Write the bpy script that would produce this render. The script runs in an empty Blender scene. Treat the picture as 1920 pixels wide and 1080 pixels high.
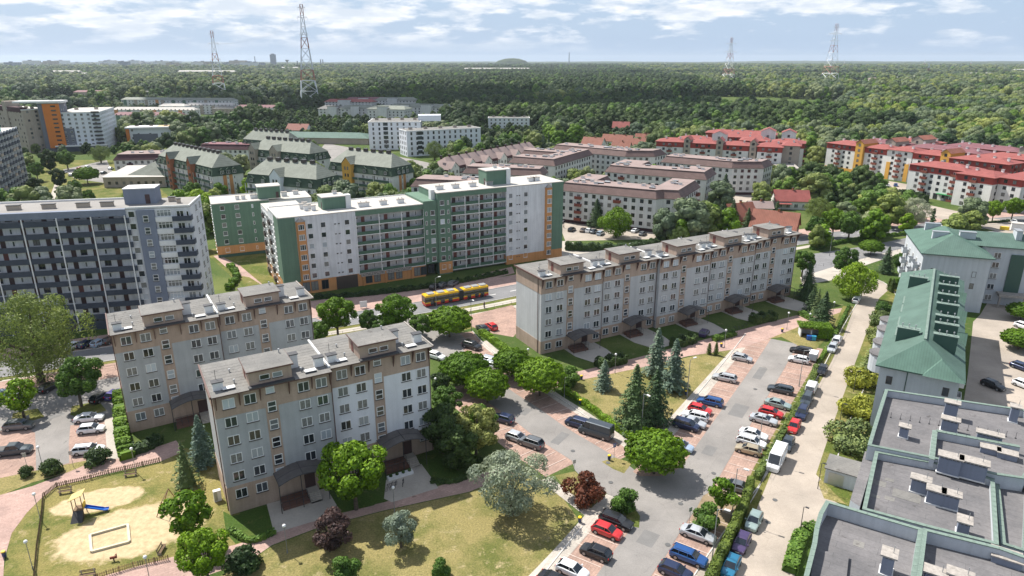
import bpy, math, random
import numpy as np
from mathutils import Vector, Matrix
R = math.radians
random.seed(7)
scene = bpy.context.scene
COL = scene.collection
# ------------------------------------------------------------------ camera, sky, sun, exposure
CAM_H, PITCH, FOC = 60.0, R(18.5), 24.0
cam = bpy.data.cameras.new('drone_camera'); cam.lens = FOC; cam.sensor_width = 36
cam.clip_start = 0.5; cam.clip_end = 60000
cam_ob = bpy.data.objects.new('drone_camera', cam); COL.objects.link(cam_ob)
cam_ob.location = (0, 0, CAM_H); cam_ob.rotation_euler = (R(90) - PITCH, 0, 0)
scene.camera = cam_ob
scene.view_settings.view_transform = 'Standard'; scene.view_settings.look = 'None'
scene.view_settings.exposure = 0.6; scene.view_settings.gamma = 1; scene.view_settings.use_curve_mapping = False
scene.cycles.max_bounces = 5; scene.cycles.diffuse_bounces = 2; scene.cycles.glossy_bounces = 2
scene.cycles.transmission_bounces = 2; scene.cycles.volume_bounces = 0; scene.cycles.transparent_max_bounces = 6
SUN_EL, SUN_DIR = R(54), Vector((-.755, .656, 0)).normalized()
tosun = SUN_DIR * math.cos(SUN_EL) + Vector((0, 0, math.sin(SUN_EL)))
sl = bpy.data.lights.new('sun', 'SUN'); sl.energy = 5.0; sl.angle = R(.53); sl.color = (1, .955, .88)
so = bpy.data.objects.new('sun', sl); COL.objects.link(so); so.location = (-200, 200, 300)
so.rotation_euler = tosun.to_track_quat('Z', 'Y').to_euler()
world = bpy.data.worlds.new('World'); scene.world = world; world.use_nodes = True
def build_world():
 nt = world.node_tree; nt.nodes.clear(); N = nt.nodes.new; L = nt.links.new
 out = N('ShaderNodeOutputWorld'); bg = N('ShaderNodeBackground'); sky = N('ShaderNodeTexSky')
 sky.sky_type = 'NISHITA'; sky.sun_disc = False; sky.sun_elevation = SUN_EL
 sky.sun_rotation = math.atan2(SUN_DIR.x, SUN_DIR.y); sky.altitude = 100; sky.air_density = 1.0; sky.dust_density = 1.2; sky.ozone_density = 1.6
 tc = N('ShaderNodeTexCoord'); mp = N('ShaderNodeMapping'); mp.inputs['Scale'].default_value = (1, 1, 4.2)
 mp.inputs['Location'].default_value = (3.1, .4, .35)
 L(tc.outputs['Generated'], mp.inputs['Vector'])
 n1 = N('ShaderNodeTexNoise'); n1.inputs['Scale'].default_value = 13; n1.inputs['Detail'].default_value = 8; n1.inputs['Roughness'].default_value = .58
 L(mp.outputs[0], n1.inputs['Vector'])
 n2 = N('ShaderNodeTexNoise'); n2.inputs['Scale'].default_value = 2.6; n2.inputs['Detail'].default_value = 3
 L(mp.outputs[0], n2.inputs['Vector'])
 ad = N('ShaderNodeMath'); ad.operation = 'MULTIPLY_ADD'; ad.inputs[1].default_value = .55
 L(n2.outputs[0], ad.inputs[0]); L(n1.outputs[0], ad.inputs[2])
 rp = N('ShaderNodeValToRGB'); rp.color_ramp.elements[0].position = .745; rp.color_ramp.elements[1].position = .87
 L(ad.outputs[0], rp.inputs[0])
 # cloud cover thins towards the horizon, as seen through the air
 sp = N('ShaderNodeSeparateXYZ'); L(tc.outputs['Generated'], sp.inputs[0])
 mr = N('ShaderNodeMapRange'); mr.inputs['From Min'].default_value = .008; mr.inputs['From Max'].default_value = .036
 mr.inputs['To Min'].default_value = .0; mr.inputs['To Max'].default_value = 1; L(sp.outputs['Z'], mr.inputs['Value'])
 mu = N('ShaderNodeMath'); mu.operation = 'MULTIPLY'; L(rp.outputs[0], mu.inputs[0]); L(mr.outputs[0], mu.inputs[1])
 m2 = N('ShaderNodeMath'); m2.operation = 'MULTIPLY'; m2.inputs[1].default_value = .9; L(mu.outputs[0], m2.inputs[0])
 # shaded cloud undersides
 n3 = N('ShaderNodeTexNoise'); n3.inputs['Scale'].default_value = 22; n3.inputs['Detail'].default_value = 5
 L(mp.outputs[0], n3.inputs['Vector'])
 cr = N('ShaderNodeValToRGB'); cr.color_ramp.elements[0].position = .38; cr.color_ramp.elements[0].color = (6.2, 6.8, 7.6, 1)
 cr.color_ramp.elements[1].position = .6; cr.color_ramp.elements[1].color = (8.7, 8.8, 9.1, 1); L(n3.outputs[0], cr.inputs[0])
 # thin veil of moisture over the blue
 veil = N('ShaderNodeMixRGB'); veil.inputs['Color2'].default_value = (3.9, 5.1, 6.9, 1)
 vr = N('ShaderNodeMapRange'); vr.inputs['From Min'].default_value = 0; vr.inputs['From Max'].default_value = .45; vr.inputs['To Min'].default_value = .92; vr.inputs['To Max'].default_value = .2
 L(sp.outputs['Z'], vr.inputs['Value']); L(vr.outputs[0], veil.inputs['Fac'])
 L(sky.outputs[0], veil.inputs['Color1'])
 mx = N('ShaderNodeMixRGB'); L(m2.outputs[0], mx.inputs['Fac']); L(veil.outputs[0], mx.inputs['Color1']); L(cr.outputs[0], mx.inputs['Color2'])
 L(mx.outputs[0], bg.inputs['Color']); bg.inputs['Strength'].default_value = .085
 L(bg.outputs[0], out.inputs['Surface'])
build_world()
# ------------------------------------------------------------------ survey: a bearing and a depression reading give a point at height z
FPX = FOC / 36 * 1920
def G(px, py, z=0.0):
 x = (px - 960) / FPX; y = (540 - py) / FPX
 d = (x, math.cos(PITCH) + y * math.sin(PITCH), -math.sin(PITCH) + y * math.cos(PITCH))
 t = (z - CAM_H) / d[2]
 return Vector((d[0] * t, d[1] * t, z))
def GL(pts, z=0.0): return [G(p[0], p[1], z) for p in pts]
# ------------------------------------------------------------------ materials
MATS = {}
def new_mat(name):
 m = bpy.data.materials.new(name); m.use_nodes = True
 nt = m.node_tree; b = nt.nodes['Principled BSDF']
 MATS[name] = m
 return m, nt, b
def noise_node(nt, scale, detail=4, rough=.6, coord='OBJ', stretch=None):
 N = nt.nodes.new; L = nt.links.new
 if coord == 'WORLD':
  g = N('ShaderNodeNewGeometry'); src = g.outputs['Position']
 else:
  g = N('ShaderNodeTexCoord'); src = g.outputs['Object']
 if stretch:
  mp = N('ShaderNodeMapping'); mp.inputs['Scale'].default_value = stretch; L(src, mp.inputs['Vector']); src = mp.outputs[0]
 n = N('ShaderNodeTexNoise'); n.inputs['Scale'].default_value = scale; n.inputs['Detail'].default_value = detail; n.inputs['Roughness'].default_value = rough
 L(src, n.inputs['Vector'])
 return n
def ramp(nt, src, c0, c1, p0=.35, p1=.65, extra=()):
 r = nt.nodes.new('ShaderNodeValToRGB'); e = r.color_ramp.elements
 e[0].position = p0; e[0].color = (*c0, 1); e[1].position = p1; e[1].color = (*c1, 1)
 for p, c in extra:
  q = e.new(p); q.color = (*c, 1)
 nt.links.new(src, r.inputs[0]); return r
def mixc(nt, fac, a, b, mode='MIX'):
 m = nt.nodes.new('ShaderNodeMixRGB'); m.blend_type = mode
 for s, v in ((m.inputs[0], fac), (m.inputs[1], a), (m.inputs[2], b)):
  if hasattr(v, 'links'): nt.links.new(v, s)
  else: s.default_value = v if isinstance(v, float) else (*v, 1)
 return m
def mul(c, k): return tuple(min(1, x * k) for x in c)
def surf(name, c, rough=.8, var=.12, scale=.6, fine=8.0, streak=0.0, bump=.0, coord='WORLD', metallic=0, spec=.3):
 """weathered plain surface: broad patches, fine grain, optional vertical streaks"""
 m, nt, b = new_mat(name); L = nt.links.new
 n = noise_node(nt, scale, 5, .65, coord); r = ramp(nt, n.outputs[0], mul(c, 1 - var), mul(c, 1 + var))
 n2 = noise_node(nt, fine, 3, .7, coord); r2 = ramp(nt, n2.outputs[0], (1 - var * .6,) * 3, (1 + var * .5,) * 3)
 mx = mixc(nt, 1.0, r.outputs[0], r2.outputs[0], 'MULTIPLY'); last = mx
 if streak:
  n3 = noise_node(nt, 1.0, 4, .6, coord, (1.6, 1.6, .09)); r3 = ramp(nt, n3.outputs[0], (1 - streak,) * 3, (1, 1, 1), .35, .58)
  last = mixc(nt, 1.0, mx.outputs[0], r3.outputs[0], 'MULTIPLY')
 L(last.outputs[0], b.inputs['Base Color']); b.inputs['Roughness'].default_value = rough
 b.inputs['Metallic'].default_value = metallic; b.inputs['Specular IOR Level'].default_value = spec
 if bump:
  bn = nt.nodes.new('ShaderNodeBump'); bn.inputs['Strength'].default_value = bump; bn.inputs['Distance'].default_value = .03
  L(n2.outputs[0], bn.inputs['Height']); L(bn.outputs[0], b.inputs['Normal'])
 return m
def plain(name, c, rough=.5, metallic=0, spec=.5):
 m, nt, b = new_mat(name); b.inputs['Base Color'].default_value = (*c, 1); b.inputs['Roughness'].default_value = rough
 b.inputs['Metallic'].default_value = metallic; b.inputs['Specular IOR Level'].default_value = spec
 return m
def glassy(name, c, rough=.08):
 m, nt, b = new_mat(name)
 oi = nt.nodes.new('ShaderNodeObjectInfo'); r = ramp(nt, oi.outputs['Random'], mul(c, .5), mul(c, 1.7), .1, .9)
 nt.links.new(r.outputs[0], b.inputs['Base Color']); b.inputs['Roughness'].default_value = rough; b.inputs['Specular IOR Level'].default_value = .8
 return m
def leafmat(name, c1, c2, c3=None, trans=.25):
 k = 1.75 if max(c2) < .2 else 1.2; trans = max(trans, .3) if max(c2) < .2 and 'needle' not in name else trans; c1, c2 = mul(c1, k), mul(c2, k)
 m, nt, b = new_mat(name); L = nt.links.new
 g = nt.nodes.new('ShaderNodeNewGeometry'); r = ramp(nt, g.outputs['Random Per Island'], c1, c2, .0, 1.0)
 oi = nt.nodes.new('ShaderNodeObjectInfo'); r2 = ramp(nt, oi.outputs['Random'], (.72, .78, .8), (1.3, 1.2, 1.1), 0, 1)
 n = noise_node(nt, .5, 3, .6, 'OBJ'); r3 = ramp(nt, n.outputs[0], (.72, .74, .75), (1.25, 1.22, 1.1), .35, .65)
 n4 = noise_node(nt, .009, 4, .6, 'WORLD'); r4 = ramp(nt, n4.outputs[0], (.62, .72, .78), (1.35, 1.25, 1.05), .38, .62)
 m1 = mixc(nt, 1.0, r.outputs[0], r2.outputs[0], 'MULTIPLY'); m0 = mixc(nt, 1.0, m1.outputs[0], r4.outputs[0], 'MULTIPLY'); m2 = mixc(nt, 1.0, m0.outputs[0], r3.outputs[0], 'MULTIPLY')
 L(m2.outputs[0], b.inputs['Base Color']); b.inputs['Roughness'].default_value = .6; b.inputs['Specular IOR Level'].default_value = .25
 tr = nt.nodes.new('ShaderNodeBsdfTranslucent'); L(m2.outputs[0], tr.inputs['Color'])
 ms = nt.nodes.new('ShaderNodeMixShader'); ms.inputs[0].default_value = trans
 out = nt.nodes['Material Output']; L(b.outputs[0], ms.inputs[1]); L(tr.outputs[0], ms.inputs[2]); L(ms.outputs[0], out.inputs['Surface'])
 return m
M = {}
def tiled(name, c, angle, bw, bh, mortar=.02, dark=.75, var=.1, rough=.85, scale=.3, squash=1.0, bump=.3):
 """unit pavers or roof sheets far below ten pixels each, with wear over them"""
 m, nt, b = new_mat(name); N = nt.nodes.new; L = nt.links.new
 g = N('ShaderNodeNewGeometry'); mp = N('ShaderNodeMapping'); mp.inputs['Rotation'].default_value = (0, 0, -angle); L(g.outputs['Position'], mp.inputs['Vector'])
 br = N('ShaderNodeTexBrick'); br.inputs['Scale'].default_value = 1; br.inputs['Brick Width'].default_value = bw; br.inputs['Row Height'].default_value = bh
 br.inputs['Mortar Size'].default_value = mortar; br.inputs['Color1'].default_value = (*mul(c, 1 - var), 1); br.inputs['Color2'].default_value = (*mul(c, 1 + var), 1)
 br.inputs['Mortar'].default_value = (*mul(c, dark), 1); L(mp.outputs[0], br.inputs['Vector'])
 n = noise_node(nt, scale, 5, .65, 'WORLD'); r = ramp(nt, n.outputs[0], (.82, .82, .82), (1.12, 1.1, 1.08))
 n2 = noise_node(nt, 3.0, 4, .7, 'WORLD'); r2 = ramp(nt, n2.outputs[0], (.86, .86, .86), (1.06, 1.06, 1.06))
 m1 = mixc(nt, 1.0, br.outputs[0], r.outputs[0], 'MULTIPLY'); m2 = mixc(nt, 1.0, m1.outputs[0], r2.outputs[0], 'MULTIPLY')
 n5 = noise_node(nt, .8, 3, .5, 'WORLD'); r5 = ramp(nt, n5.outputs[0], (1, 1, 1), (.6, .58, .57), .66, .74); m3 = mixc(nt, 1.0, m2.outputs[0], r5.outputs[0], 'MULTIPLY')
 L(m3.outputs[0], b.inputs['Base Color']); b.inputs['Roughness'].default_value = rough; b.inputs['Specular IOR Level'].default_value = .25
 return m
def grassmat(name, green, dry, soil, dry_amt=.5, scale=.12):
 m, nt, b = new_mat(name); L = nt.links.new
 n = noise_node(nt, scale, 7, .7, 'WORLD'); r = ramp(nt, n.outputs[0], green, dry, .62 - dry_amt * .35, .80 - dry_amt * .35)
 n2 = noise_node(nt, .45, 8, .75, 'WORLD'); r2 = ramp(nt, n2.outputs[0], (0, 0, 0), (1, 1, 1), .56, .66)
 m1 = mixc(nt, r2.outputs[0], r.outputs[0], soil)
 n3 = noise_node(nt, 4.0, 5, .8, 'WORLD'); r3 = ramp(nt, n3.outputs[0], (.5, .55, .5), (1.45, 1.42, 1.35), .32, .68)
 m2 = mixc(nt, 1.0, m1.outputs[0], r3.outputs[0], 'MULTIPLY')
 L(m2.outputs[0], b.inputs['Base Color']); b.inputs['Roughness'].default_value = .95; b.inputs['Specular IOR Level'].default_value = .1
 bn = nt.nodes.new('ShaderNodeBump'); bn.inputs['Strength'].default_value = .5; bn.inputs['Distance'].default_value = .12
 L(n3.outputs[0], bn.inputs['Height']); L(bn.outputs[0], b.inputs['Normal'])
 return m
A30 = R(30.5)
def worn(name, c, stain=(.62, .62, .63)):
 m = surf(name, c, .9, .13, .12, 5.0, bump=.2); nt = m.node_tree; b = nt.nodes['Principled BSDF']; src = b.inputs['Base Color'].links[0].from_socket
 n = noise_node(nt, .55, 3, .5, 'WORLD'); r = ramp(nt, n.outputs[0], (1, 1, 1), stain, .68, .76); a = mixc(nt, 1.0, src, r.outputs[0], 'MULTIPLY')
 v = nt.nodes.new('ShaderNodeTexVoronoi'); v.feature = 'DISTANCE_TO_EDGE'; v.inputs['Scale'].default_value = .13; g = nt.nodes.new('ShaderNodeNewGeometry'); w = noise_node(nt, .5, 5, .7, 'WORLD'); ad = mixc(nt, .9, g.outputs['Position'], w.outputs['Color'], 'ADD')
 nt.links.new(ad.outputs[0], v.inputs['Vector']); rc = ramp(nt, v.outputs['Distance'], (.86, .86, .86), (1, 1, 1), .002, .006); e = mixc(nt, 1.0, a.outputs[0], rc.outputs[0], 'MULTIPLY')
 s2 = noise_node(nt, .05, 6, .7, 'WORLD'); r3 = ramp(nt, s2.outputs[0], (.9, .9, .9), (1.12, 1.1, 1.08), .35, .65); f = mixc(nt, 1.0, e.outputs[0], r3.outputs[0], 'MULTIPLY'); nt.links.new(f.outputs[0], b.inputs['Base Color']); return m
M['asphalt'] = worn('asphalt', (.235, .222, .21))
M['asphalt_dark'] = worn('asphalt_street', (.19, .19, .195))
M['concrete_road'] = worn('concrete_road', (.345, .30, .255), (.8, .79, .78))
M['pavers_red'] = tiled('pavers_red', (.365, .25, .205), R(58), .8, .4, .03, .82, .12, .9, .22)
M['pavers_pink'] = tiled('pavers_pink', (.42, .29, .25), A30, .8, .4, .03, .85, .08, .9, .2)
M['pavers_beige'] = tiled('pavers_beige', (.46, .42, .37), R(58), 1.2, .6, .03, .82, .07, .9, .2)
M['slab_beige'] = surf('sidewalk_slabs', (.42, .38, .33), .9, .1, .25, 3.0)
M['kerb'] = surf('kerb_concrete', (.5, .48, .45), .9, .1, .5, 4)
M['line'] = surf('road_paint', (.72, .71, .68), .7, .12, .8, 6)
M['line_faded'] = surf('bay_line', (.56, .45, .39), .8, .12, .8, 6)
M['grass_dry'] = grassmat('lawn_dry', (.115, .125, .038), (.245, .205, .09), (.33, .27, .155), .74)
M['grass_mid'] = grassmat('lawn_worn', (.085, .11, .025), (.19, .17, .06), (.28, .23, .13), .55)
M['grass_green'] = grassmat('lawn_green', (.055, .095, .02), (.11, .13, .035), (.12, .13, .04), .3)
M['ground'] = grassmat('open_ground', (.06, .095, .025), (.13, .15, .05), (.15, .15, .07), .4, .02)
M['sand'] = surf('playground_sand', (.50, .385, .225), .95, .1, .5, 5, bump=.4)
M['bark'] = surf('bark', (.10, .08, .06), .9, .25, 2, 12, coord='OBJ')
M['soil'] = surf('bare_soil', (.25, .19, .12), .95, .2, .6, 6)
# ------------------------------------------------------------------ mesh builder
class MB:
 def __init__(s): s.v = []; s.f = []; s.m = []
 def add(s, vs, fs, mi=0):
  o = len(s.v); s.v += [tuple(p) for p in vs]
  for f in fs: s.f.append([i + o for i in f]); s.m.append(mi)
  return s
 def box(s, x0, y0, z0, x1, y1, z1, mi=0):
  if x0 > x1: x0, x1 = x1, x0
  if y0 > y1: y0, y1 = y1, y0
  if z0 > z1: z0, z1 = z1, z0
  return s.add([(x0, y0, z0), (x1, y0, z0), (x1, y1, z0), (x0, y1, z0), (x0, y0, z1), (x1, y0, z1), (x1, y1, z1), (x0, y1, z1)],
   [(0, 3, 2, 1), (4, 5, 6, 7), (0, 1, 5, 4), (1, 2, 6, 5), (2, 3, 7, 6), (3, 0, 4, 7)], mi)
 def prism(s, pts, z0, z1, mi=0, top=None, bottom=True):
  n = len(pts); vs = [(p[0], p[1], z0) for p in pts] + [(p[0], p[1], z1) for p in pts]
  s.add(vs, [(i, (i + 1) % n, n + (i + 1) % n, n + i) for i in range(n)], mi)
  s.add([(p[0], p[1], z1) for p in pts], [tuple(range(n))], mi if top is None else top)
  if bottom: s.add([(p[0], p[1], z0) for p in pts], [tuple(range(n - 1, -1, -1))], mi)
  return s
 def frustum(s, a, za, b, zb, mi=0, cap=None):
  n = len(a); vs = [(p[0], p[1], za) for p in a] + [(p[0], p[1], zb) for p in b]
  s.add(vs, [(i, (i + 1) % n, n + (i + 1) % n, n + i) for i in range(n)], mi)
  if cap is not None: s.add([(p[0], p[1], zb) for p in b], [tuple(range(n))], cap)
  return s
 def cyl(s, x, y, z0, z1, r0, r1=None, n=8, mi=0):
  r1 = r0 if r1 is None else r1
  a = [(x + r0 * math.cos(2 * math.pi * i / n), y + r0 * math.sin(2 * math.pi * i / n)) for i in range(n)]
  b = [(x + r1 * math.cos(2 * math.pi * i / n), y + r1 * math.sin(2 * math.pi * i / n)) for i in range(n)]
  s.frustum(a, z0, b, z1, mi, mi); return s
 def bar(s, p, q, w, mi=0, n=4, w2=None):
  p = Vector(p); q = Vector(q); d = (q - p)
  if d.length < 1e-6: return s
  d.normalize(); u = d.orthogonal().normalized(); v = d.cross(u); w2 = w if w2 is None else w2
  vs = [p + (u * math.cos(a) + v * math.sin(a)) * w for a in [2 * math.pi * (i + .5) / n for i in range(n)]]
  vs += [q + (u * math.cos(a) + v * math.sin(a)) * w2 for a in [2 * math.pi * (i + .5) / n for i in range(n)]]
  s.add(vs, [(i, (i + 1) % n, n + (i + 1) % n, n + i) for i in range(n)] + [tuple(range(n - 1, -1, -1)), tuple(range(n, 2 * n))], mi)
  return s
 def sphere(s, c, r, nu=10, nv=6, mi=0, sz=1.0):
  vs = [(c[0], c[1], c[2] - r * sz)]
  for j in range(1, nv):
   t = math.pi * j / nv
   for i in range(nu):
    a = 2 * math.pi * i / nu; vs.append((c[0] + r * math.sin(t) * math.cos(a), c[1] + r * math.sin(t) * math.sin(a), c[2] - r * sz * math.cos(t)))
  vs.append((c[0], c[1], c[2] + r * sz)); fs = []
  for i in range(nu): fs.append((0, 1 + (i + 1) % nu, 1 + i))
  for j in range(nv - 2):
   for i in range(nu): a = 1 + j * nu + i; b = 1 + j * nu + (i + 1) % nu; fs.append((a, b, b + nu, a + nu))
  o = 1 + (nv - 2) * nu
  for i in range(nu): fs.append((o + i, o + (i + 1) % nu, len(vs) - 1))
  return s.add(vs, fs, mi)
 def mesh(s, name, mats, smooth=False):
  me = bpy.data.meshes.new(name); me.from_pydata(s.v, [], s.f)
  for m in mats: me.materials.append(m)
  if len(mats) > 1: me.polygons.foreach_set('material_index', s.m)
  if smooth: me.polygons.foreach_set('use_smooth', [True] * len(me.polygons))
  me.update(); return me
 def build(s, name, mats, parent=None, loc=(0, 0, 0), rz=0, smooth=False):
  if not isinstance(mats, (list, tuple)): mats = [mats]
  return put(s.mesh(name, mats, smooth), name, parent, loc, rz)
def put(me, name, parent=None, loc=(0, 0, 0), rz=0, rot=None, scale=None):
 o = bpy.data.objects.new(name, me); COL.objects.link(o); o.location = loc
 o.rotation_euler = rot if rot else (0, 0, rz)
 if scale: o.scale = scale
 if parent: o.parent = parent
 return o
def tag(o, label=None, cat=None, group=None, kind=None):
 if label: o['label'] = label
 if cat: o['category'] = cat
 if group: o['group'] = group
 if kind: o['kind'] = kind
 return o
def thing(name, label, cat, loc=(0, 0, 0), rz=0, group=None):
 return tag(put(None, name, None, loc, rz), label, cat, group)
def copy_thing(o, label=None, loc=None, rz=None, scale=None):
 def cp(x, par):
  c = x.copy(); COL.objects.link(c); c.parent = par
  for ch in x.children: cp(ch, c)
  return c
 c = cp(o, None)
 if label: c['label'] = label
 if loc is not None: c.location = loc
 if rz is not None: c.rotation_euler = (0, 0, rz)
 if scale is not None: c.scale = scale if isinstance(scale, tuple) else (scale,) * 3
 return c
def offset_poly(pts, d):
 """inset a CCW polygon by d"""
 n = len(pts); out = []
 for i in range(n):
  p0, p1, p2 = Vector(pts[i - 1][:2]), Vector(pts[i][:2]), Vector(pts[(i + 1) % n][:2])
  a = (p1 - p0).normalized(); b = (p2 - p1).normalized()
  na = Vector((-a.y, a.x)); nb = Vector((-b.y, b.x)); k = na + nb
  den = 1 + na.dot(nb)
  out.append(tuple(p1 + k * (d / max(den, .25))))
 return out
# ------------------------------------------------------------------ the setting: ground, roads, pavements
LV = [0.0]
LAID = []
def next_level(p):
 """lowest level clear of every sheet already laid under this one"""
 P_ = np.array([(q[0], q[1]) for q in p]); lo, hi = P_.min(0), P_.max(0); z = 0.0
 def inside(pts, poly):
  c = np.zeros(len(pts), bool); X, Y = pts[:, 0], pts[:, 1]
  for (x1, y1), (x2, y2) in zip(poly, np.roll(poly, -1, 0)):
   if y1 != y2: c ^= ((y1 > Y) != (y2 > Y)) & (X < (x2 - x1) * (Y - y1) / (y2 - y1) + x1)
  return c.any()
 def cross(a, b):
  a2, b2 = np.roll(a, -1, 0), np.roll(b, -1, 0); o = lambda p, q, r: (q[..., 0] - p[..., 0]) * (r[..., 1] - p[..., 1]) - (q[..., 1] - p[..., 1]) * (r[..., 0] - p[..., 0])
  A, A2, B, B2 = a[:, None], a2[:, None], b[None], b2[None]
  return ((o(A, A2, B) * o(A, A2, B2) < 0) & (o(B, B2, A) * o(B, B2, A2) < 0)).any()
 for q, zq in LAID:
  if zq >= z and (q.min(0) < hi).all() and (q.max(0) > lo).all() and (inside(P_, q) or inside(q, P_) or cross(P_, q)): z = max(z, zq)
 z += .005; LAID.append((P_, z)); LV[0] = max(LV[0], z); return z
def sheet(name, pts, mat, world_pts=False, z=None):
 """flat sheet, each a few millimetres above the last"""
 p = pts if world_pts else GL(pts)
 if z is None: z = next_level(p)
 c = sum((Vector(q) for q in p), Vector()) / len(p); c.z = 0
 if sum(p[i][0] * p[(i + 1) % len(p)][1] - p[(i + 1) % len(p)][0] * p[i][1] for i in range(len(p))) < 0: p = p[::-1]
 mb = MB(); mb.add([(q[0] - c.x, q[1] - c.y, z) for q in p], [tuple(range(len(p)))])
 o = mb.build(name, mat, None, c); return tag(o, kind='structure')
def offset_line(p, off):
 out = []
 for i, q in enumerate(p):
  a = p[max(i - 1, 0)]; b = p[min(i + 1, len(p) - 1)]; d = Vector((b[0] - a[0], b[1] - a[1])).normalized()
  out.append(Vector((q[0] - d.y * off, q[1] + d.x * off, 0)))
 return out
def smooth_line(p, k=4):
 p = [Vector((q[0], q[1], 0)) for q in p]; out = []
 for i in range(len(p) - 1):
  a, b, c, d = p[max(i - 1, 0)], p[i], p[i + 1], p[min(i + 2, len(p) - 1)]
  for j in range(k):
   t = j / k; out.append(.5 * ((2 * b) + (c - a) * t + (2 * a - 5 * b + 4 * c - d) * t * t + (3 * b - a - 3 * c + d) * t ** 3))
 out.append(p[-1]); return out
def strip(name, line, o0, o1, mat, k=1, kerbs=False):
 ln = smooth_line(line, k) if k > 1 else line
 a = offset_line(ln, o0); b = offset_line(ln, o1)
 s = sheet(name, a + b[::-1], mat, True)
 if kerbs:
  for e in (a, b): kerb(e)
 return s
def kerb(line, h=.12, w=.16, name='kerb', mat=None):
 mb = MB(); l = offset_line(line, w / 2); r = offset_line(line, -w / 2); c = Vector(line[0]); c.z = 0
 for i in range(len(line) - 1):
  mb.add([(*(q - c)[:2], zz) for zz in (0, h) for q in (r[i], r[i + 1], l[i + 1], l[i])], [(4, 5, 6, 7), (0, 1, 5, 4), (1, 2, 6, 5), (2, 3, 7, 6), (3, 0, 4, 7)])
 return tag(mb.build(name, mat or M['kerb'], None, c), kind='structure')
M['patch'] = surf('asphalt_repair', (.175, .17, .165), .9, .1, .5, 6, bump=.2)
# the land itself, out past the horizon
def build_land():
 mb = MB(); rings = [60, 200, 600, 1500, 4000, 9000, 17000]; n = 48
 mb.v.append((0, 150, 0));
 for r in rings:
  for i in range(n): a = 2 * math.pi * i / n; mb.v.append((r * math.cos(a), 150 + r * math.sin(a), 0))
 for i in range(n): mb.f.append((0, 1 + i, 1 + (i + 1) % n)); mb.m.append(0)
 for k in range(len(rings) - 1):
  for i in range(n):
   a = 1 + k * n + i; b = 1 + k * n + (i + 1) % n; mb.f.append((a, a + n, b + n, b)); mb.m.append(0)
 tag(mb.build('ground', M['ground']), kind='structure')
build_land()
# main street with its verges, the whole band runs at 30 degrees
ST0 = Vector((-15.0, 167.5, 0)); sd = Vector((math.cos(R(29)), math.sin(R(29)), 0))
sline = [ST0 - sd * 75 + Vector((-34,-10,0)), ST0 - sd * 75, ST0, ST0 + sd * 60]
sline = [Vector((-150, 107, 0)), Vector((-120, 119.5, 0)), Vector((-87.1, 134.6, 0)), Vector((-52, 149.5, 0)), Vector((-17, 166.8, 0)), Vector((3, 178.5, 0)), Vector((40, 200, 0)), Vector((80, 221, 0)), Vector((120, 240, 0)), Vector((190, 262, 0)), Vector((300, 290, 0))]
sl4 = smooth_line(sline, 4)
strip('street', sl4, -4.2, 4.2, M['asphalt_dark'])
strip('street_verge', sl4[:28], -19, -4.3, M['grass_mid'])
strip('sidewalk', sl4, -8.2, -5.9, M['slab_beige'])
strip('cycle_path', sl4[:28], -12.6, -10.2, M['pavers_beige'])
strip('far_sidewalk', sl4, 4.4, 12.5, M['pavers_pink'])
kerb(offset_line(sl4, -4.25)); kerb(offset_line(sl4, 4.3))
def dashes(name, line, off, dash, gap, w=.14, mat='line', start=0, z=None):
 """painted centre line: every dash a quad in one painted layer"""
 LV[0] += .006; z = LV[0]; mb = MB(); c = Vector(line[0]); pos = start
 for i in range(len(line) - 1):
  a = Vector(line[i]); b = Vector(line[i + 1]); L_ = (b - a).length; d = (b - a) / L_; n = Vector((-d.y, d.x, 0)); t = pos
  while t < L_:
   p = a + d * t + n * off - c; q = a + d * min(t + dash, L_) + n * off - c
   mb.add([(*(p - n * w)[:2], z), (*(q - n * w)[:2], z), (*(q + n * w)[:2], z), (*(p + n * w)[:2], z)], [(0, 1, 2, 3)]); t += dash + gap
  pos = t - L_
 return tag(mb.build(name, M[mat], None, (c.x, c.y, 0)), kind='structure')
dashes('street_markings', sl4, 0.1, 3, 4.5)
# left car park
sheet('parking_ground', [(-120, 760), (0, 716), (228, 678), (240, 760), (236, 868), (150, 880), (60, 905), (-60, 925), (-160, 930)], M['pavers_red'])
sheet('parking_lane', [(-120, 800), (-60, 760), (40, 735), (130, 722), (224, 706), (228, 765), (205, 788), (132, 798), (129, 835), (130, 868), (68, 884), (66, 812), (40, 795), (-80, 835)], M['asphalt'])
sheet('sidewalk', [(196, 788), (230, 772), (236, 862), (202, 868)], M['slab_beige'])
sheet('tree_island', [(134, 762), (185, 752), (200, 770), (150, 784), (132, 778)], M['grass_mid'])
sheet('tree_island', [(24, 775), (70, 766), (84, 782), (40, 795), (22, 790)], M['grass_mid'])
sheet('verge', [(-40, 905), (60, 884), (170, 862), (182, 870), (60, 905), (0, 930), (-40, 940)], M['grass_dry'])
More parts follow.
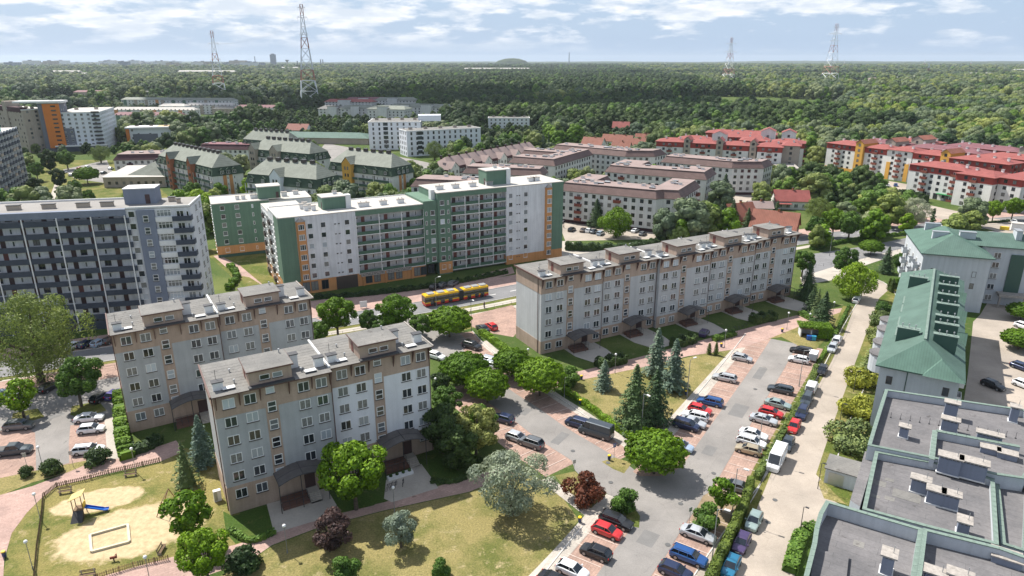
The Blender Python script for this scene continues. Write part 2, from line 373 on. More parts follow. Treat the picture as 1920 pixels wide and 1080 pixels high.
# playground and the red paths
def sandy_lawn():
 """worn lawn with two trodden sandy hollows of ragged outline"""
 m = grassmat('playground_turf', (.10, .12, .032), (.23, .195, .075), (.34, .27, .155), .75); nt = m.node_tree; b = nt.nodes['Principled BSDF']; src = b.inputs['Base Color'].links[0].from_socket; N = nt.nodes.new; L = nt.links.new; last = None
 for cx, cy, rx, ry in ((-59.3, 83.2, 5.2, 2.6), (-51.0, 76.6, 8.2, 5.0)):
  g = N('ShaderNodeNewGeometry'); mp = N('ShaderNodeMapping'); mp.vector_type = 'TEXTURE'; mp.inputs['Location'].default_value = (cx, cy, 0); mp.inputs['Rotation'].default_value = (0, 0, R(22)); mp.inputs['Scale'].default_value = (rx, ry, 1000); L(g.outputs['Position'], mp.inputs['Vector'])
  ln = N('ShaderNodeVectorMath'); ln.operation = 'LENGTH'; L(mp.outputs[0], ln.inputs[0]); last = ln.outputs['Value'] if last is None else (lambda q: (L(last, q.inputs[0]), L(ln.outputs['Value'], q.inputs[1]), q.outputs[0])[2])((lambda q: (setattr(q, 'operation', 'MINIMUM'), q)[1])(N('ShaderNodeMath')))
 n = noise_node(nt, .45, 6, .7, 'WORLD'); ad = N('ShaderNodeMath'); ad.operation = 'MULTIPLY_ADD'; ad.inputs[1].default_value = .9; L(n.outputs[0], ad.inputs[0]); L(last, ad.inputs[2]); r = ramp(nt, ad.outputs[0], (1, 1, 1), (0, 0, 0), 0, 1); r.color_ramp.elements[0].position = .0;
 mr = N('ShaderNodeMapRange'); mr.inputs['From Min'].default_value = 1.48; mr.inputs['From Max'].default_value = 1.64; mr.inputs['To Min'].default_value = 1; mr.inputs['To Max'].default_value = 0; L(ad.outputs[0], mr.inputs['Value'])
 s = noise_node(nt, 1.2, 5, .7, 'WORLD'); rs = ramp(nt, s.outputs[0], (.40, .31, .185), (.56, .45, .28)); mx = mixc(nt, mr.outputs[0], src, rs.outputs[0]); L(mx.outputs[0], b.inputs['Base Color']); return m
sheet('playground_lawn', [(4, 1090), (20, 1000), (55, 955), (82, 930), (108, 912), (300, 868), (345, 840), (420, 850), (470, 1040), (330, 1050), (200, 1080), (150, 1120), (0, 1130)], sandy_lawn())
sheet('brick_path', [(-120, 960), (-60, 945), (60, 912), (110, 893), (170, 868), (236, 858), (330, 826), (346, 846), (300, 866), (200, 889), (105, 913), (80, 932), (50, 962), (22, 1000), (8, 1050), (4, 1130), (-140, 1130)], M['pavers_pink'])
(lambda *a: None)('sand_pit', [(118, 1035), (122, 1005), (140, 985), (170, 972), (150, 960), (124, 952), (128, 935), (160, 922), (200, 925), (235, 935), (222, 948), (262, 958), (310, 945), (350, 960), (330, 1010), (300, 1035), (270, 1048), (200, 1052), (150, 1052)], M['sand'])
sheet('brick_path', [(100, 1130), (200, 1078), (315, 1046), (400, 1030), (440, 1022), (510, 1000), (600, 968), (720, 942), (800, 918), (885, 893), (962, 865), (970, 885), (880, 922), (720, 957), (600, 988), (510, 1022), (470, 1050), (380, 1082), (330, 1130)], M['pavers_pink'])
# central lawn
sheet('lawn', [(300, 1140), (470, 1051), (512, 1023), (602, 989), (722, 958), (882, 923), (972, 886), (1035, 905), (1085, 975), (1010, 1080), (960, 1140)], M['grass_dry'])
sheet('shrub_bed', [(418, 958), (436, 968), (500, 950), (516, 995), (442, 1020), (424, 1000)], M['grass_green'])
sheet('shrub_bed', [(616, 935), (700, 925), (720, 935), (700, 948), (640, 962), (612, 955)], M['grass_green'])
sheet('shrub_bed', [(800, 845), (850, 830), (905, 860), (880, 893), (830, 908), (805, 890)], M['grass_green'])
sheet('entrance_paving', [(720, 935), (724, 900), (790, 870), (812, 900), (822, 915), (735, 942)], M['slab_beige'])
sheet('entrance_paving', [(500, 945), (612, 915), (640, 962), (514, 1000)], M['slab_beige'])
# middle car park: lane, red bays both sides
LANE0 = smooth_line(GL([(806, 612), (838, 655), (875, 690), (930, 738), (985, 775), (1035, 812), (1090, 846), (1150, 884), (1195, 925)]), 4)
strip('parking_bays', LANE0[2:28], 3.0, 8.4, M['pavers_red'])
strip('parking_bays', LANE0[10:26], -9.2, -3.0, M['pavers_red'])
sheet('parking_lane', [(758, 600), (800, 595), (845, 612), (880, 640), (860, 665), (830, 655), (800, 650)], M['asphalt'])
strip('parking_lane', LANE0, -3.1, 3.1, M['asphalt'], 1)
sheet('parking_yard', [(878, 592), (960, 572), (990, 600), (962, 632), (905, 622), (885, 612)], M['pavers_red'])
strip('sidewalk', smooth_line(GL([(905, 640), (935, 665), (1030, 735), (1100, 780), (1200, 850)]), 3), -1.0, 1.0, M['pavers_beige'])
# right car park
LANE1 = GL([(1130, 1140), (1165, 1085), (1202, 1030), (1255, 958), (1310, 888), (1355, 818), (1405, 743), (1440, 690), (1470, 640)])
strip('parking_bays', LANE1, 2.6, 8.4, M['pavers_red'])
strip('parking_bays', LANE1, -8.6, -2.8, M['pavers_red'])
strip('parking_lane', LANE1, -2.9, 2.8, M['asphalt'])
sheet('parking_lane', [(1062, 832), (1110, 838), (1150, 862), (1200, 893), (1245, 893), (1290, 870), (1345, 884), (1295, 965), (1240, 1056), (1140, 1080), (1200, 1005), (1195, 985), (1188, 960), (1168, 942), (1142, 928), (1100, 905), (1078, 882)], M['asphalt'])
sheet('island', [(1040, 892), (1078, 884), (1100, 903), (1142, 936), (1112, 948), (1105, 962), (1085, 940), (1070, 925)], M['grass_dry'])
sheet('island', [(1142, 932), (1160, 936), (1185, 945), (1200, 968), (1198, 990), (1175, 985), (1150, 968), (1140, 950)], M['grass_mid'])
sheet('island', [(1128, 866), (1152, 858), (1185, 868), (1170, 888), (1150, 880)], M['grass_dry'])
sheet('island', [(1318, 930), (1345, 915), (1408, 925), (1400, 960), (1375, 1010), (1338, 990), (1290, 985)], M['soil'])
strip('sidewalk', GL([(965, 1130), (1050, 1040), (1125, 955), (1150, 932)]), -1.1, 1.1, M['pavers_beige'])
strip('sidewalk', GL([(1022, 898), (1060, 928), (1112, 968)]), -.9, .9, M['pavers_beige'])
# lawns by the long block and its paths
sheet('lawn', [(1072, 700), (1200, 690), (1300, 668), (1372, 652), (1382, 660), (1290, 745), (1212, 848), (1068, 742), (1060, 720)], M['grass_dry'])
sheet('sidewalk', [(1375, 652), (1398, 652), (1340, 722), (1300, 775), (1222, 862), (1195, 852), (1250, 790), (1318, 715)], M['pavers_beige'])
sheet('brick_path', [(1010, 712), (1070, 700), (1190, 672), (1290, 645), (1440, 605), (1520, 585), (1600, 575), (1580, 590), (1500, 612), (1440, 636), (1380, 655), (1290, 668), (1200, 690), (1078, 715), (1020, 735)], M['pavers_pink'])
for k in range(5):
 o_, u_ = Vector((6.1, 134.4, 0)), Vector((math.cos(R(28.5)), math.sin(R(28.5)), 0)); v_ = Vector((u_.y, -u_.x, 0)); W_ = 15.77
 sheet('entrance_paving', [o_ + u_ * (k + a) * W_ + v_ * b for a, b in ((.38, -1), (.38, 4.5), (.5, 9.5), (.85, 9.5), (.9, 4.5), (.88, -1))], M['slab_beige'], True)
sheet('lawn', [(1440, 636), (1500, 612), (1598, 578), (1560, 625), (1530, 655), (1500, 650), (1465, 632)], M['grass_dry'])
# long street between the two estates
MID = smooth_line(GL([(1350, 1150), (1402, 1060), (1452, 980), (1500, 905), (1545, 790), (1590, 700), (1622, 620), (1650, 560), (1640, 535), (1610, 522), (1560, 515)]), 3)
strip('street', MID, -3.6, 4.6, M['concrete_road'])
sheet('street_mouth', [(1500, 880), (1530, 870), (1555, 935), (1600, 960), (1560, 1000), (1500, 1060), (1480, 1100), (1420, 1090), (1450, 960)], M['concrete_road'])
sheet('verge', [(1545, 935), (1533, 905), (1560, 880), (1620, 900), (1600, 950)], M['grass_dry'])
HEDGE = GL([(1330, 1120), (1362, 1040), (1402, 950), (1432, 880), (1470, 812), (1508, 745), (1545, 680), (1570, 630), (1592, 575)])
strip('hedge_strip', HEDGE, -1.2, 1.4, M['grass_mid'])
# right side of it, gardens in front of the green roofed houses
sheet('garden', [(1600, 690), (1648, 560), (1670, 540), (1700, 545), (1660, 680), (1640, 800), (1620, 900), (1590, 950), (1530, 890), (1560, 800)], M['grass_mid'])
sheet('shrub_bed', [(1475, 1060), (1500, 1000), (1540, 985), (1560, 1060), (1500, 1090)], M['grass_green'])
# yard on the far right
sheet('yard', [(1800, 800), (1815, 700), (1825, 600), (1838, 560), (1850, 540), (2100, 560), (2300, 800), (2100, 1100), (1900, 1100)], M['concrete_road'])
sheet('lawn', [(1822, 545), (1848, 545), (1856, 560), (1838, 590), (1818, 610)], M['grass_green'])
# street and car parks in the middle distance
sheet('parking_yard', [(1050, 425), (1048, 400), (1240, 432), (1240, 448), (1060, 452)], M['concrete_road'])
sheet('parking_lane', [(1050, 452), (1060, 452), (1150, 470), (1215, 462), (1230, 470), (1090, 500), (1050, 490)], M['slab_beige'])
sheet('street', [(1500, 500), (1510, 478), (1620, 462), (1700, 446), (1900, 430), (1905, 445), (1710, 462), (1600, 490), (1505, 520)], M['asphalt_dark'])
sheet('sidewalk', [(1500, 520), (1590, 492), (1700, 464), (1705, 470), (1600, 505), (1580, 522), (1505, 535)], M['slab_beige'])
sheet('street', [(1660, 395), (1700, 375), (1790, 395), (1940, 425), (2100, 460), (2100, 500), (1900, 440), (1760, 410)], M['concrete_road'])
sheet('parking_yard', [(1560, 345), (1600, 328), (1740, 352), (1735, 365), (1600, 352)], M['concrete_road'])
sheet('street', [(1355, 360), (1400, 350), (1460, 362), (1430, 385), (1390, 378), (1360, 395), (1352, 385)], M['concrete_road'])
sheet('forecourt', [(190, 402), (95, 385), (60, 345), (80, 300), (240, 300), (330, 380), (250, 402)], M['grass_mid'])
sheet('street', [(85, 395), (98, 395), (112, 340), (104, 340)], M['slab_beige'])
sheet('parking_yard', [(118, 318), (200, 300), (215, 330), (210, 345), (140, 335)], M['asphalt'])
sheet('forecourt', [(480, 560), (380, 470), (460, 455), (600, 540), (560, 590)], M['grass_mid'])
sheet('brick_path', [(468, 520), (440, 515), (400, 480), (410, 478), (450, 498), (500, 540)], M['pavers_pink'])
sheet('entrance_paving', [(560, 585), (580, 565), (850, 527), (960, 500), (965, 512), (860, 540), (700, 575), (600, 600)], M['pavers_pink'])
sheet('car_park_deck', [(585, 300), (610, 268), (700, 285), (780, 300), (850, 315), (800, 325), (680, 305)], M['asphalt'])
sheet('river_arm', [(1060, 187), (1085, 183), (1130, 184), (1200, 187), (1245, 190), (1200, 192), (1100, 189)], plain('river_water', (.10, .12, .13), .12))
# bay lines
def bay_lines():
 LV[0] += .006; z = LV[0]; mb = MB(); c = Vector(LANE1[0])
 def lines(line, o0, o1, step, t0=1.0, skip=()):
  pos = t0; k = 0
  for i in range(len(line) - 1):
   a = Vector(line[i]); b = Vector(line[i + 1]); L_ = (b - a).length; d = (b - a) / L_; n = Vector((-d.y, d.x, 0)); t = pos
   while t < L_:
    q_ = a + d * t + n * (o0 + o1) / 2
    if not (14.5 < q_.x < 26.5 and 78 < q_.y < 92.5):
     p = a + d * t - c; u = d * .06
     mb.add([(*(p + n * o0 - u)[:2], z), (*(p + n * o0 + u)[:2], z), (*(p + n * o1 + u)[:2], z), (*(p + n * o1 - u)[:2], z)], [(0, 1, 2, 3)])
    t += step; k += 1
   pos = t - L_
 lines(LANE1, 2.9, 7.6, 2.45); lines(LANE1, -7.8, -3.1, 2.45); lines(LANE0[2:28], 3.3, 8.0, 2.5); lines(LANE0[10:26], -8.6, -3.4, 2.5)
 tag(mb.build('bay_lines', M['line_faded'], None, (c.x, c.y, 0)), kind='structure')
bay_lines()
for ln, offs in ((LANE1[4:], (8.45,)), (LANE1[:3], (8.45,)), (LANE1, (-8.65,)), (MID, (4.7,)), (MID[10:], (-3.7,)), (LANE0[2:24], (8.5,))):
 for o_ in offs: kerb(offset_line(ln, o_))
for i, (px, py, a, b_) in enumerate(((1385, 770, 2.6, 5), (1330, 845, 1.8, 3), (1425, 700, 1.6, 6), (1215, 1010, 2.2, 3), (1050, 822, 1.6, 4), (985, 772, 1.5, 2.5), (100, 780, 2, 3))):
 c = G(px, py); u, v = Vector((math.cos(R(57)), math.sin(R(57)), 0)), Vector((-math.sin(R(57)), math.cos(R(57)), 0)); sheet('road_patch', [c + u * b_ / 2 * s + v * a / 2 * t_ for s, t_ in ((-1, -1), (1, -1), (1, 1), (-1, 1))], M['patch'], True)
# manhole covers and gullies set in the asphalt
LV[0] += .006
for i, (px, py) in enumerate(((1074, 846), (1145, 905), (1140, 868), (1252, 1022), (1276, 945), (1453, 938), (1440, 980), (1395, 820), (1416, 730), (1520, 1000), (1338, 888))):
 p = G(px, py); mb = MB(); mb.cyl(0, 0, LV[0], LV[0] + .012, .36, n=12); mb.cyl(0, 0, LV[0] + .012, LV[0] + .016, .28, n=12)
 tag(mb.build('manhole_cover', plain('cast_iron', (.10, .10, .10), .7) if i == 0 else MATS['cast_iron'], None, (p.x, p.y, 0)), 'round iron manhole cover ' + ['south of the grey panel van', 'by the copper red bush', 'by the blue parking sign', 'beside the lower right bays', 'in the middle of the lane junction', 'below the tall white van', 'on the long street by the thuja hedge', 'in the right lane near the white saloon', 'high up the right lane', 'at the mouth beside the flat roofed block', 'near the lone globe maple'][i], 'manhole cover')
# ------------------------------------------------------------------ windows and other repeated facade pieces
M['white_pvc'] = surf('white_window_frame', (.74, .74, .73), .45, .05, 2, 10, coord='OBJ')
M['sill_dark'] = plain('sill_brown', (.07, .055, .05), .5)
M['brown_frame'] = plain('dark_frame', (.06, .045, .04), .5)
M['glass'] = glassy('window_glass', (.028, .034, .042))
M['glass_sky'] = glassy('window_glass_painted_sky', (.30, .33, .36), .2)  # pale blue-grey pane colour: sky reflection painted into the glass
M['glass_curtain'] = surf('window_glass_with_net_curtain', (.20, .20, .19), .25, .3, 3, 14, coord='OBJ')
M['rail_dark'] = plain('painted_steel_dark', (.05, .05, .055), .5, .3)
M['steel'] = plain('galvanised_steel', (.42, .43, .44), .45, .6)
M['white_paint'] = surf('white_paint', (.70, .70, .69), .6, .06, 1, 6)
M['black'] = plain('black_rubber', (.02, .02, .02), .8)
WM = {}
def win_proto(key, w, h, mull=(), hbars=(), frame='white_pvc', sill='sill_dark', fw=.07, panes=('glass', 'glass', 'glass', 'glass_curtain', 'glass_sky')):
 mb = MB(); y0, y1 = -.05, .03; x = w / 2
 mb.box(-x, y0, 0, -x + fw, y1, h); mb.box(x - fw, y0, 0, x, y1, h)
 mb.box(-x + fw, y0, 0, x - fw, y1, fw); mb.box(-x + fw, y0, h - fw, x - fw, y1, h)
 for m_ in mull: mb.box(m_ - fw * .55, y0 - .005, fw, m_ + fw * .55, y1, h - fw)
 for b in hbars: mb.box(-x + fw, y0 + .004, b - fw * .7, x - fw, y1, b + fw * .7)
 mats = [M[frame]]
 if sill: mb.box(-x - .08, -.17, -.09, x + .08, .03, -.012, 1); mats.append(M[sill])
 fr = mb.mesh('window', mats); pm = []
 for g in panes:
  if g is None: continue
  p = MB(); p.add([(-x + fw, -.02, fw), (x - fw, -.02, fw), (x - fw, -.02, h - fw), (-x + fw, -.02, h - fw)], [(0, 1, 2, 3)])
  pm.append(p.mesh('pane', [M[g]]))
 mats2 = mats + [M['glass'], M['glass_curtain']]
 far = []
 for k in (0, 0, 1):
  q = MB(); q.v = list(mb.v); q.f = list(mb.f); q.m = list(mb.m); q.add([(-x + fw, -.02, fw), (x - fw, -.02, fw), (x - fw, -.02, h - fw), (-x + fw, -.02, h - fw)], [(0, 1, 2, 3)], len(mats) + k)
  far.append(q.mesh('window', mats2))
 WM[key] = (fr, pm, far)
win_proto('double', 1.55, 1.45, (0,), fw=.09)
win_proto('stair', 1.15, 1.55, (), (.78,), fw=.09)
win_proto('stairlow', 1.15, .8, (), (), fw=.09)
win_proto('attic', 1.3, .75, (), fw=.07)
win_proto('square', 1.3, 1.4, (), fw=.07, sill='white_pvc')
win_proto('slim', .55, 1.2, (), fw=.09, sill=None)
win_proto('bay', 1.55, 1.45, (-.3, .3), fw=.08, sill='white_pvc')
win_proto('dark', 1.35, 1.45, (0,), frame='brown_frame', fw=.08, sill=None)
win_proto('darkslim', .9, 1.45, (), frame='brown_frame', fw=.08, sill=None)
win_proto('tall', 1.2, 1.9, (0,), frame='brown_frame', fw=.06, sill=None)
win_proto('shop', 1.9, 2.6, (0,), frame='brown_frame', fw=.08, sill=None)
win_proto('strip', 3.0, 1.5, (-.8, 0, .8), (1.05,), fw=.09, sill=None)
win_proto('sky', .8, 1.2, (), frame='steel', fw=.06, sill=None, panes=('glass_sky',))
win_proto('vent', .45, .3, (), frame='brown_frame', fw=.08, sill=None, panes=('glass',))
def window(par, key, x, y, z, rz=0.0, far=False, name='window', tilt=0):
 fr, pm, fa = WM[key]
 rot = (tilt, 0, rz)
 if far: return put(random.choice(fa), name, par, (x, y, z), rot=rot)
 o = put(fr, name, par, (x, y, z), rot=rot); put(random.choice(pm), 'pane', o); return o
class Wall:
 """one face of a building in its local frame: along runs from p to q, outside lies to the right"""
 def __init__(s, par, p, q):
  s.par = par; s.p = Vector((p[0], p[1], 0)); s.q = Vector((q[0], q[1], 0)); s.L = (s.q - s.p).length; s.d = (s.q - s.p) / max(s.L, 1e-6)
  s.n = Vector((s.d.y, -s.d.x, 0)); s.rz = math.atan2(s.d.y, s.d.x)
 def pt(s, t, off=0.0): return s.p + s.d * t + s.n * off
 def win(s, key, t, z, far=False, off=0.0, name='window'):
  p = s.pt(t, off); return window(s.par, key, p.x, p.y, z, s.rz, far, name)
 def grid(s, key, ts, zs, far=False, skip=0.0):
  for t in ts:
   for z in zs:
    if random.random() >= skip: s.win(key, t, z, far)
 def even(s, key, zs, step, far=True, m0=1.6, skip=0.0):
  n = max(1, int((s.L - 2 * m0) / step) + 1)
  if s.L < 2.2: return
  ts = [s.L / 2 + (i - (n - 1) / 2) * step for i in range(n)]; s.grid(key, ts, zs, far, skip)
 def box(s, name, t0, t1, z0, z1, off, mat, back=.05, mats=None):
  c = s.pt(0); mb = MB(); mb.box(t0, -off, z0, t1, back, z1)
  return mb.build(name, mat, s.par, (c.x, c.y, 0), s.rz)
 def balcony(s, t, z, w=2.6, d=1.1, mat='rail_dark', h=1.0, slab='slab_beige'):
  key = ('balc', w, d, mat, h, slab)
  if key not in WM:
   mb = MB(); mb.box(-w / 2, -d, -.15, w / 2, 0, 0, 1)
   mb.box(-w / 2, -d - .03, -.12, w / 2, -d + .04, h); mb.box(-w / 2 - .03, -d + .04, -.12, -w / 2 + .04, 0, h); mb.box(w / 2 - .04, -d + .04, -.12, w / 2 + .03, 0, h)
   WM[key] = mb.mesh('balcony', [M[mat], M[slab]])
  p = s.pt(t); return put(WM[key], 'balcony', s.par, (p.x, p.y, z), s.rz)
def site(name, label, cat, A, B=None, z=0, rz=None, group=None):
 """A building's Empty: origin at its near left ground corner, x along the wall from A to B"""
 a = A if isinstance(A, Vector) else G(A[0], A[1], z)
 if B is not None:
  b = B if isinstance(B, Vector) else G(B[0], B[1], z); d = b - a; rz = math.atan2(d.y, d.x); L_ = d.length
 else: L_ = 0
 a = Vector((a.x, a.y, 0)); t = thing(name, label, cat, a, rz, group)
 return t, L_
def loc_of(t, px, py, z):
 """survey point in a building's own frame"""
 g = G(px, py, z) if not isinstance(px, Vector) else px
 d = Vector((g.x - t.location.x, g.y - t.location.y)); c, s = math.cos(-t.rotation_euler.z), math.sin(-t.rotation_euler.z)
 return (d.x * c - d.y * s, d.x * s + d.y * c)
# facade and roof materials
M['stucco_grey'] = surf('stucco_grey', (.49, .495, .50), .9, .06, .25, 6, .10, coord='OBJ')
M['stucco_greydark'] = surf('stucco_grey_worn', (.40, .41, .42), .9, .08, .25, 6, .11, coord='OBJ')
M['stucco_white'] = surf('stucco_repainted_white', (.68, .69, .72), .9, .04, .25, 6, .08, coord='OBJ')
M['stucco_brown'] = surf('stucco_tan', (.42, .315, .25), .9, .10, .25, 6, .14, coord='OBJ')
M['felt_grey'] = tiled('roofing_felt', (.205, .20, .19), R(30), 6.1, 1.0, .025, .76, .05, .95, .25)
M['felt_light'] = surf('light_roof_membrane', (.47, .445, .41), .9, .10, .12, 2.5, coord='OBJ')
M['trim_brown'] = plain('eave_trim_brown', (.11, .055, .045), .6)
M['felt_dark'] = plain('dark_flashing', (.05, .05, .055), .7)
M['canopy_smoke'] = surf('smoked_canopy_sheet', (.11, .10, .095), .35, .2, .8, 5, coord='OBJ')
M['green_wall'] = surf('stucco_green', (.125, .205, .15), .9, .07, .25, 6, .12, coord='OBJ')
M['orange_wall'] = surf('stucco_orange', (.56, .27, .11), .9, .07, .25, 6, .12, coord='OBJ')
M['white_wall'] = surf('stucco_white_stained', (.64, .65, .67), .9, .08, .22, 5, .16, coord='OBJ')
M['green_floor'] = surf('gallery_green', (.07, .13, .09), .8, .1, .5, 5, coord='OBJ')
M['gallery_wall'] = surf('gallery_wall', (.56, .55, .55), .9, .1, .5, 5, .2, coord='OBJ')
M['slate_panel'] = surf('slate_blue_panel', (.05, .062, .085), .6, .12, .4, 5, coord='OBJ')
M['bluegrey_wall'] = surf('stucco_blue_grey', (.20, .225, .285), .9, .06, .25, 6, .08, coord='OBJ')
M['gallery_white'] = surf('gallery_wall_white', (.74, .74, .75), .9, .08, .5, 5, .15, coord='OBJ')
M['door_dark'] = plain('door_dark_brown', (.06, .03, .03), .6)
M['door_red'] = plain('door_red_brown', (.16, .05, .04), .6)
def ribmat(name, c, period=.45, axis='X', var=.12):
 """standing-seam sheet in the roof's own frame"""
 m, nt, b = new_mat(name); N = nt.nodes.new; L = nt.links.new
 tc = N('ShaderNodeTexCoord'); w = N('ShaderNodeTexWave'); w.bands_direction = axis; w.inputs['Scale'].default_value = 1 / period / 3.0; w.wave_profile = 'SAW'
 L(tc.outputs['Object'], w.inputs['Vector']); r = ramp(nt, w.outputs['Fac'], mul(c, .72), c, .04, .2)
 n = noise_node(nt, .35, 5, .6, 'OBJ'); r2 = ramp(nt, n.outputs[0], (1 - var,) * 3, (1 + var,) * 3); mx = mixc(nt, 1.0, r.outputs[0], r2.outputs[0], 'MULTIPLY')
 L(mx.outputs[0], b.inputs['Base Color']); b.inputs['Roughness'].default_value = .7; b.inputs['Specular IOR Level'].default_value = .2
 bn = N('ShaderNodeBump'); bn.inputs['Strength'].default_value = .6; bn.inputs['Distance'].default_value = .05; L(w.outputs['Fac'], bn.inputs['Height']); L(bn.outputs[0], b.inputs['Normal'])
 return m
M['roof_green'] = ribmat('roof_sheet_green', (.088, .145, .12), .42, 'X')
M['roof_green_y'] = ribmat('roof_sheet_green_cross', (.085, .15, .12), .42, 'Y')
M['green_dark'] = plain('dark_green_paint', (.035, .085, .065), .6)
M['roof_pale_green'] = ribmat('old_copper_green_sheet', (.205, .22, .185), .7, 'X')
M['felt_slab'] = surf('grey_beige_roof_felt', (.27, .255, .24), .9, .10, .15, 3.5, coord='OBJ')
M['mansard_green'] = surf('dark_green_mansard', (.045, .075, .05), .8, .12, .4, 4, coord='OBJ')
M['roof_brown'] = surf('pink_brown_roof_felt', (.27, .205, .19), .9, .1, .15, 3, coord='OBJ')
M['mansard_brown'] = ribmat('brown_mansard_tile', (.16, .105, .095), .5, 'X')
M['cream_wall'] = surf('stucco_cream', (.66, .65, .63), .9, .06, .25, 5, .12, coord='OBJ')
M['warm_white'] = surf('stucco_warm_white', (.70, .69, .66), .9, .06, .25, 5, .1, coord='OBJ')
M['rail_red'] = surf('red_brown_balcony', (.20, .06, .04), .7, .12, 1, 5, coord='OBJ')
M['roof_red'] = ribmat('red_roof_tile', (.275, .085, .075), .6, 'X')
M['roof_orange'] = ribmat('orange_roof_tile', (.25, .10, .07), .6, 'X')
M['roof_maroon'] = ribmat('maroon_roof_tile', (.19, .085, .095), .6, 'X')
M['band_red'] = surf('red_render_band', (.32, .055, .045), .85, .08, .4, 5, coord='OBJ')
M['tan_wall'] = surf('stucco_beige', (.40, .34, .28), .9, .06, .3, 5, .1, coord='OBJ')
M['yellow_wall'] = surf('stucco_amber', (.62, .34, .07), .9, .05, .3, 5, .08, coord='OBJ')
M['modern_white'] = surf('smooth_white_render', (.68, .70, .74), .8, .03, .3, 5, .05, coord='OBJ')
M['dark_brown_wall'] = surf('maroon_boarding', (.07, .03, .035), .8, .1, .4, 5, coord='OBJ')
M['grey_wall'] = surf('stucco_mid_grey', (.15, .16, .19), .85, .06, .3, 5, coord='OBJ')
M['bright_orange'] = surf('bright_orange_render', (.62, .19, .03), .85, .05, .3, 5, coord='OBJ')
M['brick_dark'] = surf('dark_clay_paving', (.15, .08, .06), .9, .12, .6, 6, coord='OBJ')
M['brick_red'] = surf('clay_brick', (.33, .12, .06), .9, .12, .6, 6, coord='OBJ')
M['steel_grey_roof'] = tiled('grey_roof_membrane', (.165, .16, .165), R(-33), 7.3, 1.05, .025, .72, .05, .9, .25)
M['wall_pale_blue'] = surf('render_pale_grey', (.47, .50, .53), .9, .05, .25, 5, .1, coord='OBJ')
M['coping_green'] = surf('green_coping_sheet', (.17, .225, .19), .5, .14, 1.2, 8, coord='OBJ')
M['chimney_cap'] = surf('weathered_concrete_cap', (.34, .31, .28), .95, .2, 2.5, 12, coord='OBJ')
def chimney(par, x, y, z, w=1.1, d=.7, h=1.2, wall='white_paint', cap='felt_dark', rz=0, pots=0):
 key = ('chim', w, d, h, wall, cap, pots)
 if key not in WM:
  mb = MB(); mb.box(-w / 2, -d / 2, 0, w / 2, d / 2, h, 0); mb.box(-w / 2 - .12, -d / 2 - .12, h, w / 2 + .12, d / 2 + .12, h + .13, 1)
  for i in range(pots): mb.cyl(-w / 2 + w * (i + .5) / pots, 0, h + .13, h + .55, .1, n=6, mi=2)
  WM[key] = mb.mesh('chimney', [M[wall], M[cap], M['steel']])
 return put(WM[key], 'chimney', par, (x, y, z), rz)
def hatch(par, x, y, z, w=1.5, d=.8, h=.28, mat='white_paint'):
 key = ('hatch', w, d, h, mat)
 if key not in WM:
  mb = MB(); mb.box(-w / 2, -d / 2, 0, w / 2, d / 2, h * .7, 1); mb.box(-w / 2 - .04, -d / 2 - .04, h * .7, w / 2 + .04, d / 2 + .04, h, 0)
  WM[key] = mb.mesh('roof_hatch', [M[mat], M['rail_dark']])
 return put(WM[key], 'roof_hatch', par, (x, y, z))
def vent_pipe(par, x, y, z, h=.6, r=.12):
 key = ('vp', h, r)
 if key not in WM:
  mb = MB(); mb.cyl(0, 0, 0, h * .75, r * .7, n=6); mb.cyl(0, 0, h * .75, h, r * 1.4, r * 1.1, n=8); WM[key] = mb.mesh('vent_pipe', [M['steel']])
 return put(WM[key], 'vent_pipe', par, (x, y, z))
def dish(par, x, y, z, rz=0, r=.45):
 if 'dish' not in WM:
  mb = MB(); n = 10
  vs = [(0, 0, 0)] + [(.45 * math.cos(2 * math.pi * i / n), -.12, .45 * math.sin(2 * math.pi * i / n)) for i in range(n)]
  mb.add(vs, [(0, 1 + i, 1 + (i + 1) % n) for i in range(n)]); mb.bar((0, 0, 0), (0, .35, -.1), .03); WM['dish'] = mb.mesh('satellite_dish', [M['steel']])
 return put(WM['dish'], 'satellite_dish', par, (x, y, z), rz)
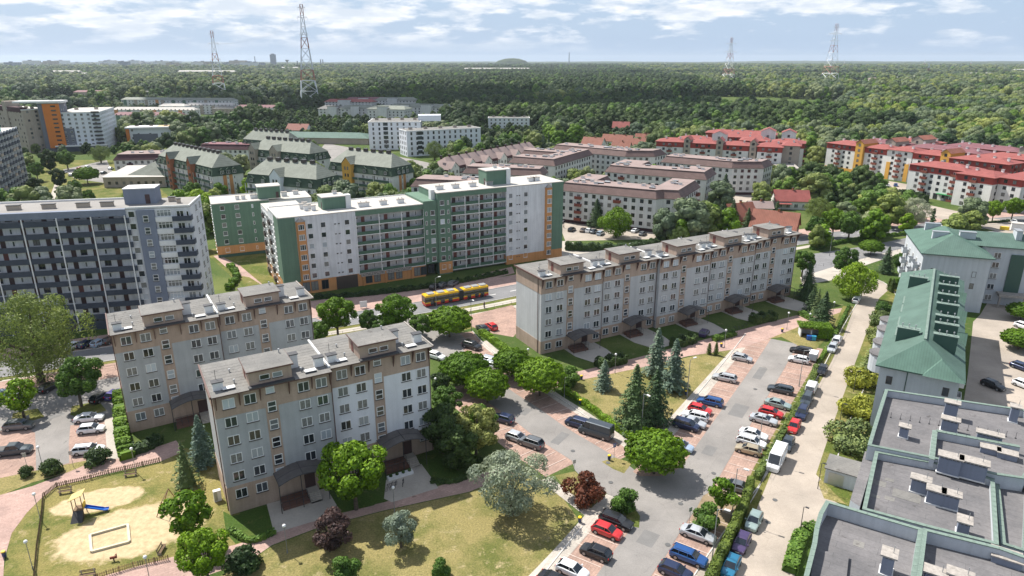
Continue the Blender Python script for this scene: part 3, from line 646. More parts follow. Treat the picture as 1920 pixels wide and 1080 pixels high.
# ------------------------------------------------------------------ tan and grey slab blocks (three of them)
ST = 2.77
def entrance_canopy(t, x0, x1, zc, proj=3.6):
 """arched smoked canopy over steps and ramp"""
 w = x1 - x0; n = 10; mb = MB()
 pts = [(x0 + w * i / n, zc + 1.15 * math.sin(math.pi * (.08 + .84 * i / n)) - .3) for i in range(n + 1)]
 for i in range(n):
  a, b = pts[i], pts[i + 1]
  mb.add([(a[0], -proj, a[1]), (b[0], -proj, b[1]), (b[0], -.02, b[1]), (a[0], -.02, a[1]), (a[0], -proj, a[1] + .05), (b[0], -proj, b[1] + .05), (b[0], -.02, b[1] + .05), (a[0], -.02, a[1] + .05)],
   [(0, 3, 2, 1), (4, 5, 6, 7), (0, 1, 5, 4), (2, 3, 7, 6)])
 c = mb.build('canopy', M['canopy_smoke'], t)
 rb = MB()
 for yy in (-proj, -proj / 2):
  for i in range(n): rb.bar((pts[i][0], yy, pts[i][1] + .03), (pts[i + 1][0], yy, pts[i + 1][1] + .03), .06)
 for xx in (0, n // 2, n):
  rb.bar((pts[xx][0], -proj, pts[xx][1] + .06), (pts[xx][0], 0, pts[xx][1] + .06), .05)
 rb.build('canopy_rib', M['rail_dark'], c)
 for xx, yy in ((x0, -proj + .2), (x1, -proj + .2), (x0 + w * .45, -proj + .2)):
  k = min(n, max(0, int((xx - x0) / w * n)))
  p = MB(); p.bar((xx, yy, 0), (xx, yy, pts[k][1]), .06); p.build('canopy_post', M['rail_dark'], t)
 s = MB(); s.box(x0 + w * .62, -1.6, 0, x0 + w * .86, -.02, .72)
 for i in range(5): s.box(x0 + w * .62, -1.6 - .32 * (i + 1), 0, x0 + w * .86, -1.6 - .32 * i, .72 - .14 * (i + 1))
 s.build('steps', M['slab_beige'], t)
 r = MB(); r.box(x0 + .3, -2.9, 0, x0 + w * .60, -1.7, .45); r.box(x0 + .5, -1.5, 0, x0 + w * .60, -.4, .75); r.build('ramp', M['brick_dark'], t)
 ra = MB()
 for yy, zz in ((-2.9, .45), (-1.65, .6)):
  ra.bar((x0 + .3, yy, zz + .95), (x0 + w * .6, yy, zz + .95), .035); ra.bar((x0 + .3, yy, zz + .5), (x0 + w * .6, yy, zz + .5), .025)
  for i in range(5): xx = x0 + .3 + (w * .6 - .3) * i / 4; ra.bar((xx, yy, 0), (xx, yy, zz + .95), .03)
 ra.build('railing', M['rail_dark'], t)
 d = MB(); d.box(x0 + w * .62, -.10, .72, x0 + w * .84, .05, 3.0); d.build('entrance_door', M['door_dark'], t)
def tan_slab(label, A, B, depth, h, secs, z_ground=0, canopy=True):
 """secs: (set-back, grey material). A, B: near wall ground corners"""
 t, L_ = site('apartment_block', label, 'apartment block', A, B)
 n = len(secs); W = L_ / n; floors = 6; z0 = h - floors * ST - .35
 for k, (off, gm) in enumerate(secs):
  x0, x1 = k * W, (k + 1) * W; f = lambda u: x0 + u * W
  e0, e1 = (0 if k == 0 else -.0), (0 if k == n - 1 else 0)
  body = MB(); body.prism([(x0, off), (x1, off), (x1, off + depth), (x0, off + depth)], 0, h, 0); body.build('wall', M[gm], t)
  # tan render: ground floor, top storey, stair strip; all stand proud of the grey
  p = .04; tan = MB(); zt = h - ST - .55; zb = z0 + .55 + ST - .35
  tan.box(x0 - (p if k == 0 else -.001), off - p, 0, x1 + (p if k == n - 1 else -.001), off + .1, zb)
  tan.box(x0 - (p if k == 0 else -.001), off - p, zt, x1 + (p if k == n - 1 else -.001), off + .1, h - .001)
  tan.box(f(.405), off - p - .003, zb, f(.515), off + .1, zt)
  tan.box(f(.515), off - p - .004, zt - 0.0, f(.60), off + .09, zt + .001)
  if k == 0: tan.box(-p, off + .1, zt, .1, off + depth + p, h - .001); tan.box(-p, off + .1, 0, .1, off + depth + p, zb)
  if k == n - 1: tan.box(x1 - .1, off + .1, zt, x1 + p, off + depth + p, h - .001); tan.box(x1 - .1, off + .1, 0, x1 + p, off + depth + p, zb)
  tan.box(x0 + .1, off + depth - .1, zt, x1 - .1, off + depth + p, h - .001)
  tan.build('tan_panel', M['stucco_brown'], t)
  Wf = Wall(t, (x0, off - p), (x1, off - p))
  zs = [z0 + .95 + i * ST for i in range(floors)]
  for u in (.115, .29, .745, .905):
   for i, z in enumerate(zs):
    if i == 0 and u in (.745,): continue
    Wf.win('double', u * W, z, off=(-p + .002) if 0 < i < 5 else 0)
  for i in range(floors - 1): Wf.win('stair', .46 * W, zs[i + 1] + .85 - (.55 if i < 0 else 0))
  Wf.win('stairlow', .46 * W, zs[0] + 2.2)
  Wb = Wall(t, (x1, off + depth + p), (x0, off + depth + p))
  for u in (.15, .38, .62, .85):
   for z in zs: Wb.win('double', u * W, z, True)
  # roof slab with wide eaves and its tan brackets
  ov = .75; ra = MB(); xa = x0 - (.45 if k == 0 else 0); xb = x1 + (.45 if k == n - 1 else 0)
  ra.prism([(xa, off - ov), (xb, off - ov), (xb, off + depth + .4), (xa, off + depth + .4)], h, h + .16, 1, 0)
  ro = ra.build('roof', [M['felt_grey'], M['trim_brown']], t)
  seam = MB()
  for j in range(1, int(depth)): seam.box(xa + .02, off + j - .02, h + .16, xb - .02, off + j + .02, h + .175)
  seam.build('roof_seam', M['felt_grey'], ro)
  if k: fw = MB(); fw.box(x0 - .14, off - .3, h + .16, x0 + .14, off + depth + .3, h + .42); fw.build('fire_wall', M['white_paint'], t)
  else:
   fw = MB(); fw.box(xa, off - ov, h + .16, xa + .2, off + depth + .4, h + .32); fw.build('roof_edge', M['trim_brown'], t)
  if k == n - 1: fw = MB(); fw.box(xb - .2, off - ov, h + .16, xb, off + depth + .4, h + .32); fw.build('roof_edge', M['chimney_cap'], t)
  for u in (.015, .205, .375, .62, .82, .985):
   xx = f(u); b = MB(); b.add([(xx - .05, off - p, h - 2.1), (xx + .05, off - p, h - 2.1), (xx + .05, off - p, h), (xx - .05, off - p, h), (xx - .05, off - ov, h), (xx + .05, off - ov, h), (xx - .05, off - ov, h - .16), (xx + .05, off - ov, h - .16)],
    [(0, 1, 7, 6), (6, 7, 5, 4), (0, 6, 4, 3), (1, 2, 5, 7)]); b.build('eave_bracket', M['trim_brown'], t)
  # penthouse with the stairhead
  a0, a1 = f(.30), f(.66); y0_, y1_ = off + .05, off + 5.2; ph = MB(); ph.box(a0, y0_, h + .16, a1, y1_, h + 2.25); q = ph.build('penthouse', M['stucco_brown'], t)
  pr = MB(); pr.box(a0 - .3, y0_ - .3, h + 2.25, a1 + .3, y1_ + .3, h + 2.42, 1); pr.box(a0 - .24, y0_ - .24, h + 2.42, a1 + .24, y1_ + .24, h + 2.45, 0); pr.build('penthouse_roof', [M['felt_grey'], M['trim_brown']], q)
  fl = MB(); fl.box(a0 - .2, off - ov + .02, h + .16, a1 + .2, y0_ - .002, h + .34); fl.build('flashing', M['felt_dark'], q)
  window(t, 'attic', a0 + (a1 - a0) * .36, y0_ - .002, h + .85); window(t, 'attic', a0 + (a1 - a0) * .66, y0_ - .002, h + .85)
  dd = MB(); dd.box(a0 - .05, off + 3.0, h + .18, a0 + .02, off + 3.9, h + 1.95); dd.build('roof_door', M['door_red'], q)
  zr = h + .175
  chimney(t, f(.72), off + 3.6, zr, 1.3, .9, 2.0); chimney(t, f(.93), off + 2.2, zr, 1.3, .9, 1.35); chimney(t, f(.06), off + 1.6, zr, 1.3, .9, 1.1)
  hatch(t, f(.14), off + .95, zr); hatch(t, f(.83), off + .8, zr); vent_pipe(t, f(.62), off + 4.4, h + 2.45); vent_pipe(t, f(.2), off + 2.4, zr); vent_pipe(t, f(.76), off + 1.6, zr)
  vent_pipe(t, f(.5), off + 8, zr); vent_pipe(t, f(.2), off + 6.5, zr, .45)
  ant = MB(); ant.bar((f(.055), off + 2.2, zr), (f(.055), off + 2.2, zr + 2.6), .03); ant.bar((f(.03), off + 2.2, zr + 2.3), (f(.08), off + 2.2, zr + 2.3), .02); ant.build('antenna', M['rail_dark'], t)
  dp = MB(); dp.bar((x1 - .12, off - .1, 0), (x1 - .12, off - .1, h), .06); dp.build('downpipe', M['trim_brown'], t)
  if canopy: entrance_canopy_at(t, f(.40), f(.83), off, zs[0] + 2.3)
 dp = MB(); dp.bar((-.12, 1.2, 0), (-.12, 1.2, h), .07); dp.build('downpipe', M['trim_brown'], t)
 return t
def entrance_canopy_at(t, x0, x1, off, zc):
 n0 = set(t.children); entrance_canopy(t, x0, x1, zc)
 for c in t.children:
  if c not in n0: c.location.y += off - .04
tan_slab('near tan and grey slab block, its right half repainted white', Vector((-39.1, 80.0, 0)), Vector((-12.2, 95.75, 0)), 10.6, 18.25, [(0, 'stucco_greydark'), (1.1, 'stucco_white')])
tan_slab('tan and grey slab block behind the near one, tall willow to its left', Vector((-64.6, 102.0, 0)), Vector((-37.0, 119.0, 0)), 10.6, 17.9, [(0, 'stucco_greydark'), (1.1, 'stucco_greydark')])
tan_slab('longest tan and grey slab block with five stair sections', Vector((6.1, 134.4, 0)), Vector((75.4, 172.0, 0)), 10.8, 16.9, [(0, 'stucco_grey'), (.9, 'stucco_grey'), (0, 'stucco_grey'), (.9, 'stucco_grey'), (1.6, 'stucco_grey')])
# ------------------------------------------------------------------ gallery block on the left with slate balconies
def slate_slab():
 h = 28.0; t, L_ = site('apartment_tower', 'ten storey white block with slate gallery parapets and white posts', 'apartment block', G(-20, 403.5, h), G(355, 388, h))
 D_ = 13.0; fl = 10; s = h / fl
 xr = L_; xt = xr - 13.5        # gallery part ends, stair and end tower begin
 b = MB(); b.box(-14, 1.3, 0, xt, D_, h - .05); b.build('wall', M['gallery_white'], t)
 b = MB(); b.box(xt, .1, 0, xr, D_ - .5, h - .05); b.build('tower_wall', M['white_wall'], t)
 st = MB(); st.box(xt + 2.2, -.45, 0, xt + 6.0, .09, h - .3); st.build('stair_tower', M['bluegrey_wall'], t)
 ft = MB(); ft.box(-14, -.1, h - 1.4, xt, 1.29, h + .1); ft.build('fascia', M['bluegrey_wall'], t)
 r = MB(); r.box(-14, 1.3, h - .05, xt, D_, h + .1, 0); r.box(xt, .1, h - .05, xr, D_ - .5, h + .1, 0); r.build('roof', [M['felt_slab']], t)
 pa = MB(); pa.box(xt, -.0, h + .1, xr, .25, h + .5); pa.box(xr - .25, .25, h + .1, xr, D_ - .5, h + .5); pa.box(-14, D_ - .3, h + .1, xt, D_, h + .5); pa.build('parapet', M['white_paint'], t)
 lt = MB(); lt.box(xt - 1.5, 5.5, h + .1, xt + 5.2, 10.5, h + 3.6); q = lt.build('lift_house', M['bluegrey_wall'], t)
 lr = MB(); lr.box(xt - 1.6, 5.4, h + 3.6, xt + 5.3, 10.6, h + 3.8); lr.build('lift_house_roof', M['white_paint'], q)
 d = MB(); d.box(xt + 3.0, 5.42, h + .15, xt + 4.0, 5.5, h + 2.3); d.build('door', M['door_dark'], q)
 nx = int((xt + 14) / 7.2)
 for i in range(fl):
  z = i * s
  if i:
   m = MB(); m.box(-14, -.35, z - .1, xt, 1.28, z + .05); m.build('gallery_floor', M['slab_beige'], t)
   m = MB(); m.box(-14, -.47, z - .25, xt + .6, -.36, z + 1.0); m.build('gallery_parapet', M['slate_panel'], t)
  x = -13.0; k = 0
  while x < xt - 2:
   if k % 2 == 0:
    m = WM.setdefault(('gdoor', random.random() < .12), None)
    dm = M['door_red'] if random.random() < .15 else M['door_dark']
    if ('gd', dm.name) not in WM: mm = MB(); mm.box(-.5, -.06, 0, .5, 0, 2.1); WM[('gd', dm.name)] = mm.mesh('door', [dm])
    put(WM[('gd', dm.name)], 'door', t, (x, 1.3, z + .06))
   else: window(t, random.choice(('slim', 'dark', 'slim')), x, 1.3, z + .85, 0, True)
   x += 2.1 + (.35 if k % 2 else 0); k += 1
  Wf = Wall(t, (xt, .1), (xr, .1)); Wf.win('square', 1.1, z + .9)
  if i: Wall(t, (xt + 2.2, -.45), (xt + 6, -.45)).win('stair', 1.9, z - .2, off=0)
  Wf.win('strip', 7.9, z + .85)
  m = MB(); m.box(xt + 6.02, -.35, z - .3, xt + 9.7, .09, z + .82); m.build('white_band', M['white_paint'], t)
  m = MB(); m.box(xt + 9.75, -1.0, z - .1, xr + .2, .09, z + .02, 1); m.box(xt + 9.75, -1.1, z - .15, xr + .25, -1.01, z + 1.0, 0); m.box(xr + .2, -1.0, z - .15, xr + .28, .8, z + 1.0, 0); m.build('balcony', [M['slate_panel'], M['slab_beige']], t)
  Wf.win('double', 11.3, z + .6); Wf.win('slim', 12.9, z + .7)
  Wall(t, (xr, .1), (xr, D_)).grid('double', (6, 10), [z + .9], True)
 x = xt - .2;
 while x > -14:
  m = MB(); m.box(x - .12, -.62, 0, x + .12, -.48, h - 1.2); m.build('post', M['white_paint'], t); x -= 6.9
 for x in (-10, -3, 3, 10, 17, 22):
  if x < xt: chimney(t, x, 4.5, h + .1, 2.6, 1.0, 1.0, 'tan_wall', 'felt_dark')
 chimney(t, xt + 8.2, 7.5, h + .1, 1.4, 1.0, 1.0, 'tan_wall', 'felt_dark'); chimney(t, xt + 10.2, 5, h + .1, .8, .8, 1.0, 'tan_wall', 'felt_dark')
 g = MB(); g.box(-14, -.3, 0, xt, -.15, 2.2); g.build('ground_floor_grille', M['slate_panel'], t)
slate_slab()
# ------------------------------------------------------------------ green, white and orange gallery block
def gallery_bay(t, x0, x1, y, floors, z0, s, n, frame='white_paint'):
 W_ = (x1 - x0) / n; last = len(floors)
 bk = MB(); bk.box(x0, y + 1.4, z0, x1, y + 1.6, z0 + s * last); bk.build('gallery_wall', M['gallery_wall'], t)
 for i in range(last):
  z = z0 + i * s
  m = MB(); m.box(x0, y, z - .16, x1, y + 1.39, z); m.build('gallery_floor', M['green_floor'], t)
  m = MB(); m.box(x0, y - .06, z - .16, x1, y - .001, z + .02); m.build('gallery_edge', M[frame], t)
  m = MB(); m.box(x0, y + .02, z + .001, x1, y + .06, z + .9); m.build('gallery_parapet', M['green_floor'], t)
  for k in range(n):
   xx = x0 + (k + .36) * W_
   dm = M['door_red'] if random.random() < .25 else M['door_dark']
   if ('gd', dm.name) not in WM: mm = MB(); mm.box(-.5, -.06, 0, .5, 0, 2.1); WM[('gd', dm.name)] = mm.mesh('door', [dm])
   put(WM[('gd', dm.name)], 'door', t, (xx, y + 1.4, z)); window(t, 'slim', x0 + (k + .72) * W_, y + 1.4, z + .9, 0, True); window(t, 'vent', x0 + (k + .1) * W_, y + 1.4, z + 1.6, 0, True)
 for k in range(n + 1):
  m = MB(); m.box(x0 + k * W_ - .1, y - .12, z0 - .16, x0 + k * W_ + .1, y - .061, z0 + s * last); m.build('post', M[frame], t)
def green_white_block():
 h1, h2 = 21.2, 24.0
 t, L_ = site('apartment_block', 'big green, white and orange gallery block beside the bus stop street', 'apartment block', G(520, 411, h1), G(1038, 482))
 ang = t.rotation_euler.z; s = 2.72; zc = 3.7
 def lx(px, py, z): return loc_of(t, px, py, z)[0]
 xA, xB, xC, xD = lx(668, 398, h1), lx(798, 386, h1), lx(847, 380, h1) , lx(952, 352, h2)
 xE = L_; D_ = 15.0
 # volumes
 b = MB(); b.box(0, 0, zc, xA, D_, h1); b.build('wall', M['white_wall'], t)
 b = MB(); b.box(xA, 1.6, zc, xB, D_, h1); b.build('wall', M['gallery_wall'], t)
 b = MB(); b.box(xB, -.2, zc, xC, D_, h2 if False else h1 + .9); b.build('stair_wall', M['green_wall'], t)
 xm = (xB + xC) / 2
 b = MB(); b.box(xm, -.6, 0, xC, D_ - 1, h2); b.build('stair_wall', M['green_wall'], t)
 b = MB(); b.box(xC, 1.2, 0, xD, D_ - 1, h2); b.build('wall', M['gallery_wall'], t)
 b = MB(); b.box(xD, -.6, 2.8, xE, D_ - 1, h2); b.build('wall', M['white_wall'], t)
 b = MB(); b.box(0, .05, 0, xB, D_, zc); b.box(xm - .01, -.63, .3, xC + .01, -.601, 3.7); b.box(xD, -.63, 0, xE, D_ - 1, 2.8); b.build('orange_base', M['orange_wall'], t)
 for q_ in ((-.04, -.04, zc, 4.3, D_ * .45, h1 + .02), (xA, .0, h1 - 1.3, xB, 1.59, h1 + .02), (xC, -.6, h2 - 1.3, xD, 1.19, h2 + .02), (xE - 4.2, -.64, 2.8, xE + .04, D_ - .95, h2 + .02)): gp = MB(); gp.box(*q_); gp.build('green_panel', M['green_wall'], t)
 rf = MB(); rf.box(-.1, -.1, h1 + .02, xm, D_ + .1, h1 + .25); rf.build('roof', M['felt_light'], t)
 rf = MB(); rf.box(xm - .1, -.7, h2 + .02, xE + .1, D_ - .9, h2 + .25); rf.build('roof', M['felt_light'], t)
 pw = MB(); pw.box(-.1, -.1, h1 + .25, .15, D_ + .1, h1 + .5); pw.box(.15, D_ - .15, h1 + .25, xm, D_ + .1, h1 + .5); pw.build('parapet', M['white_paint'], t)
 # orange oriel bays with little gabled caps
 for x0, nfl, yb, hh in ((4.35, 6, 0, h1), (xE - 6.6, 8, -.6, h2)):
  o = MB(); z1 = hh - 1.2; zb = zc if nfl == 6 else 1.6
  o.prism([(x0, yb), (x0 + .35, yb - .7), (x0 + 2.15, yb - .7), (x0 + 2.5, yb)], zb, z1, 0); q = o.build('oriel', M['orange_wall'], t)
  cp = MB(); cp.add([(x0 - .1, yb, z1), (x0 + .3, yb - .9, z1), (x0 + 2.2, yb - .9, z1), (x0 + 2.6, yb, z1), (x0 + 1.25, yb - .5, z1 + 1.1), (x0 + 1.25, yb, z1 + 1.1)], [(0, 1, 4, 5), (1, 2, 4), (2, 3, 5, 4), (3, 2, 1, 0)]); cp.build('oriel_roof', M['chimney_cap'], q)
  for i in range(nfl): window(t, 'bay', x0 + 1.25, yb - .7, z1 - 2.15 - i * s)
 Wf = Wall(t, (0, 0), (xA, 0))
 zs = [h1 - 1.3 - 2.1 - i * s for i in range(6)]
 Wf.grid('square', (8.0, 11.4, xA - 2.4), zs); Wf.grid('vent', (14.6, 15.6), [z + .4 for z in zs], True)
 gallery_bay(t, xA, xB, 0, range(6), h1 - 1.3 - 6 * s, s, 3)
 for xx, k in ((xB + .8, 'slim'), (xB + (xm - xB) * .66, 'square')):
  Wall(t, (0, -.2), (10, -.2)).grid(k, (xx,), [z + .1 for z in zs])
 zs2 = [h2 - 1.3 - 2.1 - i * s for i in range(8)]
 Wall(t, (0, -.6), (10, -.6)).grid('square', (xm + 1.4,), zs2); Wall(t, (0, -.6), (10, -.6)).grid('slim', (xC - .9,), zs2)
 gallery_bay(t, xC, xD, -.3, range(8), h2 - 1.3 - 8 * s, s, 4)
 Wall(t, (xD, -.6), (xE, -.6)).grid('square', (1.4, 6.6), zs2); Wall(t, (xD, -.6), (xE, -.6)).grid('vent', (3.6, 4.4), [z + .4 for z in zs2], True)
 # street level: arcade, shop panes, sign bands
 Wg = Wall(t, (0, 0.05), (xB, 0.05))
 for x in (5.6, 7.8, 10.6): Wg.win('shop', x, .7)
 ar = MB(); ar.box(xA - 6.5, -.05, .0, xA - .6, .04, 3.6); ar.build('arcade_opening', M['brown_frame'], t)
 sg = MB(); sg.box(xA + .4, -.35, 2.7, xA + 7.2, -.06, 3.75); sg.box(xA + 7.6, -.35, 2.7, xB - 4.4, -.06, 3.75); sgo = sg.build('shop_sign', M['chimney_cap'], t)
 ln = MB()
 for r_ in range(2):
  x = xA + .8
  while x < xB - 5:
   w_ = random.uniform(.25, .9)
   if not (xA + 7.1 < x + w_ and x < xA + 7.8): ln.box(x, -.365, 3.4 - r_ * .4, x + w_, -.351, 3.54 - r_ * .4)
   x += w_ + .18
 tag(ln.build('sign_lettering', M['rail_dark'], sgo), kind='stuff')
 for x in (xA + 1, xA + 7.4, xB - 4.2): m = MB(); m.box(x - .2, -.3, 0, x + .2, .04, 3.4); m.build('pillar', M['orange_wall'], t)
 for x in (xA + 2.6, xA + 5, xA + 9, xA + 11.4, xB - 2.6, xB - .6, xB + 1.6): Wall(t, (0, .05 if x < xB else -.2), (1, .05 if x < xB else -.2)).win('shop', x, .5 if x < xB else .8, True)
 # roof furniture
 for (x0, x1, y0, y1, z, hh) in ((xA - 7.5, xA - 1.2, 4.5, 10, h1 + .25, 3.2), (xD - 4.6, xD + 2.0, 3.5, 9, h2 + .25, 4.2)):
  m = MB(); m.box(x0, y0, z, x1, y1, z + hh); q = m.build('lift_house', M['green_wall'], t)
  m = MB(); m.box(x0 - .15, y0 - .15, z + hh, x1 + .15, y1 + .15, z + hh + .25); m.build('lift_house_roof', M['felt_light'], q)
  m = MB(); m.box(x1 + .01, y0 - .3, z, x1 + 1.4, y0 + 1.6, z + hh + .4); m.build('white_pier', M['white_paint'], q)
  m = MB(); m.box(x0 - .05, y0 + .8, z, x0 - .001, y0 + 1.7, z + 2.0); m.build('door', M['door_dark'], q)
  chimney(q, x1 - 2, y1 - 1.8, z + hh + .25, 1.1, .8, .7, 'white_paint', 'chimney_cap', pots=2)
 for (x, y, w) in ((8.0, 9, 1.1), (8.6, 6.2, 1.1), (9.8, 8.2, 1.1), (10.4, 5.4, 1.1), (9.2, 11, 1.3)): chimney(t, x, y, h1 + .25, w, .8, 1.3, 'white_paint', 'chimney_cap')
 for x in (xA + 3.6, xA + 9.2, xA + 14.2): chimney(t, x, 4, h1 + .25, 3.0 if x < xA + 5 else 2.0, 1.0, 1.1, 'white_paint', 'chimney_cap', pots=2)
 for x in (xm + 2.6, xC + 3.5, xC + 9, xC + 14.5, xE - 9, xE - 7.2): chimney(t, x, 4, h2 + .25, 2.2, 1.0, 1.1, 'white_paint', 'chimney_cap', pots=1)
 wt = MB(); wt.box(xm - 1.2, 1.2, h1 + .25, xm - .02, 3.0, h2 + .9); wt.build('white_pier', M['white_paint'], t)
 # left flank with recessed loggias, runs back towards the courtyard
 Lf = 28; y0 = 0.
 b = MB(); b.box(.02, D_, 1.0, 10, y0 + Lf, h1 - 1.2); b.box(-.02, D_ * .45, zc, .01, D_, h1 - .1); b.build('wall', M['white_wall'], t)
 b = MB(); b.box(.0, D_ + .1, h1 - 1.2, 10.1, y0 + Lf + .1, h1 - .95); b.build('roof', M['felt_light'], t)
 b = MB(); b.box(-.05, 2, 0, -.001, y0 + Lf, 4.2); b.build('orange_base', M['orange_wall'], t)
 Ws = Wall(t, (-.03, Lf), (-.03, 0)); zz = [h1 - 1.2 - 2.3 - i * s for i in range(7)]
 Ws.grid('square', (2.0, 7.2, 12.0, 17.5, 21), zz, True)
 for tt in (4.5, 9.6, 14.6):
  for z in zz: Ws.win('strip', tt, z - .2, True, off=-.01);
 for tt in (4.5, 14.6):
  for z in zz: Ws.balcony(tt, z - .5, 2.6, .5, 'brown_frame')
green_white_block()
def green_annex():
 h = 17.2; t, L_ = site('apartment_block', 'plain green block with orange base left of the gallery block', 'apartment block', G(396, 384, h), G(484, 377, h))
 L_ = 17; D_ = 13; zc = 3.7
 b = MB(); b.box(0, 0, zc, L_, D_, h); b.build('wall', M['green_wall'], t)
 b = MB(); b.box(-.03, -.03, 1, L_, D_, zc); b.build('orange_base', M['orange_wall'], t)
 b = MB(); b.box(0, 0, 0, L_, D_, 1); b.build('plinth', M['green_dark'], t)
 b = MB(); b.box(-.1, -.1, h, L_ + .1, D_ + .1, h + .25); b.build('roof', M['felt_light'], t)
 b = MB(); b.box(-.1, D_ - .1, h + .25, L_, D_ + .12, h + .5); b.build('parapet', M['steel'], t)
 zs = [1.6 + i * 2.72 for i in range(6)]
 W_ = Wall(t, (0, -.001), (L_, 0)); W_.grid('square', (3.0, 7.3), zs); W_.grid('slim', (11.9,), zs)
 Wl = Wall(t, (0, D_), (0, 0)); Wl.grid('square', (3, 7, 11), zs, True)
 chimney(t, 8.0, 4, h + .25, 1.2, .8, 1.1, 'white_paint', 'chimney_cap'); chimney(t, 9.8, 4, h + .25, 1.2, .8, 1.1, 'white_paint', 'chimney_cap'); chimney(t, 13, 4, h + .25, 2.2, .9, 1.2, 'white_paint', 'chimney_cap', pots=2)
 b = MB(); b.box(14.2, 1.5, h + .25, 21, 7, h + 4.0); q = b.build('lift_house', M['green_wall'], t)
 b = MB(); b.box(14, 1.3, h + 4.0, 21.2, 7.2, h + 4.3); b.build('lift_house_roof', M['felt_light'], q)
 b = MB(); b.box(19.6, 1.46, h + .3, 20.5, 1.5, h + 2.3); b.build('door', M['door_dark'], q)
 b = MB(); b.box(L_, 4, 0, L_ + 14, 16, h - 1); b.build('wall', M['white_wall'], t)
 b = MB(); b.box(L_ + .01, 4, h - 1, L_ + 14, 16, h - .7); b.build('roof', M['felt_light'], t)
 chimney(t, L_ + 6, 9, h - .7, 1.8, 1, 1.4, 'white_paint', 'chimney_cap'); chimney(t, L_ + 10, 11, h - .7, 1.8, 1, 1.2, 'white_paint', 'chimney_cap')
green_annex()
# ------------------------------------------------------------------ green sheet-roofed block on the right
def hip_roof(mb, x0, x1, y0, y1, z0, hr, ov=.6, mi=0, edge=1, rx0=None, rx1=None):
 """ridge along x; hips at both ends"""
 X0, X1, Y0, Y1 = x0 - ov, x1 + ov, y0 - ov, y1 + ov; ym = (y0 + y1) / 2
 a = X0 + (Y1 - Y0) / 2 if rx0 is None else rx0; b = X1 - (Y1 - Y0) / 2 if rx1 is None else rx1
 mb.box(X0, Y0, z0 - .2, X1, Y1, z0, edge)
 z = z0 + .004
 mb.add([(X0, Y0, z), (X1, Y0, z), (X1, Y1, z), (X0, Y1, z), (a, ym, z0 + hr), (b, ym, z0 + hr)], [(0, 1, 5, 4), (2, 3, 4, 5)], mi)
 mb.add([(X0, Y0, z), (X0, Y1, z), (a, ym, z0 + hr)], [(0, 2, 1)], 2 if edge != 2 else mi)
 mb.add([(X1, Y0, z), (X1, Y1, z), (b, ym, z0 + hr)], [(0, 1, 2)], 2 if edge != 2 else mi)
def wedge_dormer(par, x0, x1, y0, y1, z, hh, wall='green_dark', cap='coping_green'):
 """high narrow flue wall standing on the slope"""
 m = MB(); m.box(x0, y0, z - 2.5, x1, y1, z + hh, 0); m.box(x0 - .1, y0 - .1, z + hh, x1 + .1, y1 + .1, z + hh + .12, 1)
 q = m.build('flue_wall', [M[wall], M[cap]], par)
 for i in range(3): vent_pipe(q, x0 + (x1 - x0) / 2, y0 + (y1 - y0) * (.2 + .3 * i), z + hh + .12, .7, .1)
 return q
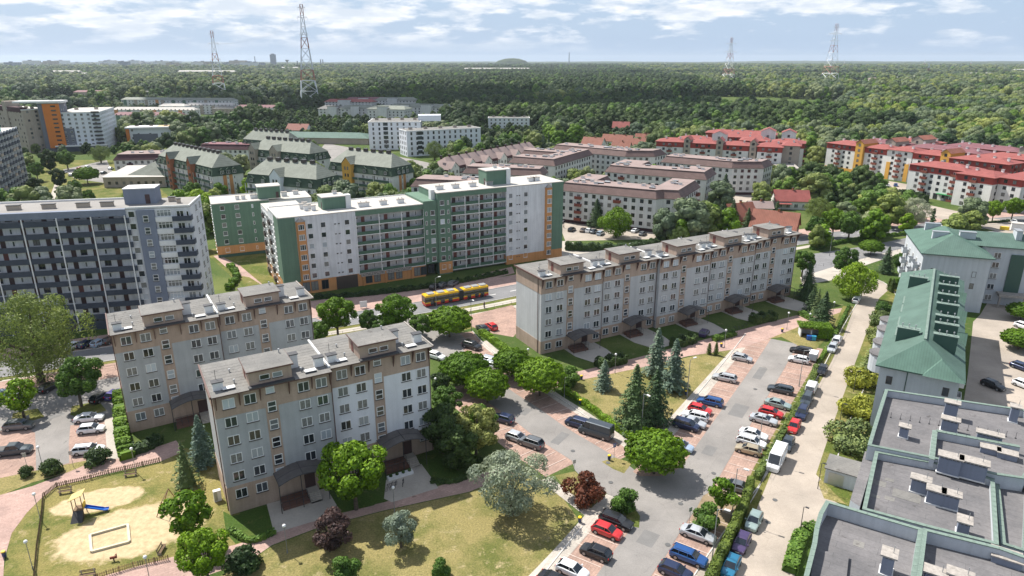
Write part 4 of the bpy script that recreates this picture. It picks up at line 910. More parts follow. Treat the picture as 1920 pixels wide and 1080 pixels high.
def green_roof_block():
 z = 12.2
 t, L_ = site('apartment_block', 'long pale block under a green sheet roof beside the concrete yard', 'apartment block', G(1643, 684, z), G(1693, 505, z))
 # local x runs away from the camera; outward side (-y) faces the right-hand yard, so the block lies towards -y
 L_ = 60; Wd = 12.4
 b = MB(); b.box(.6, -Wd + .6, 0, L_, -.6, z - .2); b.build('wall', M['wall_pale_blue'], t)
 r = MB(); hip_roof(r, .6, L_, -Wd + .6, -.6, z, 3.6, .7); r.build('roof', [M['roof_green'], M['green_dark'], M['roof_green_y']], t)
 cpm = MB(); zz = z + 3.62; ym = -Wd / 2
 cpm.box(6.5, ym - .2, zz - .1, L_ - 6, ym + .2, zz + .12); cpm.build('ridge_cap', M['coping_green'], t)
 g2 = MB(); X = -.8
 g2.add([(X, -Wd - .1, z + .02), (X, -Wd / 2 - .4, z + .02), (2.6, -Wd * .72, z + 2.0), (6, -Wd * .72, z + 2.0)], [(0, 2, 1), (0, 3, 2), (1, 2, 3)])
 g2.build('gablet', M['roof_green_y'], t)
 w = Wall(t, (.6, -.6), (.6, -Wd + .6)); w.grid('darkslim', (1.6, 9.6), (9.0, 6.2, 3.3, .8));
 w.box('terrace_floor', 3.6, 7.4, 6.0, 6.2, 1.6, M['slab_beige']); w.box('terrace_parapet', 3.6, 7.4, 6.2, 7.1, 1.6, M['white_paint'], back=-1.5)
 w2 = Wall(t, (.6, -Wd + .6), (L_, -Wd + .6))
 for tt in range(3, 56, 7):
  for zz_ in (.8, 3.6, 6.4, 9.2): w2.win('double', tt, zz_, True)
  for zz_ in (3.4, 6.2, 9.0): w2.balcony(tt + 3.2, zz_, 2.4, 1.0, 'white_paint')
 w3 = Wall(t, (L_, -.6), (.6, -.6))
 for tt in range(3, 56, 7):
  for zz_ in (.8, 3.6, 6.4, 9.2): w3.win('double', tt, zz_, True)
 # round terraces along the street side and their coped walls
 for k, xx in enumerate((15.5, 21.5, 29.5, 35.5)):
  m = MB(); m.cyl(0, 0, 0, .25, 2.2, n=20, mi=0); m.cyl(0, 0, -3.2, 0, 2.05, n=20, mi=1); m.build('round_terrace', [M['steel_grey_roof'], M['wall_pale_blue']], t, (xx, -.2, 8.4))
  m = MB(); m.box(xx - 2.4, -2.1, z - .3, xx + 2.4, -1.7, z + 1.0, 0); m.box(xx - 2.5, -2.2, z + 1.0, xx + 2.5, -1.6, z + 1.12, 1); m.build('terrace_wall', [M['wall_pale_blue'], M['coping_green']], t)
  m = MB(); m.add([(xx - 2.4, -1.69, z + .25), (xx + 2.4, -1.69, z + .25), (xx + 2.4, -1.69, z + 1.0), (xx - 2.4, -1.69, z + 1.0)], [(0, 1, 2, 3)]); m.build('wall_back', M['green_dark'], t)
 for xx in (8.5, 14.5, 19, 26.5, 33, 40, 47): wedge_dormer(t, xx, xx + .9, -Wd + 1.6, -Wd / 2 - 1.1, z + 2.5, 1.6)
 for xx in (9.5, 44): wedge_dormer(t, xx, xx + 1.2, -Wd / 2 + 1.0, -1.9, z + 2.2, 1.6)
 for xx in (17, 30, 43):
  m = MB(); a, b_, c_ = xx, xx + 3.4, xx + 1.7
  m.add([(a, -Wd - .2, z - .1), (b_, -Wd - .2, z - .1), (c_, -Wd - .2, z + 1.8), (a, -Wd + .2, z + .2), (b_, -Wd + .2, z + .2), (c_, -Wd + 3.6, z + 1.8)], [(0, 1, 2), (0, 2, 5, 3), (2, 1, 4, 5)]); m.build('dormer', M['roof_green_y'], t)
 dp = MB(); dp.bar((.5, -4.6, 0), (.5, -4.6, z), .07); dp.build('downpipe', M['green_dark'], t)
 # the crosswise wing beyond
 z = 14.2
 t, L_ = site('apartment_block', 'pale block with a hipped green sheet roof across the end of the yard', 'apartment block', G(1733, 474, z), G(1843, 483, z))
 b = MB(); b.box(0, 0, 0, 14.5, 25, z - .2); b.box(14.5, 9, 0, 62, 21, z + .8); b.build('wall', M['wall_pale_blue'], t)
 r = MB(); X0, X1, Y0, Y1 = -.7, 15.2, -.7, 25.7; xm = 7.2
 r.box(X0, Y0, z - .2, X1, Y1, z, 1)
 r.add([(X0, Y0, z + .004), (X1, Y0, z + .004), (X1, Y1, z + .004), (X0, Y1, z + .004), (xm, 7.5, z + 3.6), (xm, 17.5, z + 3.6)], [(0, 4, 5, 3), (1, 2, 5, 4)], 2)
 r.add([(X0, Y0, z + .004), (X1, Y0, z + .004), (xm, 7.5, z + 3.6), (X1, Y1, z + .004), (X0, Y1, z + .004), (xm, 17.5, z + 3.6)], [(0, 1, 2), (3, 4, 5)], 0)
 ro = r.build('roof', [M['roof_green'], M['green_dark'], M['roof_green_y']], t)
 r = MB(); r.box(15.21, 8.3, z + .8, 62, 21.7, z + 1.0, 1); r.add([(8, 8.3, z + 1.01), (62, 8.3, z + 1.01), (62, 15, z + 3.4), (8, 15, z + 3.4), (8, 21.7, z + 1.01), (62, 21.7, z + 1.01)], [(0, 1, 2, 3), (3, 2, 5, 4)], 0); r.build('roof', [M['roof_green'], M['green_dark']], t)
 w = Wall(t, (14.5, 8.99), (62, 8.99))
 for tt in (3.6, 13, 18, 26, 31, 38, 43):
  for zz_ in (1, 3.9, 6.8, 9.7, 12.2): w.win('double', tt, zz_, False)
 gs = MB(); gs.box(21.0, 8.7, 3.2, 24.2, 8.98, 13.4); gs.build('stair_glazing', M['green_dark'], t)
 cn = MB(); cn.box(19.6, 6.2, 2.9, 25.6, 8.98, 3.6); cn.build('entrance_canopy', M['chimney_cap'], t)
 for xx in (20, 25.2): m = MB(); m.box(xx - .2, 6.4, 0, xx + .2, 6.8, 2.9); m.build('canopy_post', M['chimney_cap'], t)
 w = Wall(t, (0, 0), (14.5, 0)); w.grid('darkslim', (2.5, 11.5), (9, 6));
 w = Wall(t, (0, 25), (0, 0)); w.grid('double', (3, 8, 13, 18, 23), (1, 3.9, 6.8, 9.7), True)
 for tt in (5.5, 15.5, 21):
  for zz_ in (3.6, 6.5, 9.4): w.balcony(tt, zz_, 2.8, 1.4, 'wall_pale_blue')
 for xx, yy in ((3, 9), (3, 19), (9.5, 11)): m = MB(); m.box(xx, yy, z + .3, xx + 3.6, yy + 1.2, z + 3.6, 0); m.box(xx - .1, yy - .1, z + 3.6, xx + 3.7, yy + 1.3, z + 3.75, 1); m.build('chimney', [M['wall_pale_blue'], M['steel']], t)
 for xx in (22, 36, 50): m = MB(); m.box(xx, 12, z + 1.5, xx + 1.3, 15, z + 4.6, 0); m.box(xx - .1, 11.9, z + 4.6, xx + 1.4, 15.1, z + 4.75, 1); m.build('chimney', [M['wall_pale_blue'], M['steel']], t)
green_roof_block()
# ------------------------------------------------------------------ flat roofed block, bottom right, parapets coped in green sheet
def flat_block():
 z = 15.2
 t, _ = site('apartment_block', 'stepped pale block with grey flat roofs and green coped parapets', 'apartment block', G(1549, 939, z), rz=R(-33))
 def LP(px, py, zz=z): return loc_of(t, px, py, zz)
 def pv(px, zt, drop, wallm='wall_pale_blue', thick=.34, edges=None, base=0):
  P_ = [LP(a, b, zt) for a, b in px]
  if sum(P_[i][0] * P_[(i + 1) % len(P_)][1] - P_[(i + 1) % len(P_)][0] * P_[i][1] for i in range(len(P_))) < 0: P_ = P_[::-1]
  Q = offset_poly(P_, thick); n = len(P_); zr = zt - drop
  m = MB(); m.frustum(P_, base, P_, zt, 0); m.build('wall', M[wallm], t)
  m = MB(); m.add([(q[0], q[1], zr) for q in Q], [tuple(range(n))]); m.build('flat_roof', M['steel_grey_roof'], t)
  for i in range(n):
   if edges is not None and i not in edges: continue
   a, b = Vector(P_[i]), Vector(P_[(i + 1) % n]); c, d = Vector(Q[i]), Vector(Q[(i + 1) % n])
   m = MB(); m.add([(*c, zr), (*d, zr), (*d, zt), (*c, zt)], [(3, 2, 1, 0)]); m.build('parapet_inner_face', M['wall_pale_blue'], t)
   L_ = (b - a).length; k = max(1, round(L_ / 1.05)); u = (b - a) / L_
   for j in range(k):
    p0, p1 = a + (b - a) * (j / k) + u * .012, a + (b - a) * ((j + 1) / k) - u * .012; q0, q1 = c + (d - c) * (j / k) + u * .012, c + (d - c) * ((j + 1) / k) - u * .012
    e = (p0 - q0).normalized() * .05; dz = random.uniform(0, .006)
    mm = MB(); mm.prism([tuple(v - p0) for v in (p0 + e, p1 + e, q1 - e, q0 - e)], zt - .04, zt + .06 + dz); mm.build('coping_tile', M['coping_green'], t, (p0.x, p0.y, 0))
  return P_, Q, zr
 V1 = pv([(1549, 939), (1536, 962), (1528, 990), (1524, 1018), (1490, 1150), (1700, 1190), (1730, 992)], z, 1.5)
 V2 = pv([(1731, 991), (1705, 1180), (2000, 1260), (2040, 1086), (1874, 1026)], z - .02, 1.4)
 V3 = pv([(1641, 846), (1617, 955), (1738, 988), (1872, 1022), (1864, 898), (1760, 868)], z - .9, .9)
 V4 = pv([(1660, 730), (1640, 792), (1627, 835), (1757, 861), (1868, 890), (1922, 898), (1980, 800), (1920, 768)], z - .4, 1.0)
 V5 = pv([(1866, 900), (1878, 1020), (1925, 1035), (1930, 905)], z - 1.6, .5)
 m = MB(); m.prism([LP(1622, 846, z - 2.4), LP(1594, 938, z - 2.4), LP(1612, 950, z - 2.4), LP(1642, 850, z - 2.4)], 0, z - 2.4, 0, 1); m.build('lower_ledge', [M['wall_pale_blue'], M['steel_grey_roof']], t)
 m = MB(); m.prism([LP(1526, 1030, z - 1.1), LP(1515, 1130, z - 1.1), LP(1580, 1150, z - 1.1), LP(1592, 1040, z - 1.1)][::1], z - 1.3, z - 1.1, 0); m.build('terrace_roof', M['steel_grey_roof'], t)
 def flue(px, py, zb, w, d, h, slots=True, rz=0):
  x, y = LP(px, py, zb); m = MB(); m.box(-w / 2, -d / 2, 0, w / 2, d / 2, h, 0)
  q = m.build('chimney', M['bluegrey_wall'], t, (x, y, zb), rz)
  c = MB(); c.box(-w / 2 - .22, -d / 2 - .2, h + .22, w / 2 + .22, d / 2 + .2, h + .38, 0); c.build('chimney_cap', M['chimney_cap'], q)
  s = MB(); s.box(-w / 2 + .06, -d / 2 + .06, h, w / 2 - .06, d / 2 - .06, h + .22, 0); s.build('flue_openings', M['felt_dark'], q)
  k = int(w / .38)
  for i in range(k + 1): p = MB(); x_ = -w / 2 + .06 + (w - .24) * i / max(k, 1); p.box(x_, -d / 2 - .01, h, x_ + .1, d / 2 + .01, h + .22); p.build('cap_pier', M['bluegrey_wall'], q)
  fb = MB(); fb.box(-w / 2 - .1, -d / 2 - .1, 0, w / 2 + .1, d / 2 + .1, .14); fb.build('flashing', M['white_paint'], q)
  ap = MB(); ap.bar((w * .3, 0, h + .38), (w * .3, 0, h + 1.2), .035, n=5); ap.build('vent_rod', M['steel'], q)
 z1, z2, z3, z4 = V1[2], V2[2], V3[2], V4[2]
 flue(1661, 1072, z1, 1.0, 1.3, 1.9); flue(1722, 922, z3, 1.7, 1.0, 1.5); flue(1750, 943, z3, 1.5, 1.0, 1.5); flue(1779, 951, z3, 1.5, 1.0, 1.5); flue(1803, 1000, z3, 1.0, 1.3, 1.4)
 flue(1776, 886, z3 + .2, 2.2, 1.2, 2.0); flue(1820, 896, z3 + .2, 2.6, 1.2, 2.0); flue(1693, 819, z4, 1.0, .9, 1.3); flue(1780, 782, z4, 1.5, 1.0, 2.0); flue(1778, 808, z4, 1.8, 1.0, 1.5); flue(1852, 832, z4, 2.6, .9, 1.2); flue(1898, 790, z4, .9, 1.0, 2.0)
 flue(1750, 1092, z2, 1.6, 1.0, 1.0); flue(1795, 1100, z2, 1.8, 1.0, 1.2)
 for px, py, zz, w, d in ((1885, 1052, z2, 2.4, 1.8), (1855, 848, z4, 2.0, 1.3), (1887, 858, z4, 2.0, 1.3)):
  x, y = LP(px, py, zz); m = MB(); m.box(-w / 2, -d / 2, 0, w / 2, d / 2, .7, 1); m.box(-w / 2 - .1, -d / 2 - .1, .7, w / 2 + .1, d / 2 + .1, .82, 0); m.build('roof_light', [M['chimney_cap'], M['bluegrey_wall']], t, (x, y, zz))
 # inner coped wall dividing the upper roof, with lightning rods
 for (a, b) in (((1753, 808), (1747, 862)), ((1755, 808), (1912, 838))):
  p, q = Vector(LP(*a, z - .4)), Vector(LP(*b, z - .4)); L2 = (q - p).length; u = (q - p) / L2; n_ = Vector((-u.y, u.x)) * .25
  m = MB(); m.prism([tuple(p - n_), tuple(q - n_), tuple(q + n_), tuple(p + n_)], z4, z - .4); m.build('dividing_wall', M['wall_pale_blue'], t)
  k = max(1, round(L2 / 1.05))
  for j in range(k):
   c = p + u * (L2 * j / k); mm = MB(); mm.prism([tuple(v) for v in (-n_ * 1.15 + u * .02, -n_ * 1.15 + u * (L2 / k - .02), n_ * 1.15 + u * (L2 / k - .02), n_ * 1.15 + u * .02)], z - .4, z - .3); mm.build('coping_tile', M['coping_green'], t, (c.x, c.y, 0))
 for i in range(15):
  x, y = LP(1670 + i * 18, 783 + i * 3.0, z4); mm = MB(); mm.bar((0, 0, 0), (0, 0, .85), .025); mm.box(-.1, -.1, 0, .1, .1, .08); mm.build('lightning_rod', M['rail_dark'], t, (x, y, z4))
 pm = MB()
 for px, py, w, d in ((1645, 905, 1.8, 1.2), (1668, 900, .9, .7), (1668, 935, 1.0, .8), (1640, 930, 1.1, .6), (1700, 930, 2.8, 1.8), (1610, 1020, 1.0, 1.0)):
  zz = z3 if py < 960 else z1; x, y = LP(px, py, zz); pm.box(x - w / 2, y - d / 2, zz + .002, x + w / 2, y + d / 2, zz + .02)
 pm.build('roof_patch', M['felt_grey'], t)
 w = Wall(t, *(V1[0][3], V1[0][4])[:2]) if False else None
 for i in range(len(V5[0])):
  a, b = V5[0][i], V5[0][(i + 1) % 4]; Wall(t, a, b).even('double', (1, 4, 7, 10.2), 3.2)
 for V in (V1, V4):
  for i in range(len(V[0])):
   a, b = V[0][i], V[0][(i + 1) % len(V[0])]
   if (Vector(a) - Vector(b)).length > 6: Wall(t, a, b).even('double', (1, 4, 7, 10.2), 5)
 # garage shed by the street
 s, _ = site('garage', 'small grey shed with a felt roof beside the flat roofed block', 'shed', G(1544, 905), rz=R(-33))
 b = MB(); b.box(0, 0, 0, 6.0, 4.2, 2.5); b.build('wall', M['wall_pale_blue'], s); b = MB(); b.box(-.2, -.2, 2.5, 6.2, 4.4, 2.65); b.build('roof', M['felt_grey'], s)
 b = MB(); b.box(.5, -.05, 0, 2.6, -.001, 2.1); b.build('door', M['steel'], s)
flat_block()
# ------------------------------------------------------------------ brown mansard courtyard blocks
def mansard_block(label, A, B, h, poly, floors=4, wall='cream_wall', mans='mansard_brown', top='roof_brown', mh=2.9, inset=1.7, rz=None, plinth='dark_brown_wall', balc='rail_red', skylights=True, balc_edges=(0,), step=3.1, cat='apartment block', group='mansard roofed courtyard blocks', gables=()):
 t, L_ = site('mansard_block', label, cat, A, B, h, rz, group=group)
 P_ = poly; n = len(P_); z0 = h - floors * 2.75
 m = MB(); m.frustum(P_, z0, P_, h, 0); m.build('wall', M[wall], t)
 if z0 > .6: m = MB(); m.frustum(offset_poly(P_, .5), 0, offset_poly(P_, .5), z0, 0); m.build('ground_floor', M[plinth], t)
 E_ = offset_poly(P_, -.35); I = offset_poly(P_, inset)
 m = MB(); m.frustum(E_, h, E_, h + .12, 1); m.frustum(E_, h + .12, I, h + mh, 0); q = m.build('mansard', [M[mans], M['brown_frame']], t)
 m = MB(); m.prism(offset_poly(P_, inset - .25), h + mh, h + mh + .18, 0, 0); r = m.build('roof', M[top], t)
 tilt = -math.atan2(inset + .35, mh)
 for i in range(n):
  a, b = P_[i], P_[(i + 1) % n]; W_ = Wall(t, a, b)
  if W_.L < 3: continue
  # face away from the viewer gets no windows nobody can see
  g = t.rotation_euler.z; nv = Vector((W_.n.x * math.cos(g) - W_.n.y * math.sin(g), W_.n.x * math.sin(g) + W_.n.y * math.cos(g)))
  if nv.y > .35: continue
  zs = [z0 + .9 + k * 2.75 for k in range(floors)]; ts = []; tt = 1.8
  while tt < W_.L - 1.5: ts.append(tt); tt += step
  for j, tt in enumerate(ts):
   if i in balc_edges and j % 5 == 2:
    for z in zs: W_.balcony(tt, z - .6, 2.6, 1.2, balc); W_.win('dark', tt, z - .5, True)
   else:
    for z in zs: W_.win('dark', tt, z, True)
   if skylights and random.random() < .85:
    k = .45; p = W_.pt(tt + random.uniform(-.5, .5), .35 - k * (inset + .35)); window(q, 'sky', p.x, p.y, h + .12 + k * mh - .5, W_.rz, True, name='roof_window', tilt=tilt) if False else put(random.choice(WM['sky'][2]), 'roof_window', q, (p.x, p.y, h + .12 + k * (mh - .12) - .45), rot=(tilt, 0, W_.rz))
 # skylights, flues and vents standing on the flat
 xs = [p[0] for p in P_]; ys = [p[1] for p in P_]
 def inside(x, y):
  c = False
  for i in range(n):
   x1, y1 = P_[i]; x2, y2 = P_[(i + 1) % n]
   if (y1 > y) != (y2 > y) and x < (x2 - x1) * (y - y1) / (y2 - y1) + x1: c = not c
  return c
 cnt = 0
 for _ in range(200):
  x, y = random.uniform(min(xs), max(xs)), random.uniform(min(ys), max(ys))
  if all(inside(x + dx, y + dy) for dx, dy in ((3.4, 0), (-3.4, 0), (0, 3.4), (0, -3.4))):
   hatch(t, x, y, h + mh + .18, 2.0, 1.2, .5, 'steel') if cnt % 2 else chimney(t, x, y, h + mh + .18, 1.3, .9, .8, 'white_paint', 'chimney_cap')
   cnt += 1
   if cnt > (max(xs) - min(xs)) * (max(ys) - min(ys)) / 70: break
 return t
PV = lambda g, h: G(g[0], g[1], h)
mansard_block('white block with pink mansard roof beside the small car park and the lime green tree', PV((1049, 357), 12.3), None, 12.3, [(0, 0), (38, 0), (40, 2.5), (46, 4.0), (46, 32), (34, 32), (34, 13), (12, 13), (12, 26), (0, 26)], rz=R(-28), balc_edges=(0, 2, 3))
mansard_block('U shaped white mansard block behind the one by the car park', PV((1186, 327), 12.3), None, 12.3, [(-13, 13), (-13, 1), (0, 0), (24, 0), (32, 0), (32, 18), (20, 18), (20, 12), (2, 12), (2, 24), (-13, 24)], rz=R(-28), balc_edges=(1, 3))
mansard_block('rearmost mansard block, white with a curved car ramp at its left', PV((1240, 304), 12.3), None, 12.3, [(0, 0), (35, 0), (47, 8), (47, 22), (35, 14), (0, 14)], rz=R(-36), balc_edges=())
mansard_block('long mansard block with two red balconies stacked near its corner', PV((955, 305), 12.3), None, 12.3, [(0, 0), (24.5, 0), (24.5, 46), (12.5, 46), (12.5, 13), (0, 13)], rz=R(-29), balc_edges=(0,))
mansard_block('mansard block with a row of roof windows between the row houses and the terracotta homes', PV((1075, 285), 12.3), None, 12.3, [(-14, 0), (32, 0), (44, 9), (44, 22), (32, 14), (-14, 14)], rz=R(-38), balc_edges=())
mansard_block('mansard block peeping over the gallery block, its roof nearest the orange oriels', PV((771, 350), 12.3), None, 12.3, [(0, 0), (44, 0), (44, 13), (0, 13)], rz=R(-14), balc_edges=(0,))
mansard_block('low mansard wing with bright roof windows behind the green lift house', PV((868, 325), 12.0), None, 12.0, [(0, 0), (36, 0), (36, 12), (0, 12)], rz=R(-14), balc_edges=())
mansard_block('small brown mansard link between the courtyard blocks', PV((975, 292), 12.0), None, 12.0, [(0, 0), (30, 0), (30, 12), (0, 12)], rz=R(-29), balc_edges=())
# ------------------------------------------------------------------ row of gabled houses with maroon bays
def row_houses():
 h = 8.5; o = G(840, 319, h); o2 = G(1010, 284, h); d = o2 - o; n = 6; step = d.length / n; rz = math.atan2(d.y, d.x); Wd = 13
 for k in range(n):
  p = o + d * (k / n)
  t, _ = site('gabled_row_house', ['gabled row house nearest the mansard block, hipped end roof', 'second gabled row house from the near end', 'third gabled row house from the near end', 'fourth gabled row house, three from the far end', 'fifth gabled row house, last but one before the trees', 'gabled row house farthest along the row, against the trees'][k], 'row house', Vector((p.x, p.y, 0)), rz=rz, group='row of white gabled houses with maroon bays')
  s = step - .02; ym = Wd / 2
  m = MB(); m.box(0, 0, 0, s, Wd, h); m.build('wall', M['warm_white'], t)
  m = MB(); hr = 5.2
  x0 = 6.0 if k == 0 else 0
  m.add([(0, -.4, h), (s, -.4, h), (s, ym, h + hr), (x0, ym, h + hr), (0, Wd + .4, h), (s, Wd + .4, h)], [(0, 1, 2, 3), (2, 5, 4, 3), (0, 3, 4)], 0)
  m.build('roof', [M['roof_brown']], t)
  m = MB(); a, b = 1.0, 7.6; c = (a + b) / 2; m.box(a, -1.2, 0, b, 0.02, h + .6); m.add([(a, -1.2, h + .6), (b, -1.2, h + .6), (c, -1.2, h + 3.4)], [(0, 1, 2)]); m.build('gable_bay', M['warm_white'], t)
  m = MB(); m.add([(a - .3, -1.5, h + .4), (c, -1.5, h + 3.6), (c, ym - .5, h + 3.6), (a - .3, 2.6, h + .4), (b + .3, -1.5, h + .4), (b + .3, 2.6, h + .4)], [(0, 1, 2, 3), (1, 4, 5, 2)]); m.build('gable_roof', M['roof_brown'], t)
  m = MB(); m.box(b + .4, -.5, h - 2.6, s - .3, .03, h + 1.2); m.build('maroon_bay', M['dark_brown_wall'], t)
  w = Wall(t, (0, -1.2), (s, -1.2)); w.grid('dark', (2.6, 5.8), (1, 3.8, 6.5), True); w.win('slim', c, h + .9, True)
  w = Wall(t, (0, -.5), (s, -.5)); w.grid('double', (b + 2.4, s - 2), (h - 1.8,), True); Wall(t, (0, 0), (s, 0)).grid('dark', (b + 2.4, s - 2), (1, 3.6), True)
  for xx in (3.0, 9.5): chimney(t, xx, ym, h + hr - .7, .9, .9, 1.6, 'dark_brown_wall', 'felt_dark')
  if k == 0:
   w = Wall(t, (0, Wd), (0, 0)); w.box('maroon_band', 0, Wd, h - 2.6, h, .12, M['dark_brown_wall']); w.grid('double', (3, 6.5, 10), (h - 1.8,), True, ); w.grid('dark', (3, 6.5, 10), (1, 3.4), True)
row_houses()
# ------------------------------------------------------------------ green roofed mansard blocks
def copper_block(label, A, h, rz, L_, W, mans_h=3.7, hr=5.4, gallery=True, gable=None, end_orange=True, bays=(), near='front', wallm='warm_white'):
 """long block, ridge along x; front long side at -y, dark green mansard storey, pale copper roof"""
 t, _ = site('copper_roof_block', label, 'apartment block', A, None, h, rz, group='blocks with pale green copper roofs')
 m = MB(); m.box(0, 0, 0, L_, W, h); m.build('wall', M[wallm], t)
 P_ = [(0, 0), (L_, 0), (L_, W), (0, W)]; E_ = offset_poly(P_, -.5); I = offset_poly(P_, .6)
 m = MB(); m.frustum(E_, h, E_, h + .15, 0); m.frustum(E_, h + .15, I, h + mans_h, 0); q = m.build('mansard', M['mansard_green'], t)
 m = MB(); z = h + mans_h; ov = .3; X0, X1, Y0, Y1 = .3, L_ - .3, .3, W - .3; ym = W / 2; hh = (Y1 - Y0) / 2
 m.add([(X0, Y0, z), (X1, Y0, z), (X1, Y1, z), (X0, Y1, z), (X0 + hh * .75, ym, z + hr), (X1 - hh * .75, ym, z + hr)], [(0, 1, 5, 4), (2, 3, 4, 5), (3, 0, 4), (1, 2, 5)]); r = m.build('roof', M['roof_pale_green'], t)
 zs = [h - 2.75 * k + .0 for k in range(1, int(h // 2.75) + 1)]
 def dorm(x, y, rz_, key='double'):
  k = ('dormer', key)
  if k not in WM:
   d = MB(); d.box(-1.1, -.1, 0, 1.1, 1.6, 2.0, 1); d.add([(-1.4, -.35, 1.9), (0, -.35, 3.0), (0, 2.6, 3.0), (-1.4, 1.2, 1.9), (1.4, -.35, 1.9), (1.4, 1.2, 1.9)], [(0, 1, 2, 3), (1, 4, 5, 2), (0, 4, 1)]); WM[k] = d.mesh('dormer', [M['mansard_green'], M['mansard_green']])
  o = put(WM[k], 'dormer', t, (x, y, h + .25), rz_); window(o, 'double', 0, -.12, .35, 0, True)
 W1 = Wall(t, (0, 0), (L_, 0)); n = int(L_ / 5.6)
 for i in range(n):
  x = (i + .5) * L_ / n
  if any(a - 2.4 < x < b + 2.4 for a, b in bays): continue
  dorm(x, -.35, 0)
  for z_ in zs: W1.win('double' if i % 2 else 'dark', x - 1.1, z_ + .7, True); W1.win('slim', x + 1.2, z_ + .7, True)
 if gallery:
  for z_ in zs:
   m = MB(); m.box(.3, -1.2, z_ - .12, L_ - .3, -.001, z_ + .02, 1); m.box(.3, -1.26, z_ - .15, L_ - .3, -1.201, z_ + .9, 0); m.build('gallery', [M['green_dark'] if gallery is True else M['slate_panel'], M['slab_beige']], t)
  k = max(2, int(L_ / 8))
  for i in range(k + 1): x = .3 + (L_ - .6) * i / k; m = MB(); m.box(x - .12, -1.36, 0, x + .12, -1.261, h); m.build('post', M['warm_white'], t)
 for a, b in bays:
  m = MB(); c = (a + b) / 2; m.box(a, -1.9, 0, b, .6, h + mans_h + .2); m.add([(a, -1.9, h + mans_h + .2), (b, -1.9, h + mans_h + .2), (c, -1.9, h + mans_h + 3.0)], [(0, 1, 2)]); m.build('gable_bay', M[gable or 'warm_white'], t)
  m = MB(); zz = h + mans_h + .1; m.add([(a - .3, -2.1, zz), (c, -2.1, zz + 3.2), (c, ym, zz + 3.2), (a - .3, 2.5, zz), (b + .3, -2.1, zz), (b + .3, 2.5, zz)], [(0, 1, 2, 3), (1, 4, 5, 2)]); m.build('gable_roof', M['roof_pale_green'], t)
  Wall(t, (a, -1.9), (b, -1.9)).grid('darkslim', ((b - a) * .35, (b - a) * .65), [z_ + .8 for z_ in zs] + [h + 1.2], True)
 for side in (0, 1):
  We = Wall(t, (L_, 0), (L_, W)) if side == 0 else Wall(t, (0, W), (0, 0))
  for i in range(3):
   tt = W * (.3 + .2 * i); p = We.pt(tt, .35); dorm(p.x, p.y, We.rz)
  if end_orange:
   for tt in (W * .38, W * .58): We.box('orange_strip', tt - .8, tt + .8, 0, h - .05, .1, M['orange_wall'])
   We.grid('slim', (W * .48, W * .7), [z_ + .8 for z_ in zs], True)
  else: We.grid('double', (W * .3, W * .62), [z_ + .7 for z_ in zs], True)
 k = int(L_ / 5.5)
 for i in range(k):
  x = hh * .75 + (L_ - hh * 1.5) * (i + .5) / k; chimney(t, x, ym, z + hr - .7, 2.0, 1.2, 1.5, 'brown_frame', 'felt_dark', pots=2)
 for i in range(int(L_ / 4)):
  p = (random.uniform(3, L_ - 3), .3 + hh * .35); put(random.choice(WM['sky'][2]), 'roof_window', t, (p[0], p[1], z + hr * .35 - .3), rot=(-math.atan2(hh, hr), 0, 0))
 return t
# ridge runs away to the left; its long gallery side faces the camera's left
copper_block('long copper roofed block with brick red gable bays and white galleries', G(297, 305, 11.0), 11.0, R(-43.5), 62, 14, gable='brick_red', bays=((16, 20), (40, 44)))
copper_block('copper roofed block with a white arched window gable facing the gallery block', G(463, 342, 11.5), 11.5, R(-25), 37, 14, gable='modern_white', bays=((14.5, 20),), end_orange=False)
copper_block('copper roofed block with an amber gable and orange striped end wall', G(618, 318, 11.5), 11.5, R(-32), 38, 14.5, gable='yellow_wall', bays=((10, 15.5),))
copper_block('copper roofed block with cream gable beside the asphalt deck', G(470, 292, 11.0), 11.0, R(-30), 44, 14, gable='tan_wall', bays=((1, 6), (17, 23)), end_orange=False)
copper_block('far copper roofed block with small dormers, the one nearest the dark woods', G(455, 272, 10.0), 10.0, R(-30), 40, 12, gable='tan_wall', bays=(), end_orange=False)
